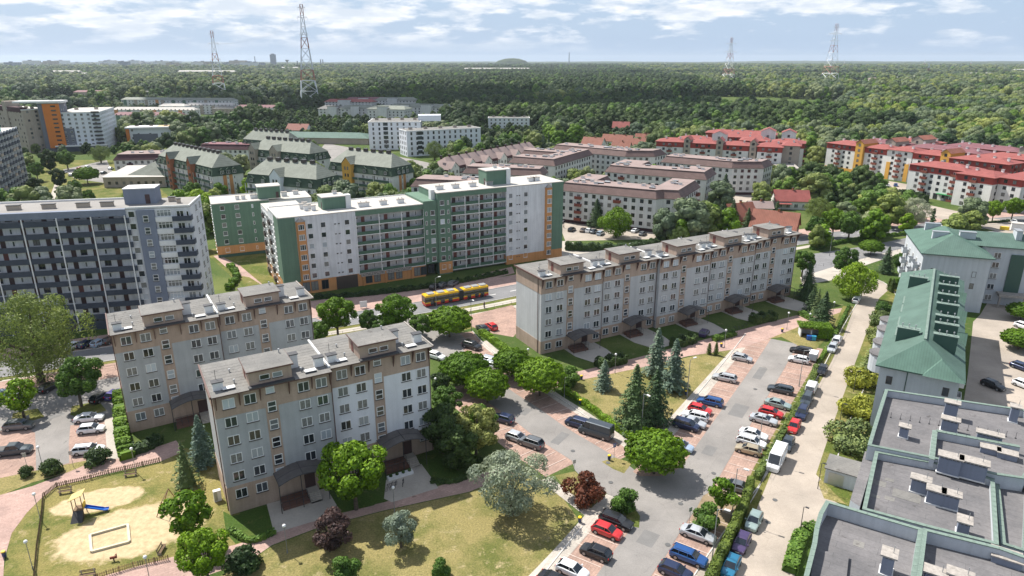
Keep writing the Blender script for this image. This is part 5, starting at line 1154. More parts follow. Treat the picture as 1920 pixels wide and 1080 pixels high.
# low maroon mansard houses and pitched hall roofs by the left forecourt
mansard_block('maroon mansard house with white dormer gables left of the copper roofs', G(213, 301, 9), None, 9.0, [(0, 0), (26, 0), (26, 18), (0, 18)], floors=3, wall='warm_white', mans='dark_brown_wall', top='roof_brown', rz=R(8), skylights=False, balc_edges=(0,), balc='dark_brown_wall', group='maroon mansard houses')
mansard_block('maroon mansard house tucked behind the long copper roofed block', G(372, 280, 8), None, 8.0, [(0, 0), (34, 0), (34, 14), (0, 14)], floors=2, wall='warm_white', mans='dark_brown_wall', top='roof_maroon', rz=R(-6), skylights=True, balc_edges=(), group='maroon mansard houses')
def hall():
 t, _ = site('pool_hall', 'low hall with white pyramid roof, ridge glazing and flat grey wings', 'hall', G(196, 352), None, rz=R(4))
 m = MB(); m.box(0, 0, 0, 30, 11, 5.0); m.box(0, 15, 0, 26, 27, 5.6); m.build('wall', M['tan_wall'], t)
 for y0, y1, z, x1 in ((-.4, 11.4, 5.0, 30.4), (14.6, 27.4, 5.6, 26.4)):
  m = MB(); m.add([(-.4, y0, z), (x1, y0, z), (x1, y1, z + 1.2), (-.4, y1, z + 1.2), (-.4, y0, z + .2), (x1, y0, z + .2), (x1, y1, z + 1.4), (-.4, y1, z + 1.4)], [(0, 3, 2, 1), (4, 5, 6, 7), (0, 1, 5, 4), (2, 3, 7, 6), (1, 2, 6, 5), (3, 0, 4, 7)]); m.build('roof', M['felt_light'], t)
 m = MB(); z = 5.4; m.add([(10, 3, z), (34, 1, z), (38, 26, z), (12, 30, z), (24, 10, z + 7), (24, 22, z + 7)], [(0, 1, 4), (1, 2, 5, 4), (2, 3, 5), (3, 0, 4, 5)]); m.build('pyramid_roof', M['roof_pale_green'], t)
 for k in range(9):
  m = MB(); m.box(22.6, 8.6 + k * 1.8, z + 6.2, 25.4, 9.6 + k * 1.8, z + 7.4); m.build('ridge_vent', M['rail_dark'], t)
 m = MB(); m.box(30, 4, 0, 44, 14, 7); m.build('brick_wing', M['brick_red'], t); m = MB(); m.box(29.6, 3.6, 7, 44.4, 14.4, 7.4); m.build('roof', M['felt_light'], t)
 m = MB(); m.box(28, 19, 0, 42, 27, 7); m.build('brick_wing', M['brick_red'], t); m = MB(); m.box(27.6, 18.6, 7, 42.4, 27.4, 7.4); m.build('roof', M['felt_light'], t)
 Wall(t, (0, 0), (30, 0)).even('dark', (1.5,), 3.5)
hall()
# ------------------------------------------------------------------ tall blocks at the left edge
def flat_tower(label, A, h, rz, L_, W, wall, floors, keyf='dark', step=3.2, roof='felt_light', bands=(), extra=None, group=None, cat='apartment tower', skip=0.0, name='apartment_tower', parapet='white_paint'):
 t, _ = site(name, label, cat, A, None, h, rz, group=group); s = h / floors
 m = MB(); m.box(0, 0, 0, L_, W, h); m.build('wall', M[wall], t)
 m = MB(); m.box(-.2, -.2, h, L_ + .2, W + .2, h + .5, 0); m.box(.3, .3, h + .5, L_ - .3, W - .3, h + .52, 1); m.build('roof', [M[parapet], M[roof]], t)
 for (x0, x1, z0, z1, mt) in bands: m = MB(); m.box(x0, -.08, z0, x1, .02, z1); m.build('colour_panel', M[mt], t)
 zs = [k * s + .9 for k in range(floors)]; Wall(t, (0, -.08 if bands else 0), (L_, -.08 if bands else 0)).even(keyf, zs, step, skip=skip)
 for a, b in (((L_, 0), (L_, W)), ((0, W), (0, 0))): Wall(t, a, b).even(keyf, zs, step, skip=skip)
 for i in range(max(1, int(L_ / 9))): chimney(t, (i + .5) * L_ / max(1, int(L_ / 9)), W * .5, h + .5, 2.4, 1.4, 1.3, 'tan_wall', 'felt_dark')
 if extra: extra(t)
 return t
def ex_orange(t):
 m = MB(); m.box(3.0, -.6, 2.5, 13.2, .0, 31.8); m.build('orange_panel', M['bright_orange'], t)
 for k in range(10): m = MB(); m.box(8, -.68, 4.5 + k * 2.8, 11, -.601, 5.5 + k * 2.8); m.build('window', M['glass'], t)
 m = MB(); m.box(-14, -1.2, 32.5, 15, 11, 33.7); m.build('roof_slab', M['white_paint'], t)
flat_tower('orange and dark grey tower with a projecting white roof slab', G(88, 285), 32.0, R(12), 13, 13, 'grey_wall', 11, 'slim', 3.4, extra=ex_orange, skip=.5)
def ex_white(t):
 m = MB(); m.box(-4, -3, 0, 27, -.1, 3.4); m.build('shop_front', M['slate_panel'], t); m = MB(); m.box(-4.2, -3.2, 3.4, 27.2, -.12, 4.2); m.build('shop_canopy', M['white_paint'], t)
 for k in range(9): m = MB(); m.box(20.5, -1.3, 4.5 + k * 2.6, 25.3, -.1, 5.6 + k * 2.6); m.build('balcony', M['rail_dark'], t)
flat_tower('white tower block with blue grey panels and a row of corner balconies', G(121, 284), 25.5, R(19), 25, 52, 'modern_white', 9, 'double', 3.9, bands=((.0, 8.5, 4, 15.5, 'grey_wall'),), extra=ex_white)
def ex_maroon(t):
 for x0, x1 in ((0, 36), (44, 66)): m = MB(); m.box(x0, -.3, 26.5, x1, 4, 29.6); m.build('mansard', M['dark_brown_wall'], t)
 m = MB(); m.box(37, -.6, 0, 43, 8, 33); m.build('stair_tower', M['tan_wall'], t)
t_ = flat_tower('big plain beige tower block with maroon top storey at the left edge', Vector((-381, 508, 0)), 27.9, R(-36), 68, 16, 'tan_wall', 10, 'dark', 5.0, extra=ex_maroon, skip=.35)
def ex_edge(t):
 for k in range(1, 11):
  z = k * 2.75 - .2
  for i in range(12):
   x = 2 + i * 5.1; m = ('balc', 3.6, 1.2, random.choice(['slate_panel', 'slate_panel', 'slate_panel', 'tan_wall']), 1.0, 'slab_beige')
   if m not in WM: Wall(t, (0, 0), (60, 0)).balcony(x, z, 3.6, 1.2, m[3])
   else: put(WM[m], 'balcony', t, (x, 0, z))
 for i in range(13): m = MB(); m.box(i * 5.1 - .4, -.9, 0, i * 5.1 + .1, 0, 29); m.build('fin_wall', M['white_wall'], t)
 m = MB(); m.box(20, 3, 28.5, 27, 8, 31.5); m.build('lift_house', M['white_paint'], t); m = MB(); m.box(40, 2, 28.5, 46, 8, 31.2); m.build('lift_house', plain('turquoise_panel', (.05, .42, .42), .6), t)
flat_tower('slab tower with slate and ochre balconies at the left edge behind the gallery block', Vector((-219, 283, 0)), 28.0, R(112), 64, 13, 'white_wall', 10, 'double', 5.1, extra=ex_edge)
bpy.data.objects  # the slab's balcony side looks right, towards the forecourt
def ex_office(t):
 m = MB(); m.box(-1.2, -1, 0, 1.0, -.02, 11.5); m.build('orange_pier', M['bright_orange'], t)
 m = MB(); m.box(3, -.1, 0, 20, .02, 7.6); m.build('grey_panel', M['grey_wall'], t)
 m = MB(); m.box(-1.5, -1.5, 11.5, 32, 14, 12.6); m.build('roof_rim', M['white_paint'], t); m = MB(); m.box(19, 1, 12.6, 31, 13, 12.65); m.build('ochre_roof_court', M['sand'], t)
flat_tower('small white office with an orange pier and ochre roof court', G(243, 266, 2.0), 11.5, R(14), 30, 13, 'modern_white', 4, 'dark', 4, extra=ex_office, cat='office', name='office_building', skip=.4)
# white modern pair
def ex_mod1(t):
 m = MB(); m.box(34, 10, 18.5, 50, 22, 22.5); m.build('plant_storey', M['modern_white'], t)
 for k in range(6): m = MB(); m.box(10.2, -.06, 1.4 + k * 3, 13.4, .0, 3.6 + k * 3); m.build('loggia', M['glass'], t)
flat_tower('left of the two smooth white blocks by the asphalt deck', G(690, 230, 18.6), 18.6, R(5), 36, 30, 'modern_white', 6, 'tall', 4.2, roof='felt_grey', extra=ex_mod1, name='apartment_block', cat='apartment block')
def ex_mod2(t):
 for k in range(5): m = MB(); m.box(7.2, -.06, 1.6 + k * 3, 10.4, .0, 3.8 + k * 3); m.build('loggia', M['glass'], t)
flat_tower('right of the two smooth white blocks, nearest the gabled row', G(762, 247, 16.0), 16.0, R(26), 52, 16, 'modern_white', 5, 'tall', 3.8, roof='felt_grey', extra=ex_mod2, name='apartment_block', cat='apartment block')
# ------------------------------------------------------------------ red roofed estates
def red_wing(t, x0, y0, L_, W, h, rz=0.0, wall='warm_white', band='band_red', roof='roof_red', floors=5, step=3.4, hr=1.8, ang=0, base=0, balc=True):
 o = put(None, 'wing', t, (x0, y0, 0), rz)
 m = MB(); m.box(0, 0, base, L_, W, h - 2.75); m.build('wall', M[wall], o)
 m = MB(); m.box(-.12, -.12, h - 2.75, L_ + .12, W + .12, h); m.build('top_storey', M[band], o)
 m = MB(); X0, X1, Y0, Y1 = -.8, L_ + .8, -.8, W + .8; ym = W / 2; hh = (Y1 - Y0) / 2
 m.box(X0, Y0, h, X1, Y1, h + .15, 1); z = h + .155
 a = min(hh, L_ * .4); m.add([(X0, Y0, z), (X1, Y0, z), (X1, Y1, z), (X0, Y1, z), (X0 + a, ym, z + hr), (X1 - a, ym, z + hr)], [(0, 1, 5, 4), (2, 3, 4, 5), (3, 0, 4), (1, 2, 5)], 0); m.build('roof', [M[roof], M['rail_red']], o)
 zs = [h - 2.75 * (k + 1) + .8 for k in range(floors)]
 for wi, (p, q) in enumerate((((0, 0), (L_, 0)), ((L_, 0), (L_, W)), ((0, W), (0, 0)))):
  W_ = Wall(o, p, q); n = max(1, int((W_.L - 2) / step))
  for i in range(n):
   tt = W_.L / 2 + (i - (n - 1) / 2) * step
   for k, z_ in enumerate(zs):
    off = .125 if k == 0 else 0
    if balc and wi < 2 and i % 4 == 1: W_.win('double', tt, z_ - .4, True, off=off); W_.balcony(tt, z_ - .8, 2.8, 1.1, 'rail_red')
    else: W_.win('dark', tt, z_, True, off=off)
 for i in range(max(1, int(L_ / 6))): chimney(o, (i + .6) * L_ / max(1, int(L_ / 6)), W * random.uniform(.3, .7), z + hr * .4, .9, .9, 1.5, 'white_paint', 'chimney_cap')
 return o
def stair_gable(t, x, y, w, d, h, wall, roof='roof_orange', rz=0):
 o = put(None, 'stair_gable', t, (x, y, 0), rz); m = MB(); m.box(0, 0, 0, w, d, h); m.add([(0, 0, h), (w, 0, h), (w / 2, 0, h + 1.7), (0, d, h), (w, d, h), (w / 2, d, h + 1.7)], [(0, 1, 2), (4, 3, 5)]); m.build('wall', M[wall], o)
 m = MB(); m.add([(-.4, -.4, h - .1), (w / 2, -.4, h + 1.9), (w / 2, d + .4, h + 1.9), (-.4, d + .4, h - .1), (w + .4, -.4, h - .1), (w + .4, d + .4, h - .1)], [(0, 1, 2, 3), (1, 4, 5, 2)]); m.build('roof', M[roof], o)
 Wall(o, (0, 0), (w, 0)).grid('dark', (w / 2,), [1.5 + 2.75 * k for k in range(int(h / 2.75))], True)
def red_left():
 h = 15.0; A = G(1231, 265, h); B = G(1500, 277, h)
 t, L_ = site('red_roofed_estate', 'left hand estate of white and tan blocks under stepped red roofs', 'apartment block', A, B)
 u = L_ / 8
 red_wing(t, 0, 0, u * 1.6, 13, h, wall='warm_white'); red_wing(t, u * 2.0, -1, u * 1.5, 13, h, wall='warm_white'); red_wing(t, u * 3.7, 0, u * 1.6, 13, h - .4, wall='warm_white')
 red_wing(t, u * 5.8, -4, u * 1.3, 14, h, wall='warm_white'); red_wing(t, u * 7.1, 1, u * .9, 15, h + .6, wall='tan_wall', band='tan_wall', balc=False)
 for i, x in enumerate((u * 1.65, u * 3.5, u * 5.35)): stair_gable(t, x, -1.6, 3.6, 9, h + 1.8, 'tan_wall', 'roof_red')
 red_wing(t, u * .8, 22, u * 2, 13, h - .5, wall='warm_white'); red_wing(t, u * 3.0, 40, u * 3, 13, h, wall='tan_wall'); red_wing(t, u * 4.6, 20, u * 1.6, 13, h + .4, wall='tan_wall'); red_wing(t, u * 6.4, 24, u * 1.8, 14, h - .4, wall='warm_white'); red_wing(t, u * 2.0, 62, u * 4.4, 13, h, wall='tan_wall')
 stair_gable(t, u * 2.9, 24, 8, 9, h + 3, 'warm_white', 'roof_red'); stair_gable(t, u * 5.6, 44, 8, 9, h + 4, 'warm_white', 'roof_red'); stair_gable(t, u * 6.8, 50, 8, 9, h + 3, 'warm_white', 'roof_red')
red_left()
def red_right():
 h = 15.0; A = G(1552, 268, h); B = G(1765, 293, h)
 t, L_ = site('red_roofed_estate', 'estate with amber stair towers and red and maroon roofs at the wood edge', 'apartment block', A, B)
 u = L_ / 6
 red_wing(t, 0, 0, u * 1.75, 13, h); red_wing(t, u * 2.2, 0, u * 1.2, 13, h); red_wing(t, u * 3.4, 0, u * 1.25, 13.5, h + .3, wall='warm_white', band='warm_white'); red_wing(t, u * 4.7, 0, u * 1.3, 13, h)
 m = MB(); m.box(u * 3.4 + .4, -.2, 0, u * 3.4 + 2.6, -.02, 9); m.box(u * 4.6 - 2.4, -.2, 0, u * 4.6 - .2, -.02, 9); m.build('amber_panel', M['yellow_wall'], t)
 m = MB(); m.box(.3, -.15, 0, u * 1.7, -.02, 2.4); m.build('amber_panel', M['yellow_wall'], t)
 for x in (u * 1.75, u * 6.05): stair_gable(t, x, -1.5, 4.6, 12, h + 2.0, 'yellow_wall')
 red_wing(t, u * 6.4 + 2, -4, 26, 14, h + .2, band='band_red', wall='band_red')
 red_wing(t, u * .2, 24, u * 2.4, 13, h, roof='roof_maroon'); red_wing(t, u * 3.0, 24, u * 3.4, 13, h, roof='roof_maroon'); red_wing(t, u * 6.6, 20, 30, 14, h)
 red_wing(t, u * 1, 46, u * 2, 13, h); red_wing(t, u * 3.6, 48, u * 3.4, 13, h, roof='roof_maroon'); red_wing(t, u * 7.4, 46, 30, 13, h)
 stair_gable(t, u * 2.2, 40, 7, 12, h + 2.6, 'tan_wall'); stair_gable(t, u * 2.0, 20, 6, 12, h + 2.2, 'tan_wall'); stair_gable(t, u * 7.2, 44, 7, 12, h + 2.6, 'tan_wall')
red_right()
def red_front():
 h = 14.0; A = G(1707, 308, h)
 t, L_ = site('red_roofed_block', 'white corner block with red top storey nearest the side street, shops at street level', 'apartment block', A, None, rz=R(-62))
 red_wing(t, 0, 0, 25, 14, h);
 o = red_wing(t, 24, -4.5, 15, 17, h - .5, wall='warm_white')
 red_wing(t, 39.2, -1, 9, 28, h - .3, wall='cream_wall', balc=False)
 for x in (3, 9, 14, 19): Wall(t, (0, -.02), (25, -.02)).win('shop', x, .2, True)
 m = MB(); m.box(15, -1.6, 2.8, 22, -.02, 3.1); m.build('green_awning', plain('awning_green', (.04, .25, .09), .7), t)
red_front()
# car park building and small houses
def gable_house(label, A, rz, L_, W, h, hr, roof, wall, cat='house', group=None, porch=False):
 t, _ = site('house', label, cat, A, None, rz=rz, group=group)
 m = MB(); m.box(0, 0, 0, L_, W, h); m.add([(0, 0, h), (0, W, h), (0, W / 2, h + hr)], [(0, 2, 1)]); m.add([(L_, 0, h), (L_, W, h), (L_, W / 2, h + hr)], [(0, 1, 2)]); m.build('wall', M[wall], t)
 m = MB(); o = .6; k = hr / (W / 2); e = h - o * k
 m.add([(-o, -o, e), (L_ + o, -o, e), (L_ + o, W / 2, h + hr), (-o, W / 2, h + hr), (-o, W + o, e), (L_ + o, W + o, e), (-o, -o, e - .15), (L_ + o, -o, e - .15)], [(0, 1, 2, 3), (3, 2, 5, 4), (6, 7, 1, 0)]); m.build('roof', M[roof], t)
 Wall(t, (0, 0), (L_, 0)).even('double', (.9,), 3.2); Wall(t, (L_, 0), (L_, W)).even('double', (.9,), 3.4); Wall(t, (0, W), (0, 0)).even('double', (.9,), 3.4)
 chimney(t, L_ * .55, W / 2, h + hr - .5, .7, .6, 1.3, 'brick_red', 'felt_dark')
 if porch: m = MB(); m.box(.2, -3, 2.6, L_ * .45, -.01, 2.8); m.build('porch_roof', M[roof], t)
 return t
gable_house('red roofed white house with a porch among the garden trees', G(1453, 392), R(-8), 13.5, 9, 4.0, 3.6, 'roof_red', 'warm_white', porch=True)
gable_house('pink roofed garage house left of the red roofed one', G(1405, 402), R(-6), 9, 7, 3.0, 2.0, 'roof_brown', 'warm_white')
gable_house('terracotta house with a big wooden gable window behind the long tan block', G(1405, 440), R(-30), 15, 11, 3.4, 5.2, 'roof_orange', 'brick_red')
gable_house('terracotta house mostly hidden by spruces left of the gable window house', G(1375, 428), R(20), 11, 10, 3.4, 5.0, 'roof_orange', 'brick_red')
for i, (px, py, rz, L_) in enumerate(((1090, 278, -30, 15), (1128, 272, -25, 14), (1152, 274, -25, 12), (1175, 281, -25, 13), (1145, 288, -25, 12), (1190, 271, -20, 12))):
 gable_house(['terracotta cottage, leftmost of the small cluster', 'terracotta cottage at the back of the small cluster', 'terracotta cottage with twin dormers', 'terracotta cottage beside the tall poplar', 'terracotta cottage hard behind the mansard block', 'terracotta cottage, rightmost of the cluster'][i], G(px, py), R(rz), L_, 9, 3.6, 4.2, 'roof_orange', 'warm_white', group='terracotta cottages')
gable_house('lone red roofed house against the dark poplars', G(1148, 247), R(-15), 14, 10, 4, 4.5, 'roof_red', 'warm_white')
gable_house('white gabled house with a maroon roof at the wood edge behind the deck', G(537, 252), R(-10), 18, 12, 4, 4.5, 'rail_red', 'modern_white')
def deck():
 t, _ = site('parking_garage', 'low open parking garage with a curved ramp between the red estate and the mansards', 'parking garage', G(1385, 335), None, rz=R(-12))
 for z in (2.6, 5.4): m = MB(); m.box(0, 0, z, 30, 18, z + .9); m.build('deck', M['chimney_cap'], t)
 for x in (1, 10, 20, 29): m = MB(); m.box(x - .3, 1, 0, x + .3, 17, 5.4); m.build('pier', M['brick_red'], t)
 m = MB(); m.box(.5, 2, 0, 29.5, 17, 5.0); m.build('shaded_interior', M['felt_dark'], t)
deck()
t, _ = site('market_hall', 'low green roofed hall at the wood edge behind the copper roofs', 'hall', G(500, 268), None, rz=R(-8))
m = MB(); m.box(0, 0, 0, 80, 24, 4.5); m.build('wall', M['tan_wall'], t); m = MB(); m.add([(-1, -1, 4.5), (81, -1, 4.5), (81, 25, 4.5), (-1, 25, 4.5), (10, 12, 7.5), (70, 12, 7.5)], [(0, 1, 5, 4), (1, 2, 5), (2, 3, 4, 5), (3, 0, 4)]); m.build('roof', M['roof_green'], t)
flat_tower('white villa block with slate pitched upper floor among the trees', G(915, 222, 9), 9.0, R(0), 38, 16, 'modern_white', 3, 'dark', 4, cat='villa', name='villa_block', roof='felt_grey')
# ------------------------------------------------------------------ far estates on the left and in the middle
FARB = [('long cream terrace with a dark mansard near the office', 215, 236, 10, 66, 12, 'cream_wall', 'roof_maroon', 4), ('second cream terrace parallel behind it', 212, 224, 10, 90, 12, 'cream_wall', 'felt_light', 4),
  ('cream terrace with maroon roof strip left of the tall pylon', 443, 219, 10, 46, 12, 'cream_wall', 'roof_maroon', 4), ('pale terrace right behind the dark grove', 350, 214, 10, 56, 12, 'cream_wall', 'felt_light', 4),
  ('pale green terrace at the foot of the shorter mast', 230, 205, 12, 62, 14, 'cream_wall', 'roof_pale_green', 4), ('green and white stepped terrace beside it', 300, 206, 12, 96, 14, 'cream_wall', 'roof_pale_green', 4),
  ('maroon gabled houses at the edge of the left woods', 140, 186, 11, 60, 14, 'tan_wall', 'roof_maroon', 3), ('white low block in front of the maroon gables', 142, 196, 8, 40, 12, 'warm_white', 'felt_light', 2), ('row with round gable windows', 200, 184, 9, 90, 12, 'warm_white', 'felt_grey', 3),
  ('white block in the middle of the far left estate', 300, 216, 10, 30, 12, 'modern_white', 'felt_light', 3), ('grey roofed low hall before the white terraces', 400, 216, 7, 24, 14, 'tan_wall', 'felt_grey', 2)]
for lb, px, py, h, L_, W, wall, roof, fl in FARB:
 t, _ = site('terrace_block', lb, 'apartment block', G(px, py), None, rz=R(-4)); m = MB(); m.box(0, 0, 0, L_, W, h); m.build('wall', M[wall], t)
 m = MB(); m.add([(-.5, -.5, h), (L_ + .5, -.5, h), (L_ + .5, W + .5, h), (-.5, W + .5, h), (3, W / 2, h + 2.6), (L_ - 3, W / 2, h + 2.6)], [(0, 1, 5, 4), (1, 2, 5), (2, 3, 4, 5), (3, 0, 4)]); m.build('roof', M[roof], t)
 Wall(t, (0, 0), (L_, 0)).even('dark', [k * 2.8 + 1 for k in range(fl)], 4.5); Wall(t, (L_, 0), (L_, W)).even('dark', [k * 2.8 + 1 for k in range(fl)], 4.5)
 for k in range(int(L_ / 14)): m = MB(); m.box(3 + k * 14, -.3, 0, 7 + k * 14, -.01, h); m.build('colour_strip', M[random.choice(['orange_wall', 'green_wall', 'tan_wall']) if 'green' in lb or 'cream' in lb else 'tan_wall'], t)
names = ['near left', 'left', 'left of centre', 'central', 'rear', 'right of centre', 'right', 'far right']
for i, (px, py, L_, W, h, roof, rz) in enumerate(((598, 224, 40, 16, 11, 'felt_grey', -12), (640, 226, 34, 18, 12, 'roof_pale_green', 10), (690, 229, 40, 20, 13, 'roof_pale_green', -14), (735, 222, 34, 18, 12, 'roof_pale_green', 12), (610, 208, 60, 18, 11, 'roof_red', -8), (650, 206, 50, 16, 12, 'roof_maroon', 10), (770, 222, 46, 18, 12, 'roof_pale_green', -16), (705, 206, 50, 18, 12, 'roof_pale_green', 0))):
 t, _ = site('terrace_block', f'cream block under a low {"red" if "red" in roof else "maroon" if "maroon" in roof else "grey" if "grey" in roof else "pale green"} roof, {names[i]} beyond the white blocks', 'apartment block', G(px, py), None, rz=R(rz))
 m = MB(); m.box(0, 0, 0, L_, W, h); m.build('wall', M['cream_wall'], t); m = MB(); m.add([(-1, -1, h), (L_ + 1, -1, h), (L_ + 1, W + 1, h), (-1, W + 1, h), (4, W / 2, h + 3), (L_ - 4, W / 2, h + 3)], [(0, 1, 5, 4), (1, 2, 5), (2, 3, 4, 5), (3, 0, 4)]); m.build('roof', M[roof], t)
 m = MB(); m.box(L_ * .3, -3, 0, L_ * .55, 3, h + 2.5); m.build('stair_gable', M['cream_wall'], t); m = MB(); m.box(L_ * .3 - .5, -3.5, h + 2.5, L_ * .55 + .5, 3.5, h + 3); m.build('stair_roof', M[roof], t)
 Wall(t, (0, 0), (L_, 0)).even('dark', [k * 2.8 + 1 for k in range(4)], 4.2); Wall(t, (L_, 0), (L_, W)).even('dark', [k * 2.8 + 1 for k in range(4)], 4.2)
from mathutils import noise as mnoise
# ------------------------------------------------------------------ vegetation
rng = np.random.default_rng(11)
LEAF = {
'leaf_mid': leafmat('leaf_mid', (.030, .068, .012), (.085, .150, .028)),
'leaf_bright': leafmat('leaf_bright', (.065, .135, .008), (.155, .27, .015), trans=.3),
'leaf_lime': leafmat('leaf_lime', (.13, .22, .01), (.24, .36, .03), trans=.3),
'leaf_yellow': leafmat('leaf_yellowish', (.13, .16, .05), (.30, .33, .13), trans=.3),
'leaf_willow': leafmat('leaf_willow', (.09, .135, .035), (.18, .235, .07), trans=.3),
'leaf_silver': leafmat('leaf_silver', (.20, .23, .17), (.42, .45, .36), trans=.3),
'leaf_purple': leafmat('leaf_purple', (.035, .022, .024), (.085, .05, .05), trans=.15),
'leaf_red': leafmat('leaf_red_brown', (.07, .022, .012), (.20, .06, .035), trans=.2),
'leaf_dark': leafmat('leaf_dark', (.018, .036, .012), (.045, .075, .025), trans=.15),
'needle_green': leafmat('needle_green', (.018, .038, .016), (.050, .085, .035), trans=.08),
'needle_blue': leafmat('needle_blue', (.035, .062, .05), (.095, .135, .115), trans=.08),
'needle_pale': leafmat('needle_pale', (.05, .08, .03), (.12, .15, .06), trans=.1),
'thuja': leafmat('thuja_green', (.035, .06, .012), (.085, .12, .025), trans=.1),
'yew_gold': leafmat('gold_juniper', (.09, .115, .02), (.17, .19, .035), trans=.15),
'leaf_olive': leafmat('leaf_olive', (.075, .10, .03), (.155, .19, .07), trans=.2),
'leaf_grey': leafmat('leaf_grey_green', (.09, .125, .07), (.17, .215, .13), trans=.2),
}
def quads(name, c, nrm, size, mat, aspect=.7, extra=None):
 """leaf clumps: one small folded card each, real faces spread through the crown"""
 n = len(c); nrm = nrm / np.maximum(np.linalg.norm(nrm, axis=1, keepdims=True), 1e-6)
 r = rng.normal(size=(n, 3)); u = np.cross(nrm, r); u /= np.maximum(np.linalg.norm(u, axis=1, keepdims=True), 1e-6); v = np.cross(nrm, u)
 s = size[:, None]; a = aspect
 P_ = np.stack([c - u * s - v * s * a * .5, c + nrm * s * .25 - v * s * a, c + u * s - v * s * a * .4, c + u * s * .8 + v * s * a * .6, c + nrm * s * .2 + v * s * a, c - u * s * .9 + v * s * a * .5], 1).reshape(-1, 3)
 f = np.array([[0, 1, 4, 5], [1, 2, 3, 4]])[None] + (np.arange(n) * 6)[:, None, None]; f = f.reshape(-1, 4)
 V = P_; Fc = f
 if extra is not None:
  ev, ef = extra; Fc = [list(x) for x in f] + [[j + len(V) for j in q] for q in ef]; V = np.vstack([V, ev])
  me = bpy.data.meshes.new(name); me.from_pydata(V.tolist(), [], Fc)
 else:
  me = bpy.data.meshes.new(name); me.vertices.add(len(V)); me.vertices.foreach_set('co', V.ravel()); me.loops.add(len(f) * 4); me.loops.foreach_set('vertex_index', f.ravel())
  me.polygons.add(len(f)); me.polygons.foreach_set('loop_start', np.arange(len(f)) * 4); me.polygons.foreach_set('loop_total', np.full(len(f), 4))
 me.materials.append(mat); me.update(calc_edges=True); return me
def lump(cx, r, rz, nu=10, nv=6, jit=.12):
 mb = MB(); mb.sphere((0, 0, 0), 1, nu, nv); v = np.array(mb.v); v *= 1 + rng.uniform(-jit, jit, (len(v), 1)); v *= np.array([r, r, rz]); return v + np.array(cx), [list(f) for f in mb.f]
def crown_points(R_, Hc, zc, nl, n, lobe=(.30, .5), flat=0.0, seed=None):
 C_ = []
 for i in range(nl):
  t = i / max(nl - 1, 1); ph = i * 2.399; zz = -1 + 2 * t; rr = math.sqrt(max(0, 1 - zz * zz)) * rng.uniform(.38, .88)
  C_.append((R_ * rr * math.cos(ph), R_ * rr * math.sin(ph), zc + Hc / 2 * zz * .72, R_ * rng.uniform(*lobe)))
 C_ = np.array(C_); w = C_[:, 3] ** 2; k = rng.choice(nl, n, p=w / w.sum()); d = rng.normal(size=(n, 3)); d /= np.linalg.norm(d, axis=1, keepdims=True)
 cen = C_[k, :3]; out = cen - np.array([0, 0, zc]); out /= np.maximum(np.linalg.norm(out, axis=1, keepdims=True), .2)
 d = d + out * .55 + np.array([0, 0, .18]); d /= np.linalg.norm(d, axis=1, keepdims=True)
 rad = C_[k, 3:4] * rng.uniform(.62, 1.08, (n, 1)); p = cen + d * rad * np.array([1, 1, .85]); return p, d, C_
def trunk_mesh(h, r, limbs, name='trunk'):
 mb = MB(); z = 0; pts = [(0, 0, 0)]
 mb.bar((0, 0, 0), (.05 * h * .1, .03, h * .5), r, 0, 7, r * .75); mb.bar((.05 * h * .1, .03, h * .5), (0, 0, h), r * .75, 0, 6, r * .3)
 for (x, y, zz) in limbs: mb.bar((0, 0, h * rng.uniform(.35, .7)), (x, y, zz), r * .45, 0, 5, r * .12)
 return mb.mesh(name, [M['bark']])
SP = {}
def proto_decid(key, H, R_, mat, n=3800, leaf=.24, nl=14, zb=.28, lobe=(.30, .48), dense=False, aspect=.7, core=.0):
 zb_ = H * zb; Hc = H - zb_; zc = zb_ + Hc / 2; p, d, C_ = crown_points(R_, Hc, zc, nl, n, lobe)
 ex = None
 if core:
  vs, fs = [], []
  for c in C_: v, f = lump(c[:3], c[3] * core, c[3] * core * .85); fs += [[j + sum(len(x) for x in vs) for j in q] for q in f]; vs.append(v)
  ex = (np.vstack(vs), fs)
 me = quads('crown', p, d + rng.normal(size=d.shape) * (.22 if core > .7 else .45), rng.uniform(.6, 1.3, len(p)) * leaf, LEAF[mat], aspect, ex)
 SP[key] = (trunk_mesh(zc, R_ * .055 + .06, [tuple(c[:3]) for c in C_[::2]]), me, H)
def proto_globe(key, H, R_, mat, n=6500, leaf=.2):
 """clipped globe maple: one dense ruffled dome with deep ledges"""
 zc = H * .62; Hc = H * .40; th = rng.uniform(0, 2 * math.pi, n); cz = rng.uniform(-.55, 1, n); rr = np.sqrt(1 - cz ** 2)
 bump = 1 + .07 * np.sin(th * 7 + cz * 9) + .06 * np.sin(th * 13 - cz * 17) + .05 * np.sin(cz * 26 + th * 3) + rng.uniform(-.05, .03, n)
 d = np.stack([rr * np.cos(th), rr * np.sin(th), cz], 1); p = d * bump[:, None] * np.array([R_, R_, Hc]) + np.array([0, 0, zc])
 v, f = lump((0, 0, zc), R_ * .84, Hc * .84, 16, 9, .04)
 me = quads('crown', p, d + rng.normal(size=d.shape) * .35, rng.uniform(.7, 1.2, n) * leaf, LEAF[mat], .7, (v, f)); SP[key] = (trunk_mesh(zc * .8, .22, [(R_ * .5, 0, zc), (-R_ * .4, R_ * .3, zc), (0, -R_ * .5, zc)]), me, H)
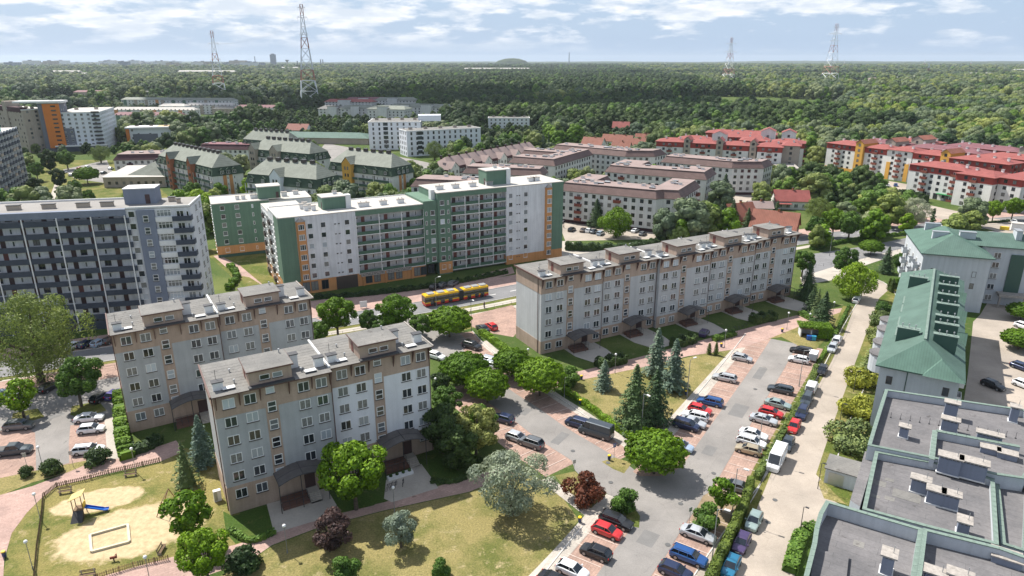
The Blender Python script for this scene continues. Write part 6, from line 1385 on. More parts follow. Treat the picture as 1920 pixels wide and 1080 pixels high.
def proto_conifer(key, H, R_, mat, nb=170, per=26, leaf=.17, droop=.25, zb=.05, power=1.0, gaps=.12):
 P_, N_ = [], []
 for i in range(nb):
  t = (i + rng.uniform(0, 1)) / nb; z = H * (zb + (1 - zb) * t * .97); r = R_ * (1 - t) ** power * rng.uniform(.72, 1.1) + .08; a = i * 2.399 + rng.uniform(-.3, .3)
  m = max(4, int(per * (r / R_) + 4)); s = np.sqrt(rng.uniform(.02, 1, m)); x = r * s; wv = rng.normal(size=m) * .13 * r * (1.2 - s * .6)
  zz = z - droop * x * s + rng.uniform(-.10, .10, m) + (.12 * s ** 3 * r)
  P_.append(np.stack([x * math.cos(a) - wv * math.sin(a), x * math.sin(a) + wv * math.cos(a), zz], 1)); nn = np.tile([math.cos(a) * .45, math.sin(a) * .45, .9], (m, 1)); N_.append(nn)
 p = np.vstack(P_); d = np.vstack(N_); v, f = lump((0, 0, H * .36), R_ * .42, H * .32, 9, 6)
 cone = MB(); cone.cyl(0, 0, H * .06, H * .93, R_ * .5, .03, 9); ex = (np.array(cone.v), [list(q) for q in cone.f])
 me = quads('crown', p, d + rng.normal(size=d.shape) * .3, rng.uniform(.7, 1.3, len(p)) * leaf, LEAF[mat], .55, ex); SP[key] = (trunk_mesh(H * .9, .13 + H * .008, []), me, H)
def proto_willow(key, H, R_, mat, n=16000, leaf=.25):
 p, d, C_ = crown_points(R_, H * .8, H * .58, 22, n, (.22, .38)); k = rng.random(n) < .5; drop = rng.uniform(0, 1, n) ** 1.5 * H * .20; p[k, 2] -= drop[k]
 SP[key] = (trunk_mesh(H * .6, .75, [tuple(c[:3]) for c in C_[::2]]), quads('crown', p, d + rng.normal(size=d.shape) * .5, rng.uniform(.6, 1.3, n) * leaf, LEAF[mat], .4), H)
def proto_shrub(key, H, R_, mat, n=900, leaf=.15, core=.7):
 nl = 7; p, d, C_ = crown_points(R_, H * .95, H * .5, nl, n, (.42, .6)); p[:, 2] = np.abs(p[:, 2]); v, f = lump((0, 0, H * .42), R_ * core, H * .45 * core)
 SP[key] = (trunk_mesh(H * .5, .07, [tuple(c[:3]) for c in C_[::2]]), quads('crown', p, d + rng.normal(size=d.shape) * .5, rng.uniform(.6, 1.3, n) * leaf, LEAF[mat], .7, (v, f)), H)
proto_willow('willow', 18.5, 10.5, 'leaf_willow')
proto_decid('maple', 9.5, 4.3, 'leaf_mid', 7200, .2, 28, lobe=(.17, .36))
proto_decid('maple2', 9.5, 4.4, 'leaf_bright', 7200, .2, 30, lobe=(.16, .36))
proto_decid('maple3', 9.0, 3.8, 'leaf_mid', 6000, .2, 24, lobe=(.17, .38))
proto_decid('young', 7.0, 3.1, 'leaf_bright', 1700, .25, 10, .34)
proto_decid('ash', 9.0, 3.8, 'leaf_yellow', 6200, .17, 26, .15, (.17, .36))
proto_decid('silver', 9.6, 5.4, 'leaf_silver', 9000, .18, 24, .08, (.22, .36), aspect=.45)
proto_decid('silver_small', 5.0, 2.5, 'leaf_silver', 2600, .17, 10, .25, aspect=.5)
proto_decid('plum', 5.4, 2.6, 'leaf_purple', 3000, .17, 12, .12)
proto_decid('lime', 9.5, 5.2, 'leaf_lime', 5200, .24, 18, .12)
proto_decid('dark', 9.0, 3.6, 'leaf_dark', 4200, .24, 14, .08, core=.6)
proto_globe('globe', 6.2, 4.1, 'leaf_bright')
proto_globe('globe2', 5.4, 3.9, 'leaf_bright')
proto_conifer('spruce_green', 11.5, 4.4, 'needle_green', 190, 36, .2, power=.82)
proto_conifer('spruce_blue', 9.0, 2.9, 'needle_blue', 160, 28, .18, power=.85)
proto_conifer('spruce_pale', 8.0, 2.7, 'needle_pale', 80, 18)
proto_conifer('thuja_col', 4.0, .9, 'thuja', 120, 10, .12, -.3, .02, .55)
proto_shrub('shrub', 1.8, 1.5, 'leaf_mid'); proto_shrub('shrub_bright', 1.6, 1.4, 'leaf_bright'); proto_shrub('shrub_gold', 1.5, 2.0, 'yew_gold', 1400); proto_shrub('shrub_dark', 1.8, 1.6, 'leaf_dark')
proto_shrub('shrub_red', 3.8, 2.7, 'leaf_red', 2600, .16, .6); proto_shrub('shrub_big', 3.9, 2.2, 'leaf_mid', 2200, .17, .6); proto_shrub('shrub_olive', 2.0, 1.9, 'leaf_olive', 1000, .16); proto_shrub('mugo', 2.6, 3.0, 'needle_pale', 2600, .17, .7)
# plainer crowns for the middle distance
for k, (mt, H_, R_, nl) in {'far_mid': ('leaf_mid', 11, 4.6, 9), 'far_bright': ('leaf_bright', 9.5, 4.2, 9), 'far_dark': ('leaf_dark', 12, 4.8, 9), 'far_olive': ('leaf_olive', 12, 5.4, 9), 'far_grey': ('leaf_grey', 13, 5.6, 10), 'far_willow': ('leaf_willow', 11, 5.2, 9)}.items():
 proto_decid(k, H_, R_, mt, 1100, .46, nl + 4, .04, (.30, .52), core=.93)
proto_conifer('far_spruce', 13, 2.9, 'needle_green', 60, 9, .42)
def tree(kind, px, py, H=None, label='', cat='tree', name='tree', group=None, at=None, sx=1.0):
 tr, cr, H0 = SP[kind]; p = at if at is not None else G(px, py); s = (H or H0) / H0
 if kind not in TP:
  t = thing(name, label, cat, (p.x, p.y, 0), random.uniform(0, 6.28), group); put(tr, 'trunk', t); put(cr, 'crown', t); TP[kind] = t
 else:
  t = copy_thing(TP[kind], label, (p.x, p.y, 0), random.uniform(0, 6.28)); t.name = name; t['category'] = cat
  if group: t['group'] = group
  elif 'group' in t: del t['group']
 sx *= random.uniform(.88, 1.12); t.scale = (s * sx, s * sx, s); t['label'] = label; return t
TP = {}
NEAR = [
('willow', 78, 716, 18.5, 'huge old willow leaning over the street and the left car park'),
('maple', 153, 762, 9.6, 'full green maple on the car park island by the dark hatchback'),
('young', 46, 786, 7.2, 'young thin maple on the small car park island at the left edge'),
('spruce_pale', 352, 912, 7.8, 'pale feathery conifer at the corner of the playground fence'),
('spruce_blue', 383, 872, 9.0, 'slim blue spruce against the left gable of the near block'),
('young', 362, 1022, 7.6, 'yellow green maple overhanging the playground sand, upper of two'), ('maple2', 392, 1095, 7.4, 'yellow green maple at the lower playground gate, lower of two'),
('maple2', 668, 955, 10.2, 'large bright maple in front of the two entrances of the near block'),
('plum', 624, 1030, 5.3, 'dark purple plum tree on the lawn beside the brick path'), ('silver_small', 752, 1026, 4.9, 'small silver leaved tree with its own shadow on the lawn'),
('silver', 958, 965, 9.6, 'big spreading silver olive tree at the corner of the lawn'), ('ash', 893, 852, 9.2, 'pale yellow green tree between the near block and the car park'),
('dark', 832, 850, 8.5, 'dark tree hugging the right gable of the near block'), ('dark', 858, 880, 7.5, 'dark low tree left of the pale yellow green tree'), ('maple3', 838, 790, 6.5, 'mid green tree behind the right gable'), ('maple', 905, 830, 6.5, 'mid green tree behind the pale yellow green one'), ('dark', 826, 745, 5.0, 'dark shrubby tree by the gable near the parked hatchback'),
('globe2', 843, 632, 6.6, 'clipped globe maple nearest the bus street'), ('globe2', 872, 724, 6.2, 'clipped globe maple on the left of the overlapping pair'), ('globe', 914, 756, 6.2, 'clipped globe maple on the right of the overlapping pair'), ('globe2', 960, 706, 5.4, 'clipped globe maple half hidden behind the broad one'), ('globe', 1012, 742, 6.8, 'broad clipped globe maple at the hedge end by the long block'), ('globe', 1226, 888, 6.4, 'clipped globe maple alone where the two car park lanes meet'),
('maple2', 634, 634, 9.4, 'bright maple between the street and the rear tan block'), ('maple2', 744, 628, 9.4, 'bright maple in the middle of the street verge'), ('maple3', 692, 632, 6.5, 'smaller maple between two bright maples on the verge'), ('maple3', 788, 640, 6.5, 'smaller maple just right of the near block roof'), ('maple3', 602, 650, 6.0, 'smaller maple at the corner of the rear tan block'), ('maple3', 716, 640, 5.2, 'low maple filling the gap in the verge'), ('shrub_big', 765, 645, 3.4, 'bush at the car park mouth behind the near roof'),
('spruce_blue', 1132, 730, 6.4, 'short blue spruce with a bent top, leftmost on the lawn'), ('spruce_green', 1188, 802, 12.2, 'tallest dark spruce on the lawn beside the hedge'), ('spruce_green', 1226, 792, 10.4, 'dark spruce just right of the tallest one'), ('spruce_blue', 1230, 705, 10.6, 'tall blue spruce against the entrances of the long block'), ('spruce_blue', 1262, 732, 11.0, 'broad blue spruce in front of the tall one'),
('thuja_col', 1329, 664, 2.6, 'small clipped thuja on the lawn edge, left of two'), ('thuja_col', 1342, 666, 3.0, 'small clipped thuja on the lawn edge, right of two'), ('shrub_big', 1068, 722, 3.6, 'leafy bush beside the broad globe maple'),
('shrub_red', 1098, 938, 4.0, 'round copper red bush on the grass island'), ('shrub_big', 1170, 958, 3.3, 'green bush on the leaf shaped island beside the black estate car'), ('young', 1352, 958, 4.9, 'small tree propped with stakes beside the hedge'), ('shrub_big', 1322, 990, 3.4, 'loose feathery bush by the silver saloon'),
('spruce_pale', 1626, 704, 7.6, 'grey green spruce in the garden of the green roofed block'), ('mugo', 1596, 838, 3.4, 'wide mugo pine above the grey shed'), ('shrub_gold', 1607, 778, 2.6, 'golden juniper mound between the mugo pine and the street'), ('shrub_gold', 1612, 722, 2.6, 'bright juniper under the grey green spruce'),
('shrub_olive', 1644, 640, 2.8, 'olive bush by the round terraces'), ('shrub_olive', 1650, 612, 3.2, 'rusty olive bush nearer the street bend'), ('shrub', 1655, 585, 2.4, 'green bush at the bend of the long street'), ('thuja_col', 1672, 548, 4.0, 'narrow thuja by the corner of the hipped wing'), ('thuja_col', 1666, 544, 3.6, 'second narrow thuja behind it'), ('shrub_bright', 1684, 540, 2.6, 'bright bush at the foot of the hipped wing'),
('spruce_green', 1541, 612, 9.0, 'dark spruce beside the bin store'), ('spruce_pale', 1530, 590, 7.0, 'thin conifer behind the bin store spruce'), ('spruce_green', 1512, 560, 10.0, 'dark spruce touching the right gable of the long block'), ('spruce_green', 1520, 585, 6.5, 'low dark spruce in the shade of the long block gable'), ('maple3', 1503, 520, 8.0, 'mid green tree behind the right end of the long block'),
('lime', 1600, 560, 9.2, 'vivid yellow green tree at the bend of the long street'), ('maple', 1578, 520, 9.0, 'mid green tree behind the vivid one'), ('spruce_green', 1660, 512, 8.4, 'dark conical conifer across from the hipped wing'), ('globe2', 1632, 478, 4.6, 'small globe maple on the far street verge'), ('shrub_big', 1685, 500, 4.0, 'bush beside the conical conifer'),
('lime', 1155, 446, 10.2, 'lime green tree by the small car park of the mansard blocks'), ('spruce_green', 1118, 425, 11.0, 'dark spruce left of the lime green tree'), ('thuja_col', 1229, 428, 12.0, 'tall ivy clad conifer at the mansard block corner'), ('spruce_green', 1356, 385, 14.0, 'tall spruce at the end wall of the middle mansard block'),
('lime', 376, 405, 10.0, 'sunlit tree between the slate galleries and the copper roofs'), ('maple', 372, 440, 12.0, 'tall tree beside the slate gallery tower'), ('maple3', 380, 470, 9.0, 'slender tree at the corner of the green block'), ('maple', 362, 380, 9.0, 'tree behind the slate gallery tower'),
('globe', 165, 345, 8.0, 'round bright tree on the forecourt'), ('willow', 190, 306, 11.0, 'olive willow by the maroon mansard house'), ('maple', 128, 318, 11.0, 'green tree in front of the white tower shops'), ('dark', 95, 320, 12.0, 'dark tree in the forecourt group, left'), ('dark', 112, 350, 9.0, 'dark low tree by the forecourt path'), ('maple', 125, 385, 8.5, 'leafy tree at the near end of the forecourt path'), ('maple3', 170, 385, 7.0, 'tree on the small lawn by the pool hall'), ('maple3', 72, 340, 10.0, 'tree against the edge slab'), ('dark', 70, 370, 9.0, 'dark tree at the foot of the edge slab'), ('maple', 145, 365, 7.0, 'low tree in the middle of the forecourt lawn'),
('maple2', 318, 322, 3.0, 'bush by the copper roofed galleries'), ('willow', 815, 300, 12.0, 'grey green willow in front of the right white block'), ('maple', 838, 306, 9.0, 'tree beside that willow'),
('spruce_green', 1284, 450, 10.0, 'spruce at the near corner of the spruce group'), ('maple', 1300, 440, 9.0, 'leafy tree among the spruces'), ('spruce_green', 1316, 445, 12.0, 'tall spruce in the middle of the group'), ('spruce_green', 1335, 440, 12.5, 'tallest spruce of the group left of the terracotta house'), ('spruce_green', 1352, 432, 11.5, 'spruce leaning towards the terracotta roof'), ('spruce_green', 1372, 425, 10.5, 'spruce in front of the terracotta roof'), ('spruce_green', 1400, 436, 9.5, 'dark spruce hiding the left of the gable window house'), ('spruce_green', 1456, 402, 6.0, 'small dark spruce in front of the red roofed house'), ('willow', 1272, 462, 7.0, 'pale birch like tree beside the spruces'),
('willow', 1532, 415, 9.5, 'pale weeping tree right of the red roofed house'), ('maple2', 1560, 445, 10.0, 'bright full tree along the garden fence'), ('maple', 1590, 452, 10.5, 'dense green tree right of the bright one'), ('maple3', 1525, 450, 8.5, 'tree at the fence behind the long block'), ('willow', 1640, 445, 9.0, 'weeping olive tree at the fence end'), ('silver', 1710, 425, 11.0, 'grey olive tree in front of the hipped green roof'), ('maple', 1620, 410, 8.5, 'green tree behind the weeping olive one'), ('maple2', 1860, 415, 8.0, 'round bright tree by the white corner block'), ('maple2', 1896, 412, 8.5, 'bright tree at the right edge by the parking row'), ('globe2', 1908, 655, 4.2, 'small round tree at the right edge of the yard, near one'), ('globe2', 1913, 600, 4.0, 'small round tree at the right edge of the yard, far one'),
('shrub_dark', 1620, 1200, 2.0, 'dark bush below the flat roofed block'), ('shrub_big', 828, 1085, 2.6, 'bright bush at the bottom of the lawn'), ('shrub_big', 648, 1088, 3.0, 'small bush on the lawn below the purple plum'), ('shrub_dark', 458, 1068, 2.6, 'small conifer like bush by the lower brick path'),
('shrub_dark', 184, 868, 2.2, 'round bush behind the white estate car'), ('shrub_dark', 98, 888, 2.0, 'round dark bush on the verge by the lamp'), ('shrub_dark', 50, 892, 1.4, 'low dark bush on the verge by the pickup'),
('thuja_col', 1890, 545, 7.5, 'dark columnar thuja by the pale wing wall'), ('thuja_col', 1880, 548, 5.5, 'shorter columnar thuja beside it'), ('shrub', 1850, 560, 2.0, 'bush by the entrance of the hipped wing'),
]
for r in NEAR:
 kind, px, py, H, lb = r
 sh = kind.startswith('shrub') or kind == 'mugo'
 tree(kind, px, py, H, lb, 'bush' if sh else 'tree', {'s': 'bush'}['s'] if sh else ('spruce_tree' if 'spruce' in kind else 'thuja' if 'thuja' in kind else 'tree'))
# ---- hedges
def hedge(line, w, h, mat, label, dens=130, leaf=.16, name='hedge', wav=.15):
 line = smooth_line(line, 3); P_, N_ = [], []; c = Vector(line[0]); mb = MB()
 l = offset_line(line, w / 2 - .12); r = offset_line(line, -w / 2 + .12)
 for i in range(len(line) - 1):
  a, b = line[i] - c, line[i + 1] - c; L_ = (b - a).length
  mb.add([(*(q - c)[:2], zz) for zz in (0, h - .18) for q in (r[i], r[i + 1], l[i + 1], l[i])], [(4, 5, 6, 7), (0, 1, 5, 4), (1, 2, 6, 5), (2, 3, 7, 6), (3, 0, 4, 7)])
  n = int(L_ * (w + 2 * h) * dens / 3); d = (b - a) / L_; nn = np.array([-d.y, d.x, 0]); s = rng.random(n); u = rng.uniform(-1, 1, n) * (h + w / 2)
  lat = np.clip(u, -w / 2, w / 2); ov = np.maximum(np.abs(u) - w / 2, 0); hh = h * (1 + wav * np.sin((s * L_ + i * 3) * 1.7)); z = np.clip(hh - ov + rng.uniform(-.08, .1, n), .05, None)
  p = np.array(a)[None] + np.outer(s, np.array(b - a)) + np.outer(lat + rng.uniform(-.08, .08, n), nn); p[:, 2] = z; P_.append(p)
  N_.append(np.where((ov > 0)[:, None], np.sign(u)[:, None] * nn[None] + np.array([0, 0, .3]), np.array([[0, 0, 1.0]])))
 p = np.vstack(P_); d = np.vstack(N_)
 me = quads('hedge', p, d + rng.normal(size=d.shape) * .35, rng.uniform(.6, 1.3, len(p)) * leaf, LEAF[mat], .7, (np.array(mb.v), [list(f) for f in mb.f]))
 return tag(put(me, name, None, (c.x, c.y, 0)), label, 'hedge')
hedge(GL([(1325, 1112), (1354, 1047), (1394, 957), (1407, 912)]), .9, 2.0, 'thuja', 'tall clipped thuja hedge between the right car park and the long street', 170)
hedge(GL([(1418, 900), (1450, 845), (1490, 775), (1518, 725), (1530, 690)]), .9, .9, 'leaf_willow', 'low overgrown hedge between the parked rows above the thuja hedge', 120)
hedge(GL([(1534, 682), (1556, 648), (1575, 610), (1592, 575)]), .6, .7, 'leaf_mid', 'scrubby growth along the fence below the street bend', 70)
hedge(GL([(1058, 735), (1100, 762), (1150, 800), (1196, 832)]), .9, .9, 'leaf_bright', 'trimmed green hedge between the spruce lawn and the car park walk')
hedge(GL([(902, 625), (930, 645), (962, 668)]), 1.5, 1.0, 'leaf_bright', 'broad trimmed hedge beside the gable of the long block')
hedge(GL([(226, 745), (228, 790), (232, 835), (240, 862)]), 2.0, 1.5, 'leaf_bright', 'lumpy row of bushes along the gable of the rear tan block', 100, .2, wav=.3)
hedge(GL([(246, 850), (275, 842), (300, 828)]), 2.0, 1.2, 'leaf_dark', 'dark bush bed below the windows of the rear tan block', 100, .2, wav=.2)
hedge(GL([(431, 995), (470, 1017), (516, 1000)]), .6, .6, 'leaf_mid', 'low clipped hedge round the grass plot at the near block corner')
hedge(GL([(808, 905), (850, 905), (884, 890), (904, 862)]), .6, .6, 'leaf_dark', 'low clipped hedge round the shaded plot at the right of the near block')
hedge(GL([(1480, 1075), (1500, 1010), (1530, 995)]), 1.6, .9, 'leaf_mid', 'mounded ground cover hedge left of the flat roofed block', 110, .2, wav=.3)
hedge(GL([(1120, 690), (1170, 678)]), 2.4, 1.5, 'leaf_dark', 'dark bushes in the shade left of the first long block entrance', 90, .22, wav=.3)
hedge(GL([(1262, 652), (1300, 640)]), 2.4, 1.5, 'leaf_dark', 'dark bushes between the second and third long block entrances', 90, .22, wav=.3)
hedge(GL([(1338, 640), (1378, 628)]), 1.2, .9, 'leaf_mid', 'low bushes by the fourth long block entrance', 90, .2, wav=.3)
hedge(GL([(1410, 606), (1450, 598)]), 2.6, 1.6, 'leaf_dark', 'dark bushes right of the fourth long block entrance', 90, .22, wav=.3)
hedge(GL([(1500, 590), (1530, 605)]), 1.4, .9, 'leaf_mid', 'low hedge beside the last long block entrance', 90, .2, wav=.3)
hedge(GL([(1060, 468), (1120, 470), (1190, 470), (1260, 452)]), 2.4, 2.2, 'leaf_dark', 'dark tall hedge in front of the mansard block car park', 60, .32, wav=.2)
hedge(GL([(1600, 352), (1680, 368), (1735, 380)]), 3.0, 3.0, 'leaf_dark', 'tall dark hedge in front of the amber towered estate car park', 40, .42, wav=.2)
hedge(GL([(1520, 468), (1600, 452), (1700, 440)]), 1.0, 1.0, 'leaf_mid', 'hedge along the far street below the gardens', 60, .3, wav=.2)
hedge(GL([(1800, 408), (1850, 418), (1900, 414)]), .8, .6, 'leaf_dark', 'low red leaved hedge round the lawn of the white corner block', 60, .25, wav=.1)
hedge(GL([(428, 545), (445, 520), (430, 500)]), 1.6, 1.2, 'leaf_bright', 'clipped round bushes along the annex path', 80, .25, wav=.4)
hedge(GL([(590, 560), (660, 556), (760, 545), (860, 530), (950, 512)]), 1.6, .9, 'leaf_dark', 'dark planting strip along the front of the gallery block', 60, .25, wav=.3)
# ---- what the trees may not stand on
BUILT = []; FRONT = []; ZONE = []
for o in list(bpy.data.objects):
 if o.parent is None and o.get('category') in ('apartment block', 'apartment tower', 'hall', 'house', 'row house', 'office', 'parking garage', 'villa', 'shed'):
  lo = [1e9, 1e9]; hi = [-1e9, -1e9]
  for ch in o.children:
   sub = [(ch, Matrix.LocRotScale(ch.location, ch.rotation_euler, ch.scale))]
   for g in ch.children: sub.append((g, sub[0][1] @ Matrix.LocRotScale(g.location, g.rotation_euler, g.scale)))
   for q, mt in sub:
    if q.type == 'MESH' and q.name.split('.')[0] in ('wall', 'roof', 'gable_bay', 'brick_wing', 'flat_roof'):
     vv = np.empty(len(q.data.vertices) * 3); q.data.vertices.foreach_get('co', vv); vv = vv.reshape(-1, 3)
     for v in vv[:: max(1, len(vv) // 40)]:
      w = mt @ Vector(v); lo = [min(lo[0], w.x), min(lo[1], w.y)]; hi = [max(hi[0], w.x), max(hi[1], w.y)]
  if hi[0] > -1e8:
   BUILT.append((o.location.x, o.location.y, math.cos(-o.rotation_euler.z), math.sin(-o.rotation_euler.z), lo[0] - 3, lo[1] - (4 if o.location.length < 300 else 28 if o.location.length < 480 else 16), hi[0] + 3, hi[1] + 3)); ZONE.append(o['label'])
   if o.location.length > 480: FRONT.append((*BUILT[-1][:4], lo[0] - 10, lo[1] - 170, hi[0] + 10, lo[1]))
B_ = np.array(BUILT)
ROADS = []
for o in list(bpy.data.objects):
 nm = o.name.split('.')[0]
 if o.get('kind') == 'structure' and nm in ('street', 'parking_yard', 'parking_lane', 'street_mouth', 'yard', 'car_park_deck', 'river_arm', 'sidewalk', 'far_sidewalk', 'forecourt', 'parking_bays', 'cycle_path', 'brick_path'):
  ROADS.append([(v.co.x + o.location.x, v.co.y + o.location.y) for v in o.data.vertices])
def in_poly(X, Y, poly):
 c = np.zeros(len(X), bool); n = len(poly)
 for i in range(n):
  x1, y1 = poly[i][:2]; x2, y2 = poly[(i + 1) % n][:2]
  if y1 == y2: continue
  c ^= ((y1 > Y) != (y2 > Y)) & (X < (x2 - x1) * (Y - y1) / (y2 - y1) + x1)
 return c
OPEN = [GL(p) for p in ([(1435, 395), (1530, 395), (1545, 445), (1375, 455), (1365, 400)], [(960, 480), (1500, 470), (1530, 600), (1000, 720)], [(0, 420), (330, 400), (420, 470), (500, 640), (0, 700)], [(480, 560), (960, 560), (960, 440), (420, 440)],
  [(560, 330), (800, 340), (860, 310), (620, 262), (560, 300)], [(1040, 400), (1300, 470), (1040, 470)], [(1400, 2000), (1640, 520), (1900, 430), (2300, 500), (2300, 2000)], [(200, 400), (90, 400), (60, 290), (240, 290)])]
def scatter(n, d0, d1, cell):
 """jittered points over the visible fan of land between two distances"""
 a = rng.uniform(-.73, .73, n); d = np.sqrt(rng.uniform(d0 ** 2, d1 ** 2, n)); X = d * np.sin(a); Y = d * np.cos(a)
 # thin to one per cell
 k = {}; keep = []
 for i in range(n):
  q = (int(X[i] // cell), int(Y[i] // cell))
  if q not in k: k[q] = 1; keep.append(i)
 X, Y = X[keep], Y[keep]; ok = np.ones(len(X), bool)
 for x0, y0, c, s, lx, ly, hx, hy in BUILT:
  dx, dy = X - x0, Y - y0; u = dx * c - dy * s; v = dx * s + dy * c; ok &= ~((u > lx) & (u < hx) & (v > ly) & (v < hy))
 for p in ROADS + OPEN: ok &= ~in_poly(X, Y, p)
 X, Y = X[ok], Y[ok]
 if d0 >= 640: k = np.array([mnoise.noise(Vector((x / 230, y / 420, 7))) < .34 for x, y in zip(X, Y)]); X, Y = X[k], Y[k]
 return X, Y
KINDS_F = ['far_mid', 'far_bright', 'far_dark', 'far_olive', 'far_grey', 'far_willow', 'far_spruce']
def far_kind(x, y):
 v = mnoise.noise(Vector((x / 95, y / 95, 0))) + random.uniform(-.28, .28); w = mnoise.noise(Vector((x / 210 + 9, y / 210, 3)))
 d = math.hypot(x, y)
 if y > 560 and x < 330 + (y - 560) * .1 and x > -260 and w > -.55: return 2 if random.random() < .8 else 0     # the dark riverside wood
 if x < -150 and d > 500: return random.choice([2, 2, 0, 0, 3, 4])
 if v < -.42: return 2
 if v < -.2: return 0
 if v < -.02: return 3
 if v < .14: return 4
 if v < .28: return 5
 return 1 if random.random() < .8 else 6
X, Y = scatter(9000, 235, 640, 8.2)
o_ = np.argsort(np.hypot(X, Y)); X, Y = X[o_], Y[o_]
NI = 300; words = {0: 'mid green broadleaf tree', 1: 'bright green broadleaf tree', 2: 'dark broadleaf tree', 3: 'olive green broadleaf tree', 4: 'grey green tall tree', 5: 'pale willow like tree', 6: 'dark spruce'}
for i in range(min(NI, len(X))):
 k = far_kind(X[i], Y[i]); s = random.uniform(.6, 1.15)
 j = int(np.argmin([math.hypot(X[i] - b[0] - (b[6] / 2) * b[2], Y[i] - b[1] + (b[6] / 2) * b[3]) for b in BUILT])); zl = ZONE[j]
 zn = next((v for q, v in (('amber', 'by the amber towered red roofed estate'), ('left hand estate', 'by the left hand red roofed estate'), ('corner block', 'near the white corner block'), ('mansard block', 'among the pink mansard blocks'), ('mansard wing', 'among the pink mansard blocks'), ('mansard link', 'among the pink mansard blocks'), ('copper', 'among the copper roofed blocks'), ('terracotta', 'around the terracotta roofs'), ('red roofed', 'near the red roofed white house'), ('pink roofed', 'near the pink garage house'), ('smooth white', 'beside the smooth white blocks'), ('row house', 'behind the gabled row'), ('villa', 'round the white villa'), ('tower', 'below the left towers'), ('maroon', 'by the maroon mansard houses'), ('garage', 'by the open parking garage'), ('hipped', 'beyond the hipped green roof'), ('hall', 'round the low halls'), ('office', 'by the small white office')) if q in zl), 'at the wood edge')
 tree(KINDS_F[k], 0, 0, SP[KINDS_F[k]][2] * s, ('small ' if s < .78 else 'tall ' if s > .98 else 'medium ') + words[k] + ' ' + zn, 'tree', 'tree', 'trees between the farther blocks and the wood edge', at=Vector((X[i], Y[i], 0)), sx=random.uniform(.85, 1.15))
# ---- the woods beyond, too many to count: one object that sets crowns on its points
def woodland(name, pts, kinds, scl, protos, label=None):
 me = bpy.data.meshes.new(name); me.vertices.add(len(pts)); me.vertices.foreach_set('co', np.array(pts, dtype=float).ravel())
 a = me.attributes.new('kind', 'INT', 'POINT'); a.data.foreach_set('value', np.array(kinds, dtype=np.int32)); b = me.attributes.new('scl', 'FLOAT', 'POINT'); b.data.foreach_set('value', np.array(scl, dtype=np.float32))
 me.update(); o = put(me, name); tag(o, kind='stuff')
 pc = bpy.data.collections.new('crown_shapes')
 for j, k in enumerate(protos):
  q = bpy.data.objects.new('%02d_crown' % j, SP[k][1]); pc.objects.link(q)
 ng = bpy.data.node_groups.new('set_crowns', 'GeometryNodeTree'); ng.interface.new_socket('Geometry', in_out='INPUT', socket_type='NodeSocketGeometry'); ng.interface.new_socket('Geometry', in_out='OUTPUT', socket_type='NodeSocketGeometry')
 N = ng.nodes.new; L = ng.links.new; gi = N('NodeGroupInput'); go = N('NodeGroupOutput'); ip = N('GeometryNodeInstanceOnPoints'); ci = N('GeometryNodeCollectionInfo')
 ci.inputs['Collection'].default_value = pc; ci.inputs['Separate Children'].default_value = True; ci.inputs['Reset Children'].default_value = True
 ak = N('GeometryNodeInputNamedAttribute'); ak.data_type = 'INT'; ak.inputs['Name'].default_value = 'kind'; asc = N('GeometryNodeInputNamedAttribute'); asc.data_type = 'FLOAT'; asc.inputs['Name'].default_value = 'scl'
 rv = N('FunctionNodeRandomValue'); rv.data_type = 'FLOAT_VECTOR'; rv.inputs['Min'].default_value = (0, 0, 0); rv.inputs['Max'].default_value = (0, 0, 6.28)
 L(gi.outputs[0], ip.inputs['Points']); L(ci.outputs[0], ip.inputs['Instance']); ip.inputs['Pick Instance'].default_value = True
 out_k = [s for s in ak.outputs if s.enabled][0]; out_s = [s for s in asc.outputs if s.enabled][0]; L(out_k, ip.inputs['Instance Index']); L(out_s, ip.inputs['Scale']); L(rv.outputs[0], ip.inputs['Rotation'])
 L(ip.outputs[0], go.inputs[0]); md = o.modifiers.new('crowns', 'NODES'); md.node_group = ng; return o
def band(n, d0, d1, cell, s0, s1, z=0, start=0, X=None, Y=None):
 if X is None: X, Y = scatter(n, d0, d1, cell)
 X, Y = X[start:], Y[start:]; pz = [(*G(px, py)[:2], 1, 0, -45, -330, 45, 10) for px, py in ((581, 190), (413, 183), (1553, 163), (1364, 158))]; low = np.zeros(len(X), bool)
 for x0, y0, c, s, lx, ly, hx, hy in FRONT + pz:
  dx, dy = X - x0, Y - y0; u = dx * c - dy * s; v = dx * s + dy * c; low |= (u > lx) & (u < hx) & (v > ly) & (v < hy)
 ks = [far_kind(x, y) for x, y in zip(X, Y)]; sc = rng.uniform(s0, s1, len(X)) * np.where(low, .5, 1); return np.stack([X, Y, np.full(len(X), z, float)], 1), ks, sc
sets = [band(0, 0, 0, 0, .75, 1.3, start=NI, X=X, Y=Y), band(30000, 640, 1100, 10.5, .9, 1.7), band(30000, 1100, 2000, 15, 1.1, 2.1), band(36000, 2000, 3800, 22, 1.5, 2.3, -3), band(30000, 3800, 6500, 42, 2.0, 3.6, -10)]
woodland('woodland', np.vstack([s[0] for s in sets]), sum([s[1] for s in sets], []), np.concatenate([s[2] for s in sets]), KINDS_F)
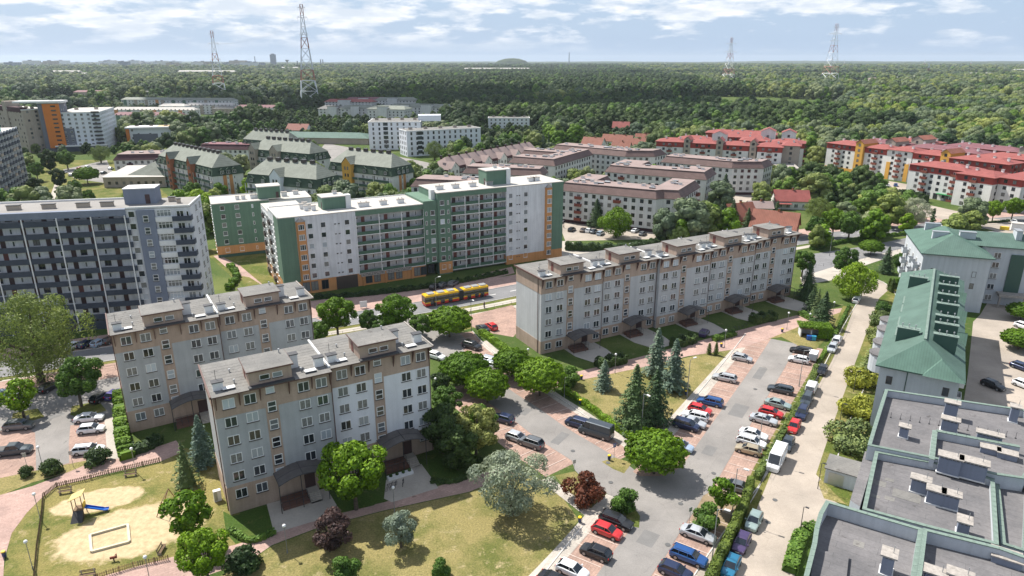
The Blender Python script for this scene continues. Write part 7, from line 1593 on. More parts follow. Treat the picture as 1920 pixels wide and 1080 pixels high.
# dense far canopy and low hills, out to the horizon
def far_canopy():
 mb = MB(); nr, na = 46, 150; vs = []
 for i in range(nr):
  d = 5200 * (17000 / 5200) ** (i / (nr - 1))
  for j in range(na):
   a = -.95 + 1.9 * j / (na - 1); x, y = d * math.sin(a), d * math.cos(a); t = max(0, (d - 6500) / 8000)
   h = 9 + 9 * mnoise.noise(Vector((x / 300, y / 300, 0))) + t * (18 * mnoise.noise(Vector((x / 2600, y / 2600, 5))) + 26 * max(0, math.sin(a) + .1)) + random.uniform(-4, 4)
   if i == 0: h = -5
   vs.append((x, y, max(h, -5)))
 for i in range(nr - 1):
  for j in range(na - 1): a = i * na + j; mb.f.append((a, a + na, a + na + 1, a + 1)); mb.m.append(0)
 mb.v = vs; m, nt, b = new_mat('far_canopy'); n = noise_node(nt, .0011, 6, .6, 'WORLD'); r = ramp(nt, n.outputs[0], (.018, .035, .018), (.075, .095, .04), .38, .62); n2 = noise_node(nt, .02, 4, .7, 'WORLD'); r2 = ramp(nt, n2.outputs[0], (.65, .65, .65), (1.3, 1.3, 1.3)); mx = mixc(nt, 1.0, r.outputs[0], r2.outputs[0], 'MULTIPLY')
 nt.links.new(mx.outputs[0], b.inputs['Base Color']); b.inputs['Roughness'].default_value = 1; b.inputs['Specular IOR Level'].default_value = 0
 tag(mb.build('hills', m), kind='structure')
 m2 = MB(); n = 24; pk = G(960, 131); d = pk.normalized(); c = Vector((0, 7000, 0)); ring = [[(rr * math.cos(2 * math.pi * i / n) * 1.15, rr * math.sin(2 * math.pi * i / n), z + random.uniform(-2, 2)) for i in range(n)] for rr, z in ((165, 0), (120, 48), (62, 66), (20, 71))]
 for k in range(3): m2.add(ring[k] + ring[k + 1], [(i, (i + 1) % n, n + (i + 1) % n, n + i) for i in range(n)])
 m2.add(ring[3], [tuple(range(n))]); tag(m2.build('hill', m, None, c), kind='structure')
far_canopy()
# ------------------------------------------------------------------ vehicles
def paint(name, c, met=.25):
 m, nt, b = new_mat(name); n = noise_node(nt, 1.2, 3, .6, 'OBJ'); r = ramp(nt, n.outputs[0], mul(c, .9), mul(c, 1.08)); nt.links.new(r.outputs[0], b.inputs['Base Color'])
 b.inputs['Metallic'].default_value = met; b.inputs['Roughness'].default_value = .32; b.inputs['Coat Weight'].default_value = .6; b.inputs['Coat Roughness'].default_value = .06; return m
PAINT = {k: paint('car_paint_' + k, c, .0 if k in ('white', 'red') else .35) for k, c in {'white': (.72, .73, .74), 'silver': (.50, .52, .54), 'grey': (.14, .15, .16), 'black': (.018, .019, .022), 'navy': (.018, .03, .08), 'blue': (.02, .09, .28), 'teal': (.02, .17, .30),
  'red': (.50, .02, .02), 'purple': (.075, .05, .13), 'gold': (.42, .35, .24), 'palegreen': (.30, .38, .36), 'slate': (.05, .065, .08), 'skyblue': (.40, .50, .62), 'brown': (.10, .075, .06), 'violet': (.06, .05, .20)}.items()}
M['car_glass'] = plain('car_glass', (.015, .02, .026), .06, 0, .8); M['tyre'] = plain('tyre_rubber', (.02, .02, .02), .85); M['rim'] = plain('alloy_rim', (.35, .36, .37), .35, .7)
M['lamp_clear'] = plain('headlamp_lens', (.62, .65, .68), .12, 0, .8); M['lamp_red'] = plain('tail_lamp_lens', (.35, .01, .01), .2); M['plate'] = plain('number_plate', (.65, .65, .62), .5); M['trim_black'] = plain('black_trim', (.025, .025, .027), .6)
# profile: stations along the length (fraction, shoulder height, width factor), cabin: (x_front_base, x_front_top, x_rear_top, x_rear_base, roof height)
KIND = {
'hatch': (4.1, 1.76, [(0, .62, .80), (.03, .72, .90), (.12, .84, .97), (.27, .93, 1), (.5, .96, 1), (.8, .98, 1), (.95, .95, .94), (1, .80, .86)], (.25, .43, .84, .97, 1.47)),
'sedan': (4.6, 1.80, [(0, .62, .80), (.03, .72, .90), (.12, .82, .97), (.28, .92, 1), (.5, .94, 1), (.78, .96, 1), (.95, .97, .94), (1, .80, .86)], (.27, .43, .70, .85, 1.43)),
'wagon': (4.65, 1.80, [(0, .62, .80), (.03, .72, .90), (.12, .82, .97), (.26, .92, 1), (.5, .95, 1), (.8, .97, 1), (.96, .96, .94), (1, .80, .86)], (.25, .40, .90, .985, 1.47)),
'suv': (4.45, 1.84, [(0, .74, .84), (.03, .86, .92), (.10, .98, .98), (.25, 1.05, 1), (.5, 1.08, 1), (.8, 1.10, 1), (.96, 1.08, .94), (1, .86, .88)], (.24, .38, .88, .98, 1.66)),
'mpv': (4.4, 1.82, [(0, .72, .82), (.03, .84, .92), (.10, .96, .98), (.2, 1.02, 1), (.5, 1.05, 1), (.8, 1.06, 1), (.97, 1.04, .95), (1, .84, .9)], (.17, .36, .92, .99, 1.68)),
'smallvan': (4.4, 1.82, [(0, .74, .84), (.03, .88, .92), (.10, 1.0, .98), (.2, 1.06, 1), (.5, 1.08, 1), (.8, 1.08, 1), (.97, 1.08, .97), (1, .9, .94)], (.17, .33, .975, .995, 1.84)),
'van': (5.9, 2.02, [(0, .85, .86), (.02, 1.0, .93), (.08, 1.15, .98), (.15, 1.3, 1), (.5, 1.35, 1), (.8, 1.35, 1), (.985, 1.35, .98), (1, 1.1, .96)], (.10, .24, .985, .997, 2.55)),
'pickup': (5.3, 1.86, [(0, .80, .86), (.03, .95, .93), (.10, 1.05, .98), (.25, 1.10, 1), (.5, 1.12, 1), (.8, 1.12, 1), (.97, 1.12, .96), (1, .95, .92)], (.24, .36, .60, .67, 1.80)),
}
CARP = {}
def car_proto(kind):
 L_, W_, st, (cf, tf, tr, cr, H_) = KIND[kind]; w = W_ / 2; gc = .2
 van = kind in ('van', 'smallvan')
 mb = MB(); rings = []
 for fx, sh, wf in st:
  x = L_ / 2 - fx * L_; hw = w * wf; mid = .5 * sh + .12
  rings.append([(x, 0, gc), (x, hw * .86, gc), (x, hw * .97, gc + .12), (x, hw, mid), (x, hw * .97, sh - .06), (x, hw * .90, sh), (x, 0, sh + .035), (x, -hw * .90, sh), (x, -hw * .97, sh - .06), (x, -hw, mid), (x, -hw * .97, gc + .12), (x, -hw * .86, gc)])
 n = 12; vs = [p for r in rings for p in r]; mb.add(vs, [(i * n + j, i * n + (j + 1) % n, (i + 1) * n + (j + 1) % n, (i + 1) * n + j) for i in range(len(rings) - 1) for j in range(n)] + [tuple(range(n - 1, -1, -1)), tuple(range((len(rings) - 1) * n, len(rings) * n))])
 # wheel arches as dark insets
 for fx in (.19, .81):
  for s in (1, -1):
   x = L_ / 2 - fx * L_; k = 10; pts = [(x + .37 * math.cos(math.pi * i / k), s * (w * 1.001), .30 + .37 * math.sin(math.pi * i / k)) for i in range(k + 1)]
   mb.add(pts, [tuple(range(k + 1)) if s < 0 else tuple(range(k, -1, -1))], 1)
 mb.box(-L_ / 2 * .97, -w * .88, gc - .06, L_ / 2 * .97, w * .88, gc + .01, 1)
 body = mb.mesh('body', [PAINT['grey'], M['trim_black']], False)
 sh = .93 if kind in ('hatch', 'sedan', 'wagon') else 1.05 if kind != 'van' else 1.33; sh = max(q[1] for q in st) - .02
 X = lambda f: L_ / 2 - f * L_; wb, wt = w * .89, w * (.72 if not van else .84)
 g = MB(); zt = H_ - .05
 b4 = [(X(cf), wb * .93), (X(cr), wb * .93)]; t4 = [(X(tf), wt * .96), (X(tr), wt * .96)]
 P_ = [(X(cf), -wb * .93, sh), (X(cf), wb * .93, sh), (X(cr), wb * .93, sh), (X(cr), -wb * .93, sh), (X(tf), -wt, zt), (X(tf), wt, zt), (X(tr), wt, zt), (X(tr), -wt, zt)]
 g.add(P_, [(0, 1, 5, 4), (1, 2, 6, 5), (2, 3, 7, 6), (3, 0, 4, 7)], 0); glass = g.mesh('window_glass', [M['car_glass']])
 r = MB(); o = .02; a, b_, c_, d_ = Vector((X(tf) + .05, -wt - o, zt)), Vector((X(tf) + .05, wt + o, zt)), Vector((X(tr) - .05, wt + o, zt)), Vector((X(tr) - .05, -wt - o, zt))
 r.frustum([a[:2], b_[:2], c_[:2], d_[:2]], zt - .01, [(X(tf) - .12, -wt * .86), (X(tf) - .12, wt * .86), (X(tr) + .10, wt * .86), (X(tr) + .10, -wt * .86)], H_ + .01, 0, 0)
 def pillar(p, q, wd=.05): r.bar(p, q, wd, 0)
 for s in (1, -1):
  pillar((X(cf), s * wb * .94, sh), (X(tf), s * wt, zt), .045); pillar((X(cr), s * wb * .94, sh), (X(tr), s * wt, zt), .075)
  for f in ((.52,) if kind not in ('wagon', 'mpv', 'suv') else (.5, .74)):
   if kind == 'pickup': f = .5
   yb = lambda z: s * (wb * .95 + (wt - wb * .95) * (z - sh) / (zt - sh)); r.bar((X(f), yb(sh) , sh), (X(f) - .02, yb(zt), zt), .04)
  if van: r.add([(X(.36), s * wb * .945, sh), (X(cr) , s * wb * .945, sh), (X(tr), s * (wt + .01), zt), (X(.36), s * (wt + .01), zt)], [(0, 1, 2, 3) if s > 0 else (3, 2, 1, 0)])
 if van: r.add([(X(cr) - .012, -wb * .95, sh), (X(cr) - .012, wb * .95, sh), (X(tr) - .012, wt, zt), (X(tr) - .012, -wt, zt)], [(0, 1, 2, 3), (3, 2, 1, 0)])
 roof = r.mesh('roof', [PAINT['grey']])
 wh = MB(); k = 14; rr = .32 if kind not in ('suv', 'van', 'pickup') else .36
 c1 = [(rr * math.cos(2 * math.pi * i / k), rr * math.sin(2 * math.pi * i / k)) for i in range(k)]
 wh.add([(x, -.10, z) for x, z in c1] + [(x, .10, z) for x, z in c1], [(i, (i + 1) % k, k + (i + 1) % k, k + i) for i in range(k)] + [tuple(range(k)), tuple(range(2 * k - 1, k - 1, -1))], 0)
 wheel = wh.mesh('wheel', [M['tyre']]); rm = MB()
 for s in (-1, 1): rm.add([(x * .64, s * .108, z * .64) for x, z in c1], [tuple(range(k)) if s < 0 else tuple(range(k - 1, -1, -1))], 0)
 rim = rm.mesh('rim', [M['rim']])
 hl = MB(); hl.box(-.16, -.18, -.06, .05, .18, .07); hl = hl.mesh('headlight', [M['lamp_clear']]); tl = MB(); tl.box(-.05, -.10, -.12, .08, .10, .12); tl = tl.mesh('tail_light', [M['lamp_red']])
 pl = MB(); pl.box(-.02, -.26, -.055, .02, .26, .055); pl = pl.mesh('number_plate', [M['plate']]); mr = MB(); mr.box(-.06, -.10, -.05, .10, .10, .08); mr = mr.mesh('wing_mirror', [PAINT['grey']])
 return dict(body=body, glass=glass, roof=roof, wheel=wheel, rim=rim, hl=hl, tl=tl, pl=pl, mr=mr, L=L_, W=W_, st=st, rr=rr, H=H_, sh=sh, cf=cf, X=X, w=w)
def recolor(o, m, slot=0): o.material_slots[slot].link = 'OBJECT'; o.material_slots[slot].material = m
def car(kind, col, px, py, ang, label, group='cars parked on the estate', detail=True, at=None, name='parked_car', cat='car', s=1.0):
 if kind not in CARP: CARP[kind] = car_proto(kind)
 c = CARP[kind]; p = at if at is not None else G(px, py); t = thing(name, label, cat, (p.x, p.y, .03), R(ang), group); m = PAINT[col]; t.scale = (s, s, s)
 b = put(c['body'], 'body', t); recolor(b, m); put(c['glass'], 'window_glass', t); r = put(c['roof'], 'roof', t); recolor(r, m)
 X = c['X']; w = c['w']
 for f in (.19, .81):
  for sd in (1, -1):
   wo = put(c['wheel'], 'wheel', t, (X(f), sd * (w - .09), c['rr']))
   if detail: put(c['rim'], 'rim', wo)
 if detail:
  z = c['st'][1][1] - .10
  for sd in (1, -1):
   put(c['hl'], 'headlight', t, (X(.03), sd * w * .62, z)); put(c['tl'], 'tail_light', t, (X(.995), sd * w * .74, z + .12)); mo = put(c['mr'], 'wing_mirror', t, (X(c['cf'] + .05), sd * (w + .08), c['sh'] + .06)); recolor(mo, m)
  put(c['pl'], 'number_plate', t, (X(-.003), 0, .42)); put(c['pl'], 'number_plate', t, (X(1.003), 0, .62))
 if kind == 'pickup': q = MB(); q.box(X(.95), -.72, 1.115, X(.69), .72, 1.17); q.build('load_bed_cover', M['trim_black'], t)
 if kind in ('wagon', 'suv') and detail:
  q = MB()
  for sd in (1, -1): q.bar((X(.46), sd * w * .62, c['H'] + .04), (X(.86), sd * w * .62, c['H'] + .04), .025)
  q.build('roof_rails', M['trim_black'], t)
 return t
CA, CB = -33, 147    # bay direction of the right car parks; CB faces the other way
CARS = [
('hatch', 'silver', 1391, 676, -30, 'silver hatchback parked alone, farthest car on the left of the right lane'), ('wagon', 'silver', 1358, 713, 150, 'pale silver estate car parked alone on the left bays'), ('wagon', 'blue', 1331, 758, 150, 'bright blue estate car heading the row of six'),
('hatch', 'red', 1312, 773, -33, 'bright red car between the blue estate and a white one'), ('wagon', 'white', 1303, 785, 150, 'white estate car just below the bright red car'), ('sedan', 'silver', 1298, 797, -33, 'silver saloon squeezed above the navy people carrier'), ('mpv', 'navy', 1286, 803, -33, 'navy people carrier at the near end of the row of six'), ('hatch', 'skyblue', 1276, 842, -33, 'pale silver blue hatchback half behind the lone globe maple'),
('wagon', 'black', 1502, 662, 150, 'black estate car at the top of the right bays'), ('hatch', 'white', 1497, 679, 150, 'white hatchback with dark roof bars below the black estate'), ('wagon', 'slate', 1463, 735, 150, 'slate blue estate car alone on the right bays'), ('sedan', 'palegreen', 1458, 763, -33, 'pale green grey saloon near the low hedge'),
('hatch', 'red', 1445, 779, -33, 'small red car between the pale green and silver saloons'), ('sedan', 'silver', 1431, 792, -33, 'silver saloon under the small red car'), ('sedan', 'white', 1412, 820, -33, 'white saloon, first of three at the lower right bays'), ('wagon', 'white', 1408, 834, -33, 'white estate car in the middle of three'), ('hatch', 'gold', 1403, 849, 150, 'small gold hatchback, last of three'),
('sedan', 'grey', 1378, 918, 150, 'grey green car mostly hidden by the staked young tree'),
('wagon', 'black', 1155, 983, -33, 'black estate car at the head of the lower left bays'), ('hatch', 'red', 1138, 1002, -33, 'glossy red hatchback beside the black estate'), ('hatch', 'black', 1117, 1042, 147, 'black hatchback alone below the red one'), ('hatch', 'white', 1073, 1076, -33, 'white hatchback cut by the bottom edge'), ('sedan', 'black', 1042, 1098, -33, 'black car only just in view at the bottom edge'),
('sedan', 'silver', 1308, 1008, -33, 'silver blue saloon in the lower right bays'), ('wagon', 'blue', 1291, 1050, -33, 'dark blue estate car below the silver saloon'), ('hatch', 'navy', 1266, 1078, -33, 'blue car with a pale roof sticker at the bottom edge'),
('hatch', 'navy', 943, 790, 150, 'dark navy hatchback across from the globe maples'), ('mpv', 'navy', 1083, 799, 147, 'navy people carrier beside the grey panel van'), ('hatch', 'silver', 970, 826, -33, 'silver hatchback partly behind the silver olive tree'), ('suv', 'grey', 995, 836, 147, 'dark silver crossover next to the silver hatchback'),
('suv', 'black', 885, 653, -33, 'black crossover alone above the clipped maples'), ('wagon', 'silver', 921, 681, -33, 'silver estate car beside the clipped maple'), ('suv', 'silver', 926, 692, -33, 'grey crossover parked against the silver estate'), ('hatch', 'red', 921, 616, 120, 'red car in the yard by the long block gable'), ('sedan', 'slate', 905, 620, 120, 'dark blue car beside the red one in the yard'), ('hatch', 'white', 818, 672, -33, 'white car peeping out behind the near block roof corner'),
('hatch', 'white', 1605, 566, 57, 'white car driving up the long street'), ('wagon', 'white', 1569, 641, 57, 'white estate car parked on the long street, rear one of two'), ('hatch', 'silver', 1560, 657, 237, 'silver hatchback parked on the long street, front one of two'), ('hatch', 'black', 1541, 699, 237, 'small black car parked alone on the long street'),
('smallvan', 'white', 1521, 733, 57, 'small white delivery van parked on the long street'), ('suv', 'slate', 1512, 755, 237, 'dark slate crossover below the small white van'), ('suv', 'navy', 1503, 780, 237, 'dark crossover with glossy bonnet above the small red car'), ('hatch', 'red', 1488, 805, 237, 'small red hatchback parked on the long street'), ('hatch', 'slate', 1476, 838, 237, 'dark blue hatchback just above the tall white van'),
('hatch', 'palegreen', 1413, 983, 237, 'pale green hatchback beside the thuja hedge'), ('hatch', 'purple', 1390, 1024, 237, 'deep purple hatchback beside the thuja hedge'), ('hatch', 'teal', 1370, 1068, 237, 'metallic teal car at the bottom edge by the hedge'),
('hatch', 'black', 1861, 727, -65, 'black car driving across the shaded concrete yard'), ('wagon', 'silver', 1876, 662, 20, ''),
('suv', 'grey', 37, 804, 12, 'dark grey crossover in the middle of the left car park'), ('sedan', 'white', 168, 789, 12, 'long white saloon in the left car park'), ('hatch', 'white', 172, 810, 12, 'small white hatchback below the long saloon'), ('wagon', 'white', 167, 849, 12, 'white estate car behind the round bush'),
('hatch', 'black', 190, 750, 75, 'black hatchback on the left car park tree island side'), ('hatch', 'violet', 217, 744, 80, 'violet blue car against the gable hedge'), ('suv', 'skyblue', 8, 746, 75, 'pale blue car at the left edge behind the thin young maple'), ('hatch', 'black', 94, 731, 75, 'dark car in the shade of the old willow'), ('hatch', 'white', 40, 746, 75, 'white car behind the thin young maple'),
('hatch', 'navy', 164, 649, 75, 'dark blue car in the roadside bay, left of three'), ('hatch', 'skyblue', 188, 647, 75, 'pale blue car in the roadside bay, middle of three'), ('hatch', 'brown', 208, 642, 75, 'brown car in the roadside bay, right of three'), ('hatch', 'white', 142, 652, 75, 'white car in the roadside bay under the willow'),
]
for r in CARS:
 if r[5]: car(*r[:5], r[5])
car('van', 'white', 1455, 870, 237, 'tall white refrigerated panel van parked on the long street', name='delivery_van', cat='van', group=None)
car('van', 'slate', 1117, 816, 147, 'dark grey high panel van beside the navy people carrier', name='panel_van', cat='van', group=None)
car('pickup', 'slate', 26, 851, 12, 'slate blue double cab pickup in the left car park', name='pickup_truck', cat='pickup truck', group=None)
for px, py, col, k, a, lb in ((1909, 648, 'silver', 'suv', -65, 'silver car parked at the right edge of the yard, upper'), (1919, 616, 'white', 'hatch', -65, 'white car at the right edge of the yard between two small trees'), (1915, 693, 'navy', 'hatch', -65, 'dark car with red tail at the right edge of the yard'), (1920, 727, 'white', 'hatch', -65, 'white car cut by the right edge of the yard')): car(k, col, px, py, a, lb)
# cars far off, simpler
FAR = [(1072, 433, 'black'), (1094, 434, 'brown'), (1104, 435, 'white'), (1114, 437, 'slate'), (1126, 440, 'skyblue'), (1191, 435, 'white'), (1051, 418, 'white'), (1205, 441, 'grey'), (1186, 463, 'silver'), (1242, 458, 'silver'), (1580, 334, 'white'), (1597, 338, 'silver'), (1612, 341, 'grey'), (1632, 344, 'black'), (1665, 350, 'white'), (1679, 349, 'blue'), (1678, 377, 'white'), (1696, 380, 'silver'), (1550, 330, 'silver'),
 (1793, 414, 'blue'), (1425, 366, 'blue'), (1433, 367, 'white'), (1900, 418, 'white'), (1912, 424, 'grey'), (135, 330, 'grey'), (150, 318, 'red'), (165, 315, 'white'), (180, 322, 'black'), (195, 326, 'slate'), (208, 318, 'silver'), (120, 325, 'white'), (816, 541, 'black'), (832, 538, 'slate'), (850, 535, 'grey'), (1320, 628, 'purple')]
nmc = {'black': 'black', 'brown': 'brown', 'white': 'white', 'slate': 'dark slate', 'skyblue': 'pale blue', 'grey': 'grey', 'silver': 'silver', 'blue': 'bright blue', 'red': 'red', 'purple': 'dark red'}
for i, (px, py, col) in enumerate(FAR):
 where = 'in front of the pink mansard block' if 1040 < px < 1250 and py < 470 else 'by the red roofed estates' if px > 1500 else 'by the terracotta houses' if px > 1400 else 'on the forecourt at the left' if px < 300 else 'parked along the gallery block front' if px < 900 else 'near a long block entrance'
 same = [f for f in FAR[:i] if nmc[f[2]] == nmc[col]]
 side = 'one'
 car(random.choice(['hatch', 'wagon', 'sedan']), col, px, py, random.choice([60, 57, 64]) if px > 500 else 95, f'{nmc[col]} car {where}', group='distant parked cars', detail=False)
# ---- the articulated city bus
def bus():
 a, b = Vector((-22.6, 164.6, 0)), Vector((-7.2, 173.2, 0)); d = b - a; t = thing('city_bus', 'articulated yellow and red city bus with grey roof equipment driving on the street', 'bus', (a.x, a.y, .03), math.atan2(d.y, d.x))
 yel, red = plain('bus_yellow', (.72, .44, .02), .3), plain('bus_red', (.50, .035, .02), .3); wsz = 2.55 / 2
 for k, (x0, x1) in enumerate(((0, 9.4), (10.7, 18.0))):
  m = MB(); m.box(x0, -wsz, .32, x1, wsz, .95, 1); m.box(x0, -wsz, .95, x1, wsz, 1.25, 0); m.box(x0 + .02, -wsz + .03, 1.25, x1 - .02, wsz - .03, 2.55, 2); m.box(x0, -wsz, 2.55, x1, wsz, 2.95, 0); m.box(x0 + .1, -wsz + .1, 2.95, x1 - .1, wsz - .1, 3.05, 0)
  q = m.build('front_section' if k else 'rear_section', [yel, red, M['car_glass']], t)
  n = int((x1 - x0) / 1.45)
  for i in range(n + 1):
   x = x0 + (x1 - x0 - .1) * i / n
   for s in (-1, 1): p = MB(); p.box(x, s * wsz - .02 * (s > 0), 1.25, x + .1, s * wsz + .02 * (s < 0), 2.55); p.build('window_post', M['trim_black'], q)
  for dx in (.15, .45, .68):
   p = MB(); xx = x0 + (x1 - x0) * dx; p.box(xx, -wsz - .015, .4, xx + 1.1, -wsz - .001, 2.5); p.build('door', M['car_glass'], q)
  for i in range(3): p = MB(); xx = x0 + (x1 - x0) * (.1 + .3 * i); p.box(xx, -.8, 3.05, xx + 1.8, .8, 3.3); p.build('roof_unit', M['steel'], q)
  for fx in ((.28,), (.2, .72))[k]:
   for s in (-1, 1):
    p = MB(); c1 = [(.48 * math.cos(2 * math.pi * i / 14), .48 * math.sin(2 * math.pi * i / 14)) for i in range(14)]
    p.add([(x, -.13, z) for x, z in c1] + [(x, .13, z) for x, z in c1], [(i, (i + 1) % 14, 14 + (i + 1) % 14, 14 + i) for i in range(14)] + [tuple(range(14)), tuple(range(27, 13, -1))]); p.build('wheel', M['tyre'], t, (x0 + (x1 - x0) * fx, s * (wsz - .1), .48))
 m = MB()
 for i in range(8): x = 9.42 + i * .16; m.box(x, -wsz + .06 * (i % 2), .5, x + .15, wsz - .06 * (i % 2), 2.9)
 m.build('bellows', M['trim_black'], t)
 for x in (-.02, 18.0): m = MB(); m.box(x, -1.1, 1.2, x + .02, 1.1, 2.7); m.build('windscreen', M['car_glass'], t)
 for s in (-1, 1): m = MB(); m.box(18.0, s * .9 - .18, .7, 18.04, s * .9 + .18, .9); m.build('headlight', M['lamp_clear'], t); m = MB(); m.box(-.05, s * 1.0 - .1, .9, -.01, s * 1.0 + .1, 1.5); m.build('tail_light', M['lamp_red'], t)
bus()
def trailer():
 t = thing('box_trailer', 'small grey box trailer parked by the low hedge', 'trailer', G(1524, 676), R(57)); m = MB(); m.box(-1.3, -.75, .5, 1.3, .75, 1.9); m.build('box', M['wall_pale_blue'], t); m = MB(); m.box(-1.32, -.77, 1.9, 1.32, .77, 1.96); m.build('lid', M['white_paint'], t); m = MB(); m.bar((1.3, 0, .5), (2.4, 0, .5), .05); m.build('drawbar', M['rail_dark'], t)
 for s in (-1, 1): put(CARP['hatch']['wheel'], 'wheel', t, (0, s * .85, .32))
trailer()
# ------------------------------------------------------------------ lamps, signs, bins, playground, people
M['lamp_white'] = plain('opal_globe', (.80, .80, .80), .3); M['post_grey'] = plain('lamp_post_grey', (.28, .29, .30), .5, .4)
def globe_lamp():
 t = thing('street_lamp', '', 'street lamp', (0, 0, 0)); m = MB(); m.cyl(0, 0, 0, .5, .09, .08, 8); m.cyl(0, 0, .5, 3.95, .05, .04, 8); m.build('pole', M['post_grey'], t)
 m = MB(); m.sphere((0, 0, 4.17), .24, 12, 8); m.build('globe', M['lamp_white'], t, smooth=True); m = MB(); m.cyl(0, 0, 3.9, 3.98, .1, .12, 8); m.build('collar', M['rail_dark'], t); return t
def mast_lamp():
 t = thing('street_lamp', '', 'street lamp', (0, 0, 0)); m = MB(); m.cyl(0, 0, 0, .8, .1, .09, 8); m.cyl(0, 0, .8, 7.6, .075, .05, 8); m.bar((0, 0, 7.6), (0, -.9, 7.85), .04); m.build('pole', M['post_grey'], t)
 m = MB(); m.box(-.14, -1.5, 7.8, .14, -.8, 7.93); m.build('lamp_head', M['white_paint'], t); return t
def walk_lamp():
 t = thing('street_lamp', '', 'street lamp', (0, 0, 0)); m = MB(); m.cyl(0, 0, 0, 4.4, .06, .045, 8); m.bar((0, 0, 4.4), (0, -.3, 4.5), .03); m.build('pole', M['rail_dark'], t); m = MB(); m.box(-.1, -.65, 4.45, .1, -.2, 4.55); m.build('lamp_head', M['rail_dark'], t); return t
LG = [(82, 883, 'white globe lamp on the verge between the two dark bushes'), (255, 886, 'white globe lamp where the brick path meets the playground fence'), (76, 975, 'white globe lamp outside the left playground fence, upper'), (62, 1068, 'white globe lamp outside the left playground fence, lower'),
 (283, 1098, 'white globe lamp below the playground gate'), (539, 1037, 'white globe lamp on the lawn edge left of the purple plum'), (740, 962, 'white globe lamp beside the small silver tree'), (818, 748, 'white globe lamp behind the right corner of the near block'),
 (1058, 745, 'white globe lamp at the hedge end near the broad maple'), (990, 690, 'white globe lamp at the gable of the long block'), (1153, 700, 'white globe lamp between the short spruce and the first entrance'), (1358, 652, 'white globe lamp above the thuja pair'), (1475, 618, 'white globe lamp left of the bin store'), (1515, 620, 'white globe lamp in front of the bin store'), (1228, 668, 'white globe lamp behind the blue spruces'), (1560, 597, 'white globe lamp by the fence above the bin store')]
g0 = globe_lamp()
for i, (px, py, lb) in enumerate(LG):
 p = G(px, py); t = g0 if i == 0 else copy_thing(g0); t.location = (p.x, p.y, 0); t['label'] = lb; t['group'] = 'white globe lamps along the brick paths'
LM = [(1202, 815, 'tall lamp post beside the hedge and the spruces', 30), (1288, 745, 'tall lamp post at the right edge of the spruce lawn', 120), (1372, 968, 'tall lamp post by the staked young tree', 60), (1335, 1050, 'tall lamp post in the hedge by the dark blue estate', 60), (1420, 858, 'tall lamp post beside the small gold hatchback', 60), (1498, 725, 'tall lamp post in the hedge above the slate estate', 60), (884, 620, 'tall lamp post at the yard entrance by the clipped maple', 30), (818, 575, 'tall lamp post at the bus street kerb', 120), (1555, 480, 'tall lamp post on the far street', 210), (560, 628, 'tall lamp post in front of the gallery block arcade', 120)]
m0 = mast_lamp()
for i, (px, py, lb, a) in enumerate(LM):
 p = G(px, py); t = m0 if i == 0 else copy_thing(m0); t.location = (p.x, p.y, 0); t.rotation_euler = (0, 0, R(a)); t['label'] = lb; t['group'] = 'tall lamp posts'
LW = [(1533, 917, 'thin dark lamp at the corner by the grey shed'), (1499, 1003, 'thin dark lamp at the mound of ground cover'), (1573, 800, 'thin dark lamp by the golden juniper'), (1600, 735, 'thin dark lamp below the grey green spruce'), (1645, 612, 'thin dark lamp by the round terraces')]
w0 = walk_lamp()
for i, (px, py, lb) in enumerate(LW):
 p = G(px, py); t = w0 if i == 0 else copy_thing(w0); t.location = (p.x, p.y, 0); t.rotation_euler = (0, 0, R(50)); t['label'] = lb; t['group'] = 'thin dark lamps along the long street'
def sign(px, py, label, blue=False, h=2.3, w=.5):
 t = thing('parking_sign', label, 'sign', G(px, py), R(25)); m = MB(); m.cyl(0, 0, 0, h, .03, n=6); m.build('pole', M['post_grey'], t); m = MB(); m.box(-w / 2, -.03, h - .05, w / 2, 0, h + .6); b = m.build('sign_plate', plain('sign_blue', (.02, .06, .30), .4) if blue and 'sign_blue' not in MATS else MATS['sign_blue'] if blue else M['steel'], t)
 if blue:
  q = MB(); q.box(-.12, -.045, h + .05, -.06, -.031, h + .5); q.box(-.06, -.045, h + .44, .12, -.031, h + .5); q.box(-.06, -.045, h + .24, .12, -.031, h + .3); q.box(.07, -.0455, h + .3, .12, -.0315, h + .44); q.build('letter_p', M['white_paint'], b)
sign(1076, 893, 'dark faced car park sign by the copper red bush'); sign(1292, 985, 'dark faced sign at the corner of the lower right bays'); sign(1151, 862, 'blue parking sign on the small grass wedge', True); sign(854, 638, 'blue sign in the shade of the clipped maple by the yard', True); sign(1003, 752, 'blue sign post at the foot of the broad globe maple', True)
sign(52, 880, 'back of a sign plate on the verge below the pickup'); sign(138, 876, 'grey sign on the verge beside the white estate car'); sign(137, 775, 'small sign on the car park island by the maple'); sign(54, 790, 'low grey plate beneath the thin young maple', h=.6)
def bin_(px, py, label):
 t = thing('litter_bin', label, 'litter bin', G(px, py)); m = MB(); m.cyl(0, 0, .15, .85, .22, .26, 10); m.build('bin_body', plain('bin_blue', (.02, .04, .12), .5) if 'bin_blue' not in MATS else MATS['bin_blue'], t); m = MB(); m.cyl(0, 0, .85, .98, .28, .24, 10); m.build('lid', plain('bin_yellow', (.75, .52, .02), .5) if 'bin_yellow' not in MATS else MATS['bin_yellow'], t); m = MB(); m.bar((.3, 0, 0), (.3, 0, 1.1), .03); m.build('post', M['post_grey'], t)
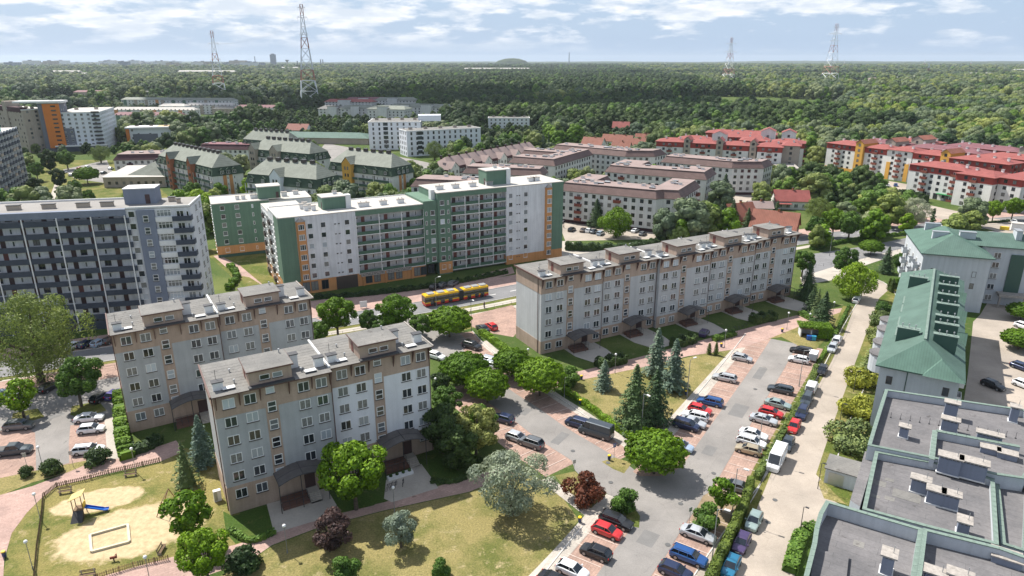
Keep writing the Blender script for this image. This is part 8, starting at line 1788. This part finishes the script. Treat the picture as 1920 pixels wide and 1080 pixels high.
for px, py, lb in ((9, 1045, 'blue bin with a yellow lid on the path at the left edge'), (1087, 980, 'bin with a yellow lid where the two walks meet'), (1142, 863, 'bin with a yellow lid beside the blue parking sign'), (1090, 712, 'yellow topped bin at the corner of the spruce lawn'), (1286, 741, 'yellow topped bin at the foot of the lawn lamp post'), (1352, 651, 'yellow topped bin right of the thuja pair'), (1466, 623, 'yellow topped bin left of the bin store'), (1088, 758, 'yellow topped bin in the trimmed hedge')): bin_(px, py, lb)
# ---- playground
wood = surf('worn_wood', (.17, .115, .07), .85, .2, 1.5, 8, coord='OBJ'); woody = surf('yellowed_wood', (.55, .42, .18), .8, .15, 1.5, 8, coord='OBJ'); M['wood'] = wood; woodg = surf('green_brown_wood', (.085, .085, .045), .85, .2, 1.5, 8, coord='OBJ')
def picket_fence(line, label, mats, h=.85, sp=.24):
 c = line[0]; t = thing('picket_fence', label, 'fence', (c.x, c.y, 0));
 if 'picket' not in WM:
  for k in (0, 1, 2):
   m = MB(); m.prism([(-.055, -.012), (.055, -.012), (.055, .012), (-.055, .012)], .05, h - .06); m.add([(-.055, -.012, h - .06), (.055, -.012, h - .06), (0, -.012, h + .03), (-.055, .012, h - .06), (.055, .012, h - .06), (0, .012, h + .03)], [(0, 1, 2), (4, 3, 5), (0, 2, 5, 3), (1, 4, 5, 2)])
   WM[('picket', k)] = m.mesh('picket', [[woodg, wood, woody][k]])
  WM['picket'] = 1
 cnt = 0; late = MB()
 for i in range(len(line) - 1):
  a, b = line[i] - c, line[i + 1] - c; L_ = (b - a).length; d = (b - a) / L_; rz = math.atan2(d.y, d.x)
  m = MB();
  for z in (.25, .62): m.bar((a.x, a.y, z), (b.x, b.y, z), .035)
  m.build('rail', wood, t)
  n = int(L_ / sp)
  for j in range(n):
   p = a + d * (j + .5) * sp; cnt += 1
   if cnt <= 290: put(WM[('picket', random.choice(mats))], 'picket', t, (p.x, p.y, random.uniform(-.03, .03)), rz)
  for j in range(int(L_ / 2.4) + 1): p = a + d * min(L_, j * 2.4); q = MB(); q.bar((p.x, p.y, 0), (p.x, p.y, h + .05), .05); q.build('fence_post', wood, t)
picket_fence(GL([(300, 866), (205, 889), (160, 902), (107, 914), (82, 934), (78, 975), (70, 1030), (64, 1100)]), 'weathered green brown picket fence round the top and left of the playground', (0, 0, 1))
picket_fence(GL([(182, 1086), (250, 1064), (318, 1050)]), 'picket fence with yellowed slats along the bottom of the playground', (1, 2, 2))
def playground():
 p = G(152, 965); t = thing('play_tower', 'wooden play tower with a tilted cream roof, ramp and blue slide', 'play tower', p, R(15))
 for x, y in ((-.6, -.6), (.6, -.6), (-.6, .6), (.6, .6)): m = MB(); m.bar((x, y, 0), (x, y, 2.9 + .5 * (x > 0)), .06); m.build('post', wood, t)
 m = MB(); m.box(-.65, -.65, 1.05, .65, .65, 1.15); m.build('platform', wood, t); m = MB(); m.add([(-.9, -.9, 2.8), (.9, -.9, 3.5), (.9, .9, 3.5), (-.9, .9, 2.8), (-.9, -.9, 2.88), (.9, -.9, 3.58), (.9, .9, 3.58), (-.9, .9, 2.88)], [(0, 3, 2, 1), (4, 5, 6, 7), (0, 1, 5, 4), (1, 2, 6, 5), (2, 3, 7, 6), (3, 0, 4, 7)]); m.build('roof', woody, t)
 m = MB(); m.add([(-.6, -.65, 1.1), (.6, -.65, 1.1), (.75, -2.0, 0), (-.75, -2.0, 0), (-.6, -.65, 0), (.6, -.65, 0)], [(0, 3, 2, 1), (0, 4, 3), (1, 2, 5), (0, 1, 5, 4)]); m.build('ramp', M['trim_black'], t)
 m = MB(); bl = plain('slide_blue', (.01, .10, .45), .3); m.add([(.7, -.3, 1.15), (.7, .3, 1.15), (2.9, .3, .35), (2.9, -.3, .35), (3.5, .3, .3), (3.5, -.3, .3)], [(0, 3, 2, 1), (3, 5, 4, 2)])
 for s in (-.3, .3): m.box(2.9, s - .03, .3, 3.5, s + .03, .45); m.add([(.7, s - .03, 1.15), (.7, s + .03, 1.15), (2.9, s + .03, .35), (2.9, s - .03, .35), (.7, s - .03, 1.35), (.7, s + .03, 1.35), (2.9, s + .03, .5), (2.9, s - .03, .5)], [(4, 5, 6, 7), (0, 4, 7, 3), (1, 2, 6, 5)])
 m.build('slide', bl, t); m = MB(); m.box(.62, -.5, 1.15, .7, .5, 2.0); m.build('slide_panel', MATS['bin_yellow'], t)
 a, b, c, d = [G(*q) for q in ((169, 1005), (240, 985), (243, 1017), (172, 1036))]; t = thing('sandbox', 'rectangular sandbox of pale timber beams in the sand', 'sandbox', (a.x, a.y, 0)); pts = [a, b, c, d]; pale = surf('pale_timber', (.58, .52, .38), .8, .12, 1, 7, coord='OBJ')
 for i in range(4):
  u, v = pts[i] - a, pts[(i + 1) % 4] - a; w = (v - u).normalized(); nn = Vector((-w.y, w.x, 0)) * .16; m = MB(); m.prism([tuple((u - nn)[:2]), tuple((v - nn)[:2]), tuple((v + nn)[:2]), tuple((u + nn)[:2])], 0, .28 + .004 * i); m.build('beam', pale, t)
 p = G(314, 955); t = thing('swing_frame', 'brown A frame swing half under the yellow green maple', 'swing', p, R(100))
 m = MB(); m.bar((-1.6, 0, 2.3), (1.6, 0, 2.3), .06)
 m.build('top_beam', wood, t)
 for x in (-1.6, 1.6):
  for s in (-1, 1): m = MB(); m.bar((x, s * .95, 0), (x, 0, 2.3), .055); m.build('leg', M['rail_red'], t)
 for x in (-.7, .7): m = MB(); m.box(x - .22, -.1, .45, x + .22, .1, .5); m.build('swing_seat', M['black'], t); m = MB(); m.bar((x - .2, 0, .5), (x - .2, 0, 2.3), .012); m.bar((x + .2, 0, .5), (x + .2, 0, 2.3), .012); m.build('chain', M['steel'], t)
 def bench(px, py, a, lb):
  t = thing('park_bench', lb, 'bench', G(px, py), R(a))
  for i in range(3): m = MB(); m.box(-.9, -.25 + .17 * i, .43, .9, -.11 + .17 * i, .47); m.build('seat_slat', wood, t)
  for i in range(2): m = MB(); m.box(-.9, .27, .6 + .18 * i, .9, .3, .72 + .18 * i); m.build('back_slat', wood, t)
  for x in (-.7, .7): m = MB(); m.box(x - .05, -.2, 0, x + .05, .25, .43); m.box(x - .05, .25, 0, x + .05, .3, .95); m.build('leg', M['chimney_cap'], t)
 bench(245, 893, 14, 'wooden bench against the upper playground fence near the lamp'); bench(123, 925, 18, 'wooden bench at the left corner of the playground fence'); bench(304, 1034, 95, 'dark bench at the right of the sand near the maple'); bench(165, 1082, 15, 'wooden bench at the bottom playground fence')
 t = thing('spring_rider', 'small dark red spring rider in the sand by the bottom fence', 'spring rider', G(214, 1052), R(20)); m = MB(); m.cyl(0, 0, 0, .4, .08, n=8); m.build('spring', M['rail_dark'], t); m = MB(); m.box(-.4, -.09, .4, .4, .09, .7); m.box(.3, -.07, .7, .42, .07, 1.0); m.bar((.2, -.25, .8), (.2, .25, .8), .025); m.build('rider_body', M['rail_red'], t)
playground()
# ---- bin store with a planted roof, recycling bins, bicycles, fences, awnings
def bin_store():
 t = thing('bin_store', 'small bin store under a thick green ivy roof', 'bin store', G(1500, 632), R(-12))
 m = MB(); m.box(0, 2.5, 0, 6, 2.7, 2.1); m.box(0, 0, 0, .2, 2.5, 2.1); m.box(5.8, 0, 0, 6, 2.5, 2.1); m.box(2.2, 0, 0, 2.4, 1.2, 2.1); m.build('wall', M['white_wall'], t); m = MB(); m.box(-.2, -.3, 2.1, 6.3, 3, 2.3); m.build('roof', M['wood'], t)
 n = 3200; p = np.stack([rng.uniform(-.5, 6.6, n), rng.uniform(-.7, 3.2, n), 2.4 + rng.uniform(0, .55, n)], 1); d = np.tile([0, 0, 1.0], (n, 1)); k = rng.random(n) < .35; p[k, 0] = rng.uniform(3.6, 6.7, k.sum()); p[k, 1] = -.75; p[k, 2] = rng.uniform(.4, 2.8, k.sum()); d[k] = (0, -1, .2)
 put(quads('ivy', p, d + rng.normal(size=d.shape) * .4, rng.uniform(.1, .2, n), LEAF['leaf_bright'], .7), 'ivy', t)
 for x, y, c, lb in ((1.6, -1.4, (.02, .10, .40), 'blue wheeled bin outside the bin store'), (2.6, -1.3, (.05, .35, .55), 'turquoise wheeled bin outside the bin store')):
  w = t.matrix_world if False else None; a = t.rotation_euler.z; q = Vector((x * math.cos(a) - y * math.sin(a), x * math.sin(a) + y * math.cos(a), 0)) + t.location
  b = thing('wheeled_bin', lb, 'waste bin', q, a); m = MB(); m.box(-.45, -.4, .08, .45, .4, 1.0); mm = plain('bin_plastic_' + lb.split()[0], c, .5); m.build('bin_body', mm, b); m = MB(); m.box(-.48, -.43, 1.0, .48, .43, 1.1); m.build('lid', mm, b)
  for s in (-.35, .35): m = MB(); m.box(s - .06, -.3, 0, s + .06, .3, .08); m.build('wheel', M['tyre'], b)
bin_store()
def rail_fence(line, label, h=1.1, sp=2.4, name='rail_fence', mat='rail_dark', mesh=False):
 c = line[0]; t = thing(name, label, 'fence', (c.x, c.y, 0)); r = MB(); k = 0
 for i in range(len(line) - 1):
  a, b = line[i] - c, line[i + 1] - c; L_ = (b - a).length; d = (b - a) / L_
  r.bar((a.x, a.y, h), (b.x, b.y, h), .025); r.bar((a.x, a.y, h * .5), (b.x, b.y, h * .5), .018)
  for j in range(int(L_ / sp) + 1): p = a + d * min(L_, j * sp); q = MB(); q.bar((p.x, p.y, 0), (p.x, p.y, h + .03), .035); q.build('fence_post', M[mat], t)
 r.build('rail', M[mat], t)
fence_line = GL([(1588, 585), (1570, 625), (1546, 672), (1500, 752), (1460, 825), (1424, 893)])
rail_fence([p + Vector((.9, -.6, 0)) for p in fence_line], 'dark wire fence along the parked cars of the long street', 1.3)
rail_fence(offset_line(sl4[8:26], -9.3), 'thin railing between the grass strips along the bus street', .9, 2.6)
rail_fence(GL([(1500, 505), (1600, 492), (1690, 470)]), 'low railing at the far street crossing', .9, 3)
def bike(px, py, a, lb):
 t = thing('bicycle', lb, 'bicycle', G(px, py), R(a), 'bicycles by the block entrances')
 for x in (-.5, .5):
  m = MB(); k = 12
  for i in range(k): m.bar((x + .33 * math.cos(6.283 * i / k), 0, .34 + .33 * math.sin(6.283 * i / k)), (x + .33 * math.cos(6.283 * (i + 1) / k), 0, .34 + .33 * math.sin(6.283 * (i + 1) / k)), .02)
  m.build('wheel', M['tyre'], t)
 m = MB(); m.bar((-.5, 0, .34), (-.15, 0, .85), .02); m.bar((-.15, 0, .85), (.4, 0, .85), .02); m.bar((.4, 0, .95), (.5, 0, .34), .02); m.bar((0, 0, .3), (.4, 0, .85), .02); m.bar((0, 0, .3), (-.15, 0, .9), .02); m.bar((-.5, 0, .34), (0, 0, .3), .02); m.build('frame', M['rail_dark'], t); m = MB(); m.box(-.27, -.07, .9, -.05, .07, .96); m.build('saddle', M['black'], t)
for i, (px, py) in enumerate(((728, 918), (735, 915), (742, 913), (756, 909), (1385, 618), (1392, 616), (1399, 613), (1378, 619))): bike(px, py, 70 + i * 7, 'bicycle leaning at the rack by the near block entrance' if i < 4 else 'bicycle on the paving by the fourth long block entrance')
def bench_planter():
 t = thing('planter_wall', 'white planter ledge with shrubs under the right canopy of the near block', 'planter', G(729, 903), R(30)); m = MB(); m.box(0, 0, 0, 4.0, .8, .5); m.build('planter_box', M['white_paint'], t)
 for i in range(4): m = MB(); m.sphere((.5 + i, .4, .62), .28, 8, 5); m.build('box_shrub', LEAF['leaf_dark'], t)
bench_planter()
def umbrella(px, py, lb, c1):
 t = thing('parasol', lb, 'parasol', G(px, py)); m = MB(); m.bar((0, 0, 0), (0, 0, 2.5), .04); m.build('pole', M['rail_dark'], t); m = MB(); m.cyl(0, 0, 2.2, 2.9, 2.6, .05, 8); m.build('canopy', plain('parasol_' + c1[0], c1[1], .7), t)
umbrella(1796, 428, 'blue market parasol by the side street', ('blue', (.02, .06, .40)))
t = thing('kiosk', 'small flat white kiosk with a yellow counter beyond the hipped wing', 'kiosk', G(1895, 432), R(-30)); m = MB(); m.box(0, 0, 0, 6, 3, 2.6); m.build('wall', M['white_paint'], t); m = MB(); m.box(-.2, -.2, 2.6, 6.2, 3.2, 2.8); m.build('roof', M['felt_light'], t); m = MB(); m.box(-3.4, -.6, 0, -.6, .6, 1.2); m.build('counter', MATS['bin_yellow'], t)
t = thing('sign_board', 'white advertising stand on the pavement by the arcade', 'sign', G(682, 578), R(20)); m = MB(); m.box(-.9, -.06, .3, .9, .06, 1.9); m.build('sign_panel', M['white_paint'], t); m = MB(); m.bar((-.7, 0, 0), (-.7, 0, .3), .04); m.bar((.7, 0, 0), (.7, 0, .3), .04); m.build('leg', M['rail_dark'], t)
t = thing('utility_box', 'white electricity cabinet at the left foot of the near block', 'electricity cabinet', G(409, 938), R(30)); m = MB(); m.box(-.5, -.3, 0, .5, .3, 1.7); m.build('cabinet_body', M['white_paint'], t); m = MB(); m.box(-.45, -.32, .15, -.02, -.301, 1.6); m.build('door', M['steel'], t)
def person(px, py, a, lb, top, leg):
 """one skinned body, walking"""
 t = thing('person', lb, 'person', G(px, py), R(a)); J = [(0, 0, .95, .13), (0, 0, 1.2, .13), (0, 0, 1.42, .15), (0, 0, 1.52, .06), (0, 0, 1.66, .10), (.09, 0, .9, .09), (.12, .12, .5, .07), (.12, .02, .06, .05), (-.09, 0, .9, .09), (-.12, -.05, .5, .07), (-.12, -.28, .10, .05), (.2, 0, 1.4, .06), (.25, -.10, 1.12, .045), (.25, -.02, .86, .035), (-.2, 0, 1.4, .06), (-.25, .10, 1.12, .045), (-.25, .2, .88, .035), (.12, .16, .04, .04), (-.12, -.14, .05, .04)]
 E_ = [(0, 1), (1, 2), (2, 3), (3, 4), (0, 5), (5, 6), (6, 7), (0, 8), (8, 9), (9, 10), (2, 11), (11, 12), (12, 13), (2, 14), (14, 15), (15, 16), (7, 17), (10, 18)]
 me = bpy.data.meshes.new('body'); me.from_pydata([j[:3] for j in J], E_, []); o = put(me, 'body', t); md = o.modifiers.new('skin', 'SKIN')
 for i, j in enumerate(J): me.skin_vertices[0].data[i].radius = (j[3], j[3])
 me.skin_vertices[0].data[0].use_root = True; o.modifiers.new('sub', 'SUBSURF').levels = 1; me.materials.append(plain('skin_tone', (.50, .32, .24), .6) if 'skin_tone' not in MATS else MATS['skin_tone'])
 m = MB(); a_ = [(.2 * math.cos(k * .785), .14 * math.sin(k * .785)) for k in range(8)]; m.frustum(a_, .9, [(x * 1.1, y * 1.1) for x, y in a_], 1.46, 0, 0); m.build('jacket', plain('cloth_' + lb.split()[2], top, .8), t); m = MB()
 m.bar((.09, 0, .95), (.12, .1, .5), .10, w2=.085, n=7); m.bar((.12, .1, .5), (.12, .03, .1), .085, w2=.07, n=7); m.bar((-.09, 0, .95), (-.12, -.05, .5), .10, w2=.085, n=7); m.bar((-.12, -.05, .5), (-.12, -.26, .14), .085, w2=.07, n=7); m.build('trousers', plain('trousers_' + lb.split()[2], leg, .8), t)
 m = MB(); m.sphere((0, -.01, 1.70), .115, 8, 6); m.build('hair', M['bark'], t)
if not hasattr(bpy.types.Mesh, 'skin_vertices'): pass
try:
 person(908, 578, 30, 'person in black walking on the path beside the bus street', (.02, .02, .025), (.02, .02, .03)); person(1057, 428, 100, 'person in grey standing in the mansard block car park', (.12, .12, .13), (.03, .03, .04)); person(1808, 425, 40, 'person in red near the blue parasol', (.35, .03, .03), (.04, .04, .06))
except Exception as e: print('person', e)
# ------------------------------------------------------------------ river-crossing pylons and far structures
M['pylon_white'] = plain('pylon_white', (.72, .73, .75), .5, .2); M['pylon_red'] = plain('pylon_red', (.42, .16, .12), .5, .2)
def pylon(A, H_, wb, label, arms, name='pylon', two=False, cuts=9, r0=.55):
 t = thing(name, label, 'pylon', (A.x, A.y, 0), R(20)); zs = [H_ * (1 - (1 - i / cuts) ** 1.25) for i in range(cuts + 1)]; zs = [H_ * i / cuts for i in range(cuts + 1)]
 hw = lambda z: wb / 2 * max(.10, (1 - z / H_) ** 1.15) + .9
 cols = ['pylon_white', 'pylon_white', 'pylon_red', 'pylon_white', 'pylon_white', 'pylon_red', 'pylon_white', 'pylon_white', 'pylon_red'][:cuts]
 for i in range(cuts):
  z0, z1 = zs[i], zs[i + 1]; a, b = hw(z0), hw(z1); m = MB(); cs = [(-1, -1), (1, -1), (1, 1), (-1, 1)]; rr = r0 * (1 - .55 * i / cuts)
  for k in range(4):
   c, d = cs[k], cs[(k + 1) % 4]; m.bar((c[0] * a, c[1] * a, z0), (c[0] * b, c[1] * b, z1), rr)
   m.bar((c[0] * a, c[1] * a, z0), (d[0] * b, d[1] * b, z1), rr * .55); m.bar((d[0] * a, d[1] * a, z0), (c[0] * b, c[1] * b, z1), rr * .55); m.bar((c[0] * b, c[1] * b, z1), (d[0] * b, d[1] * b, z1), rr * .6)
  tag(m.build('lattice_stage', M[cols[i % len(cols)]], t), None)
 for z, L_ in arms:
  m = MB(); w = hw(z)
  for s in (-1, 1):
   m.bar((0, w * .6, z), (s * L_, 0, z + .8), .22); m.bar((0, -w * .6, z), (s * L_, 0, z + .8), .22); m.bar((0, 0, z + 3.2), (s * L_, 0, z + .9), .18); m.bar((s * L_, 0, z + .8), (s * L_, 0, z - 3), .14)
  m.build('crossarm', M['pylon_white'], t)
 return t
P1 = pylon(G(581, 190), 136, 24, 'tallest red and white lattice tower, left of centre', ((95, 6), (118, 7), (131, 5)))
P2 = pylon(G(413, 183), 104, 20, 'shorter red and white lattice tower left of the tallest', ((60, 8), (84, 8), (99, 4)))
P3 = pylon(G(1553, 163), 136, 30, 'red and white lattice tower with three crossarms on the right', ((100, 13), (115, 17), (129, 9)), r0=.6)
P4 = pylon(G(1364, 158), 112, 26, 'fainter lattice tower with crossarms left of the right hand one', ((78, 18), (97, 15)), r0=.55)
for px, h, D_, lb in ((1735, 60, 5200, 'small far pylon at the horizon, left of two'), (1822, 60, 5200, 'small far pylon at the horizon, right of two'), (1584, 58, 4600, 'small double pylon just right of the big right tower'), (1744, 50, 2600, 'thin grey pylon standing in the far right woods'), (1247, 40, 5200, 'tiny pylon on the horizon right of the chimney')):
 x = (px - 960) / FPX * D_ * math.cos(PITCH); t = pylon(Vector((x, D_, 0)), h, 10, lb, ((h * .7, 9), (h * .88, 7)), cuts=5, r0=.5)
def cable(a, b, za, zb, sag, off):
 m = MB(); n = 24; pa = Vector((a.x + off, a.y, za)); pb = Vector((b.x + off, b.y, zb)); pts = []
 for i in range(n + 1): u = i / n; p = pa.lerp(pb, u); p.z -= sag * 4 * u * (1 - u); pts.append(p - pa)
 for i in range(n): m.bar(pts[i], pts[i + 1], .05, n=3)
 return tag(m.build('power_cable', M['steel'], None, pa), 'thin power cable sagging between the two left lattice towers', 'cable', 'power cables between the left towers')
for o_ in (-6, 0, 6): cable(P1.location, P2.location, 118, 84, 10, o_)
# far skyline, every block a thing of its own
random.seed(21)
def at_d(px, D_): return Vector(((px - 960) / FPX * D_ * math.cos(PITCH), D_, 0))
for i in range(44):
 px = random.uniform(4, 470); D_ = random.uniform(4300, 6200); h = random.uniform(28, 55); L_ = random.uniform(50, 140); p = at_d(px, D_)
 t = thing('distant_block', 'pale housing block on the left horizon skyline', 'apartment block', p, R(random.uniform(-20, 20)), 'far housing blocks on the left horizon'); mb = MB(); mb.box(0, 0, 0, L_, 16, h); mb.build('wall', M[random.choice(['cream_wall', 'tan_wall', 'bluegrey_wall', 'white_wall', 'white_wall'])], t); mb = MB(); mb.box(L_ * .3, 3, h, L_ * .5, 12, h + 5); mb.build('roof_house', M['bluegrey_wall'], t)
p = at_d(511, 5600); t = thing('office_tower', 'dark office tower standing alone on the horizon', 'office tower', p); mb = MB(); mb.box(-19, 0, 0, 19, 30, 98); mb.build('shaft', M['bluegrey_wall'], t); mb = MB(); mb.box(-10, 6, 98, 10, 24, 104); mb.build('plant_room', M['grey_wall'], t)
for px, D_, h, r, lb in ((1067, 6000, 115, 4, 'slim chimney on the horizon right of the dark hill'), (478, 5200, 80, 4, 'slim chimney left of the office tower'), (601, 5400, 60, 5, 'pair of short stacks right of the tall lattice tower, left one'), (605, 5400, 60, 5, 'pair of short stacks right of the tall lattice tower, right one'), (557, 4700, 50, 5, 'dark stump like tower just left of the tall lattice tower')):
 p = at_d(px, D_); t = thing('chimney_stack', lb, 'chimney', p); mb = MB(); mb.cyl(0, 0, 0, h, r, r * .7, 10); mb.build('shaft', M['bluegrey_wall'], t); mb = MB(); mb.cyl(0, 0, h, h + 2, r * .8, r * .8, 10); mb.build('rim', M['grey_wall'], t)
p = at_d(538, 5300); t = thing('water_tower', 'mushroom shaped water tower on the horizon', 'water tower', p); mb = MB(); mb.cyl(0, 0, 0, 44, 4, 4, 10); mb.build('shaft', M['tan_wall'], t); mb = MB(); mb.cyl(0, 0, 44, 58, 5, 16, 12); mb.build('tank', M['bluegrey_wall'], t)
for i, (px, D_, L_, h, mt) in enumerate(((1700, 1900, 110, 9, 'modern_white'), (1820, 2300, 90, 10, 'modern_white'), (1842, 2150, 40, 9, 'modern_white'), (1780, 1950, 40, 8, 'warm_white'), (1672, 1850, 34, 8, 'warm_white'), (1640, 1750, 26, 8, 'warm_white'), (1626, 1900, 24, 9, 'brick_red'), (1875, 2100, 60, 8, 'wall_pale_blue'), (1910, 2700, 60, 16, 'modern_white'), (870, 3300, 300, 14, 'warm_white'), (40, 2300, 200, 10, 'warm_white'), (330, 2400, 130, 16, 'wall_pale_blue'), (350, 2500, 160, 14, 'warm_white'), (515, 3900, 130, 12, 'modern_white'), (90, 2500, 100, 14, 'tan_wall'))):
 p = at_d(px, D_); t = thing('distant_shed', ['long white hall in the far right woods', 'white hall at the right edge of the far woods', 'small white hall beside it', 'white cottage row left of the halls', 'pale cottage right of the brown roof', 'pale cottage with a bright wall', 'red brick house in the far right woods', 'grey low hall at the right edge', 'tall white building at the right horizon', 'long pale depot below the dark hill', 'long pale strip of glasshouses at the far left', 'blue grey terrace behind the left mast', 'pale terrace behind the left mast', 'white hall beyond the office tower', 'beige block in the far left woods'][i], 'building', p, 0)
 mb = MB(); mb.box(0, 0, 0, L_, 20, h + 6); mb.build('wall', M[mt], t); mb = MB(); mb.add([(-1, -1, h + 6), (L_ + 1, -1, h + 6), (L_ + 1, 21, h + 6), (-1, 21, h + 6), (2, 10, h + 10), (L_ - 2, 10, h + 10)], [(0, 1, 5, 4), (1, 2, 5), (2, 3, 4, 5), (3, 0, 4)]); mb.build('roof', M['roof_brown' if i in (5, 6) else 'felt_light'], t)
# ------------------------------------------------------------------ air and clouds
def haze():
 x0, x1, y0, y1 = -17500, 17500, -120, 17300; m = MB(); m.box(x0, y0, -12, x1, y1, 145); o = m.build('haze', [bpy.data.materials.new('haze_air')]); mt = o.data.materials[0]; mt.use_nodes = True; nt = mt.node_tree; nt.nodes.clear()
 out = nt.nodes.new('ShaderNodeOutputMaterial'); v = nt.nodes.new('ShaderNodeVolumePrincipled'); v.inputs['Color'].default_value = (.80, .90, 1.0, 1); v.inputs['Density'].default_value = HAZE_D; v.inputs['Anisotropy'].default_value = .2; nt.links.new(v.outputs[0], out.inputs['Volume']); tag(o, kind='stuff')
HAZE_D = 4.8e-5
haze()
def cloud(x, y, rx, ry, label, seed):
 random.seed(seed); mb = MB(); r = np.random.default_rng(seed)
 for i in range(38):
  a = random.uniform(0, 6.28); q = math.sqrt(random.random()); s = (1.15 - q) * min(rx, ry) * random.uniform(.28, .5) + 25; v, f = lump((q * rx * math.cos(a), q * ry * math.sin(a), s * .45), s, s * .55, 14, 8, .1); mb.add([tuple(w) for w in v], f)
 m = MATS.get('cloud') or plain('cloud', (.86, .87, .9), 1, 0, 0); t = mb.build('cloud', m, None, (x, y, 950), smooth=True); tag(t, label, 'cloud')
off = tosun * (950 / tosun.z)
cloud(-60 + off.x, 950 + off.y, 430, 210, 'broad cumulus cloud over the riverside wood', 3)
cloud(900 + off.x, 2600 + off.y, 900, 260, 'long cumulus cloud over the far right woods', 5)
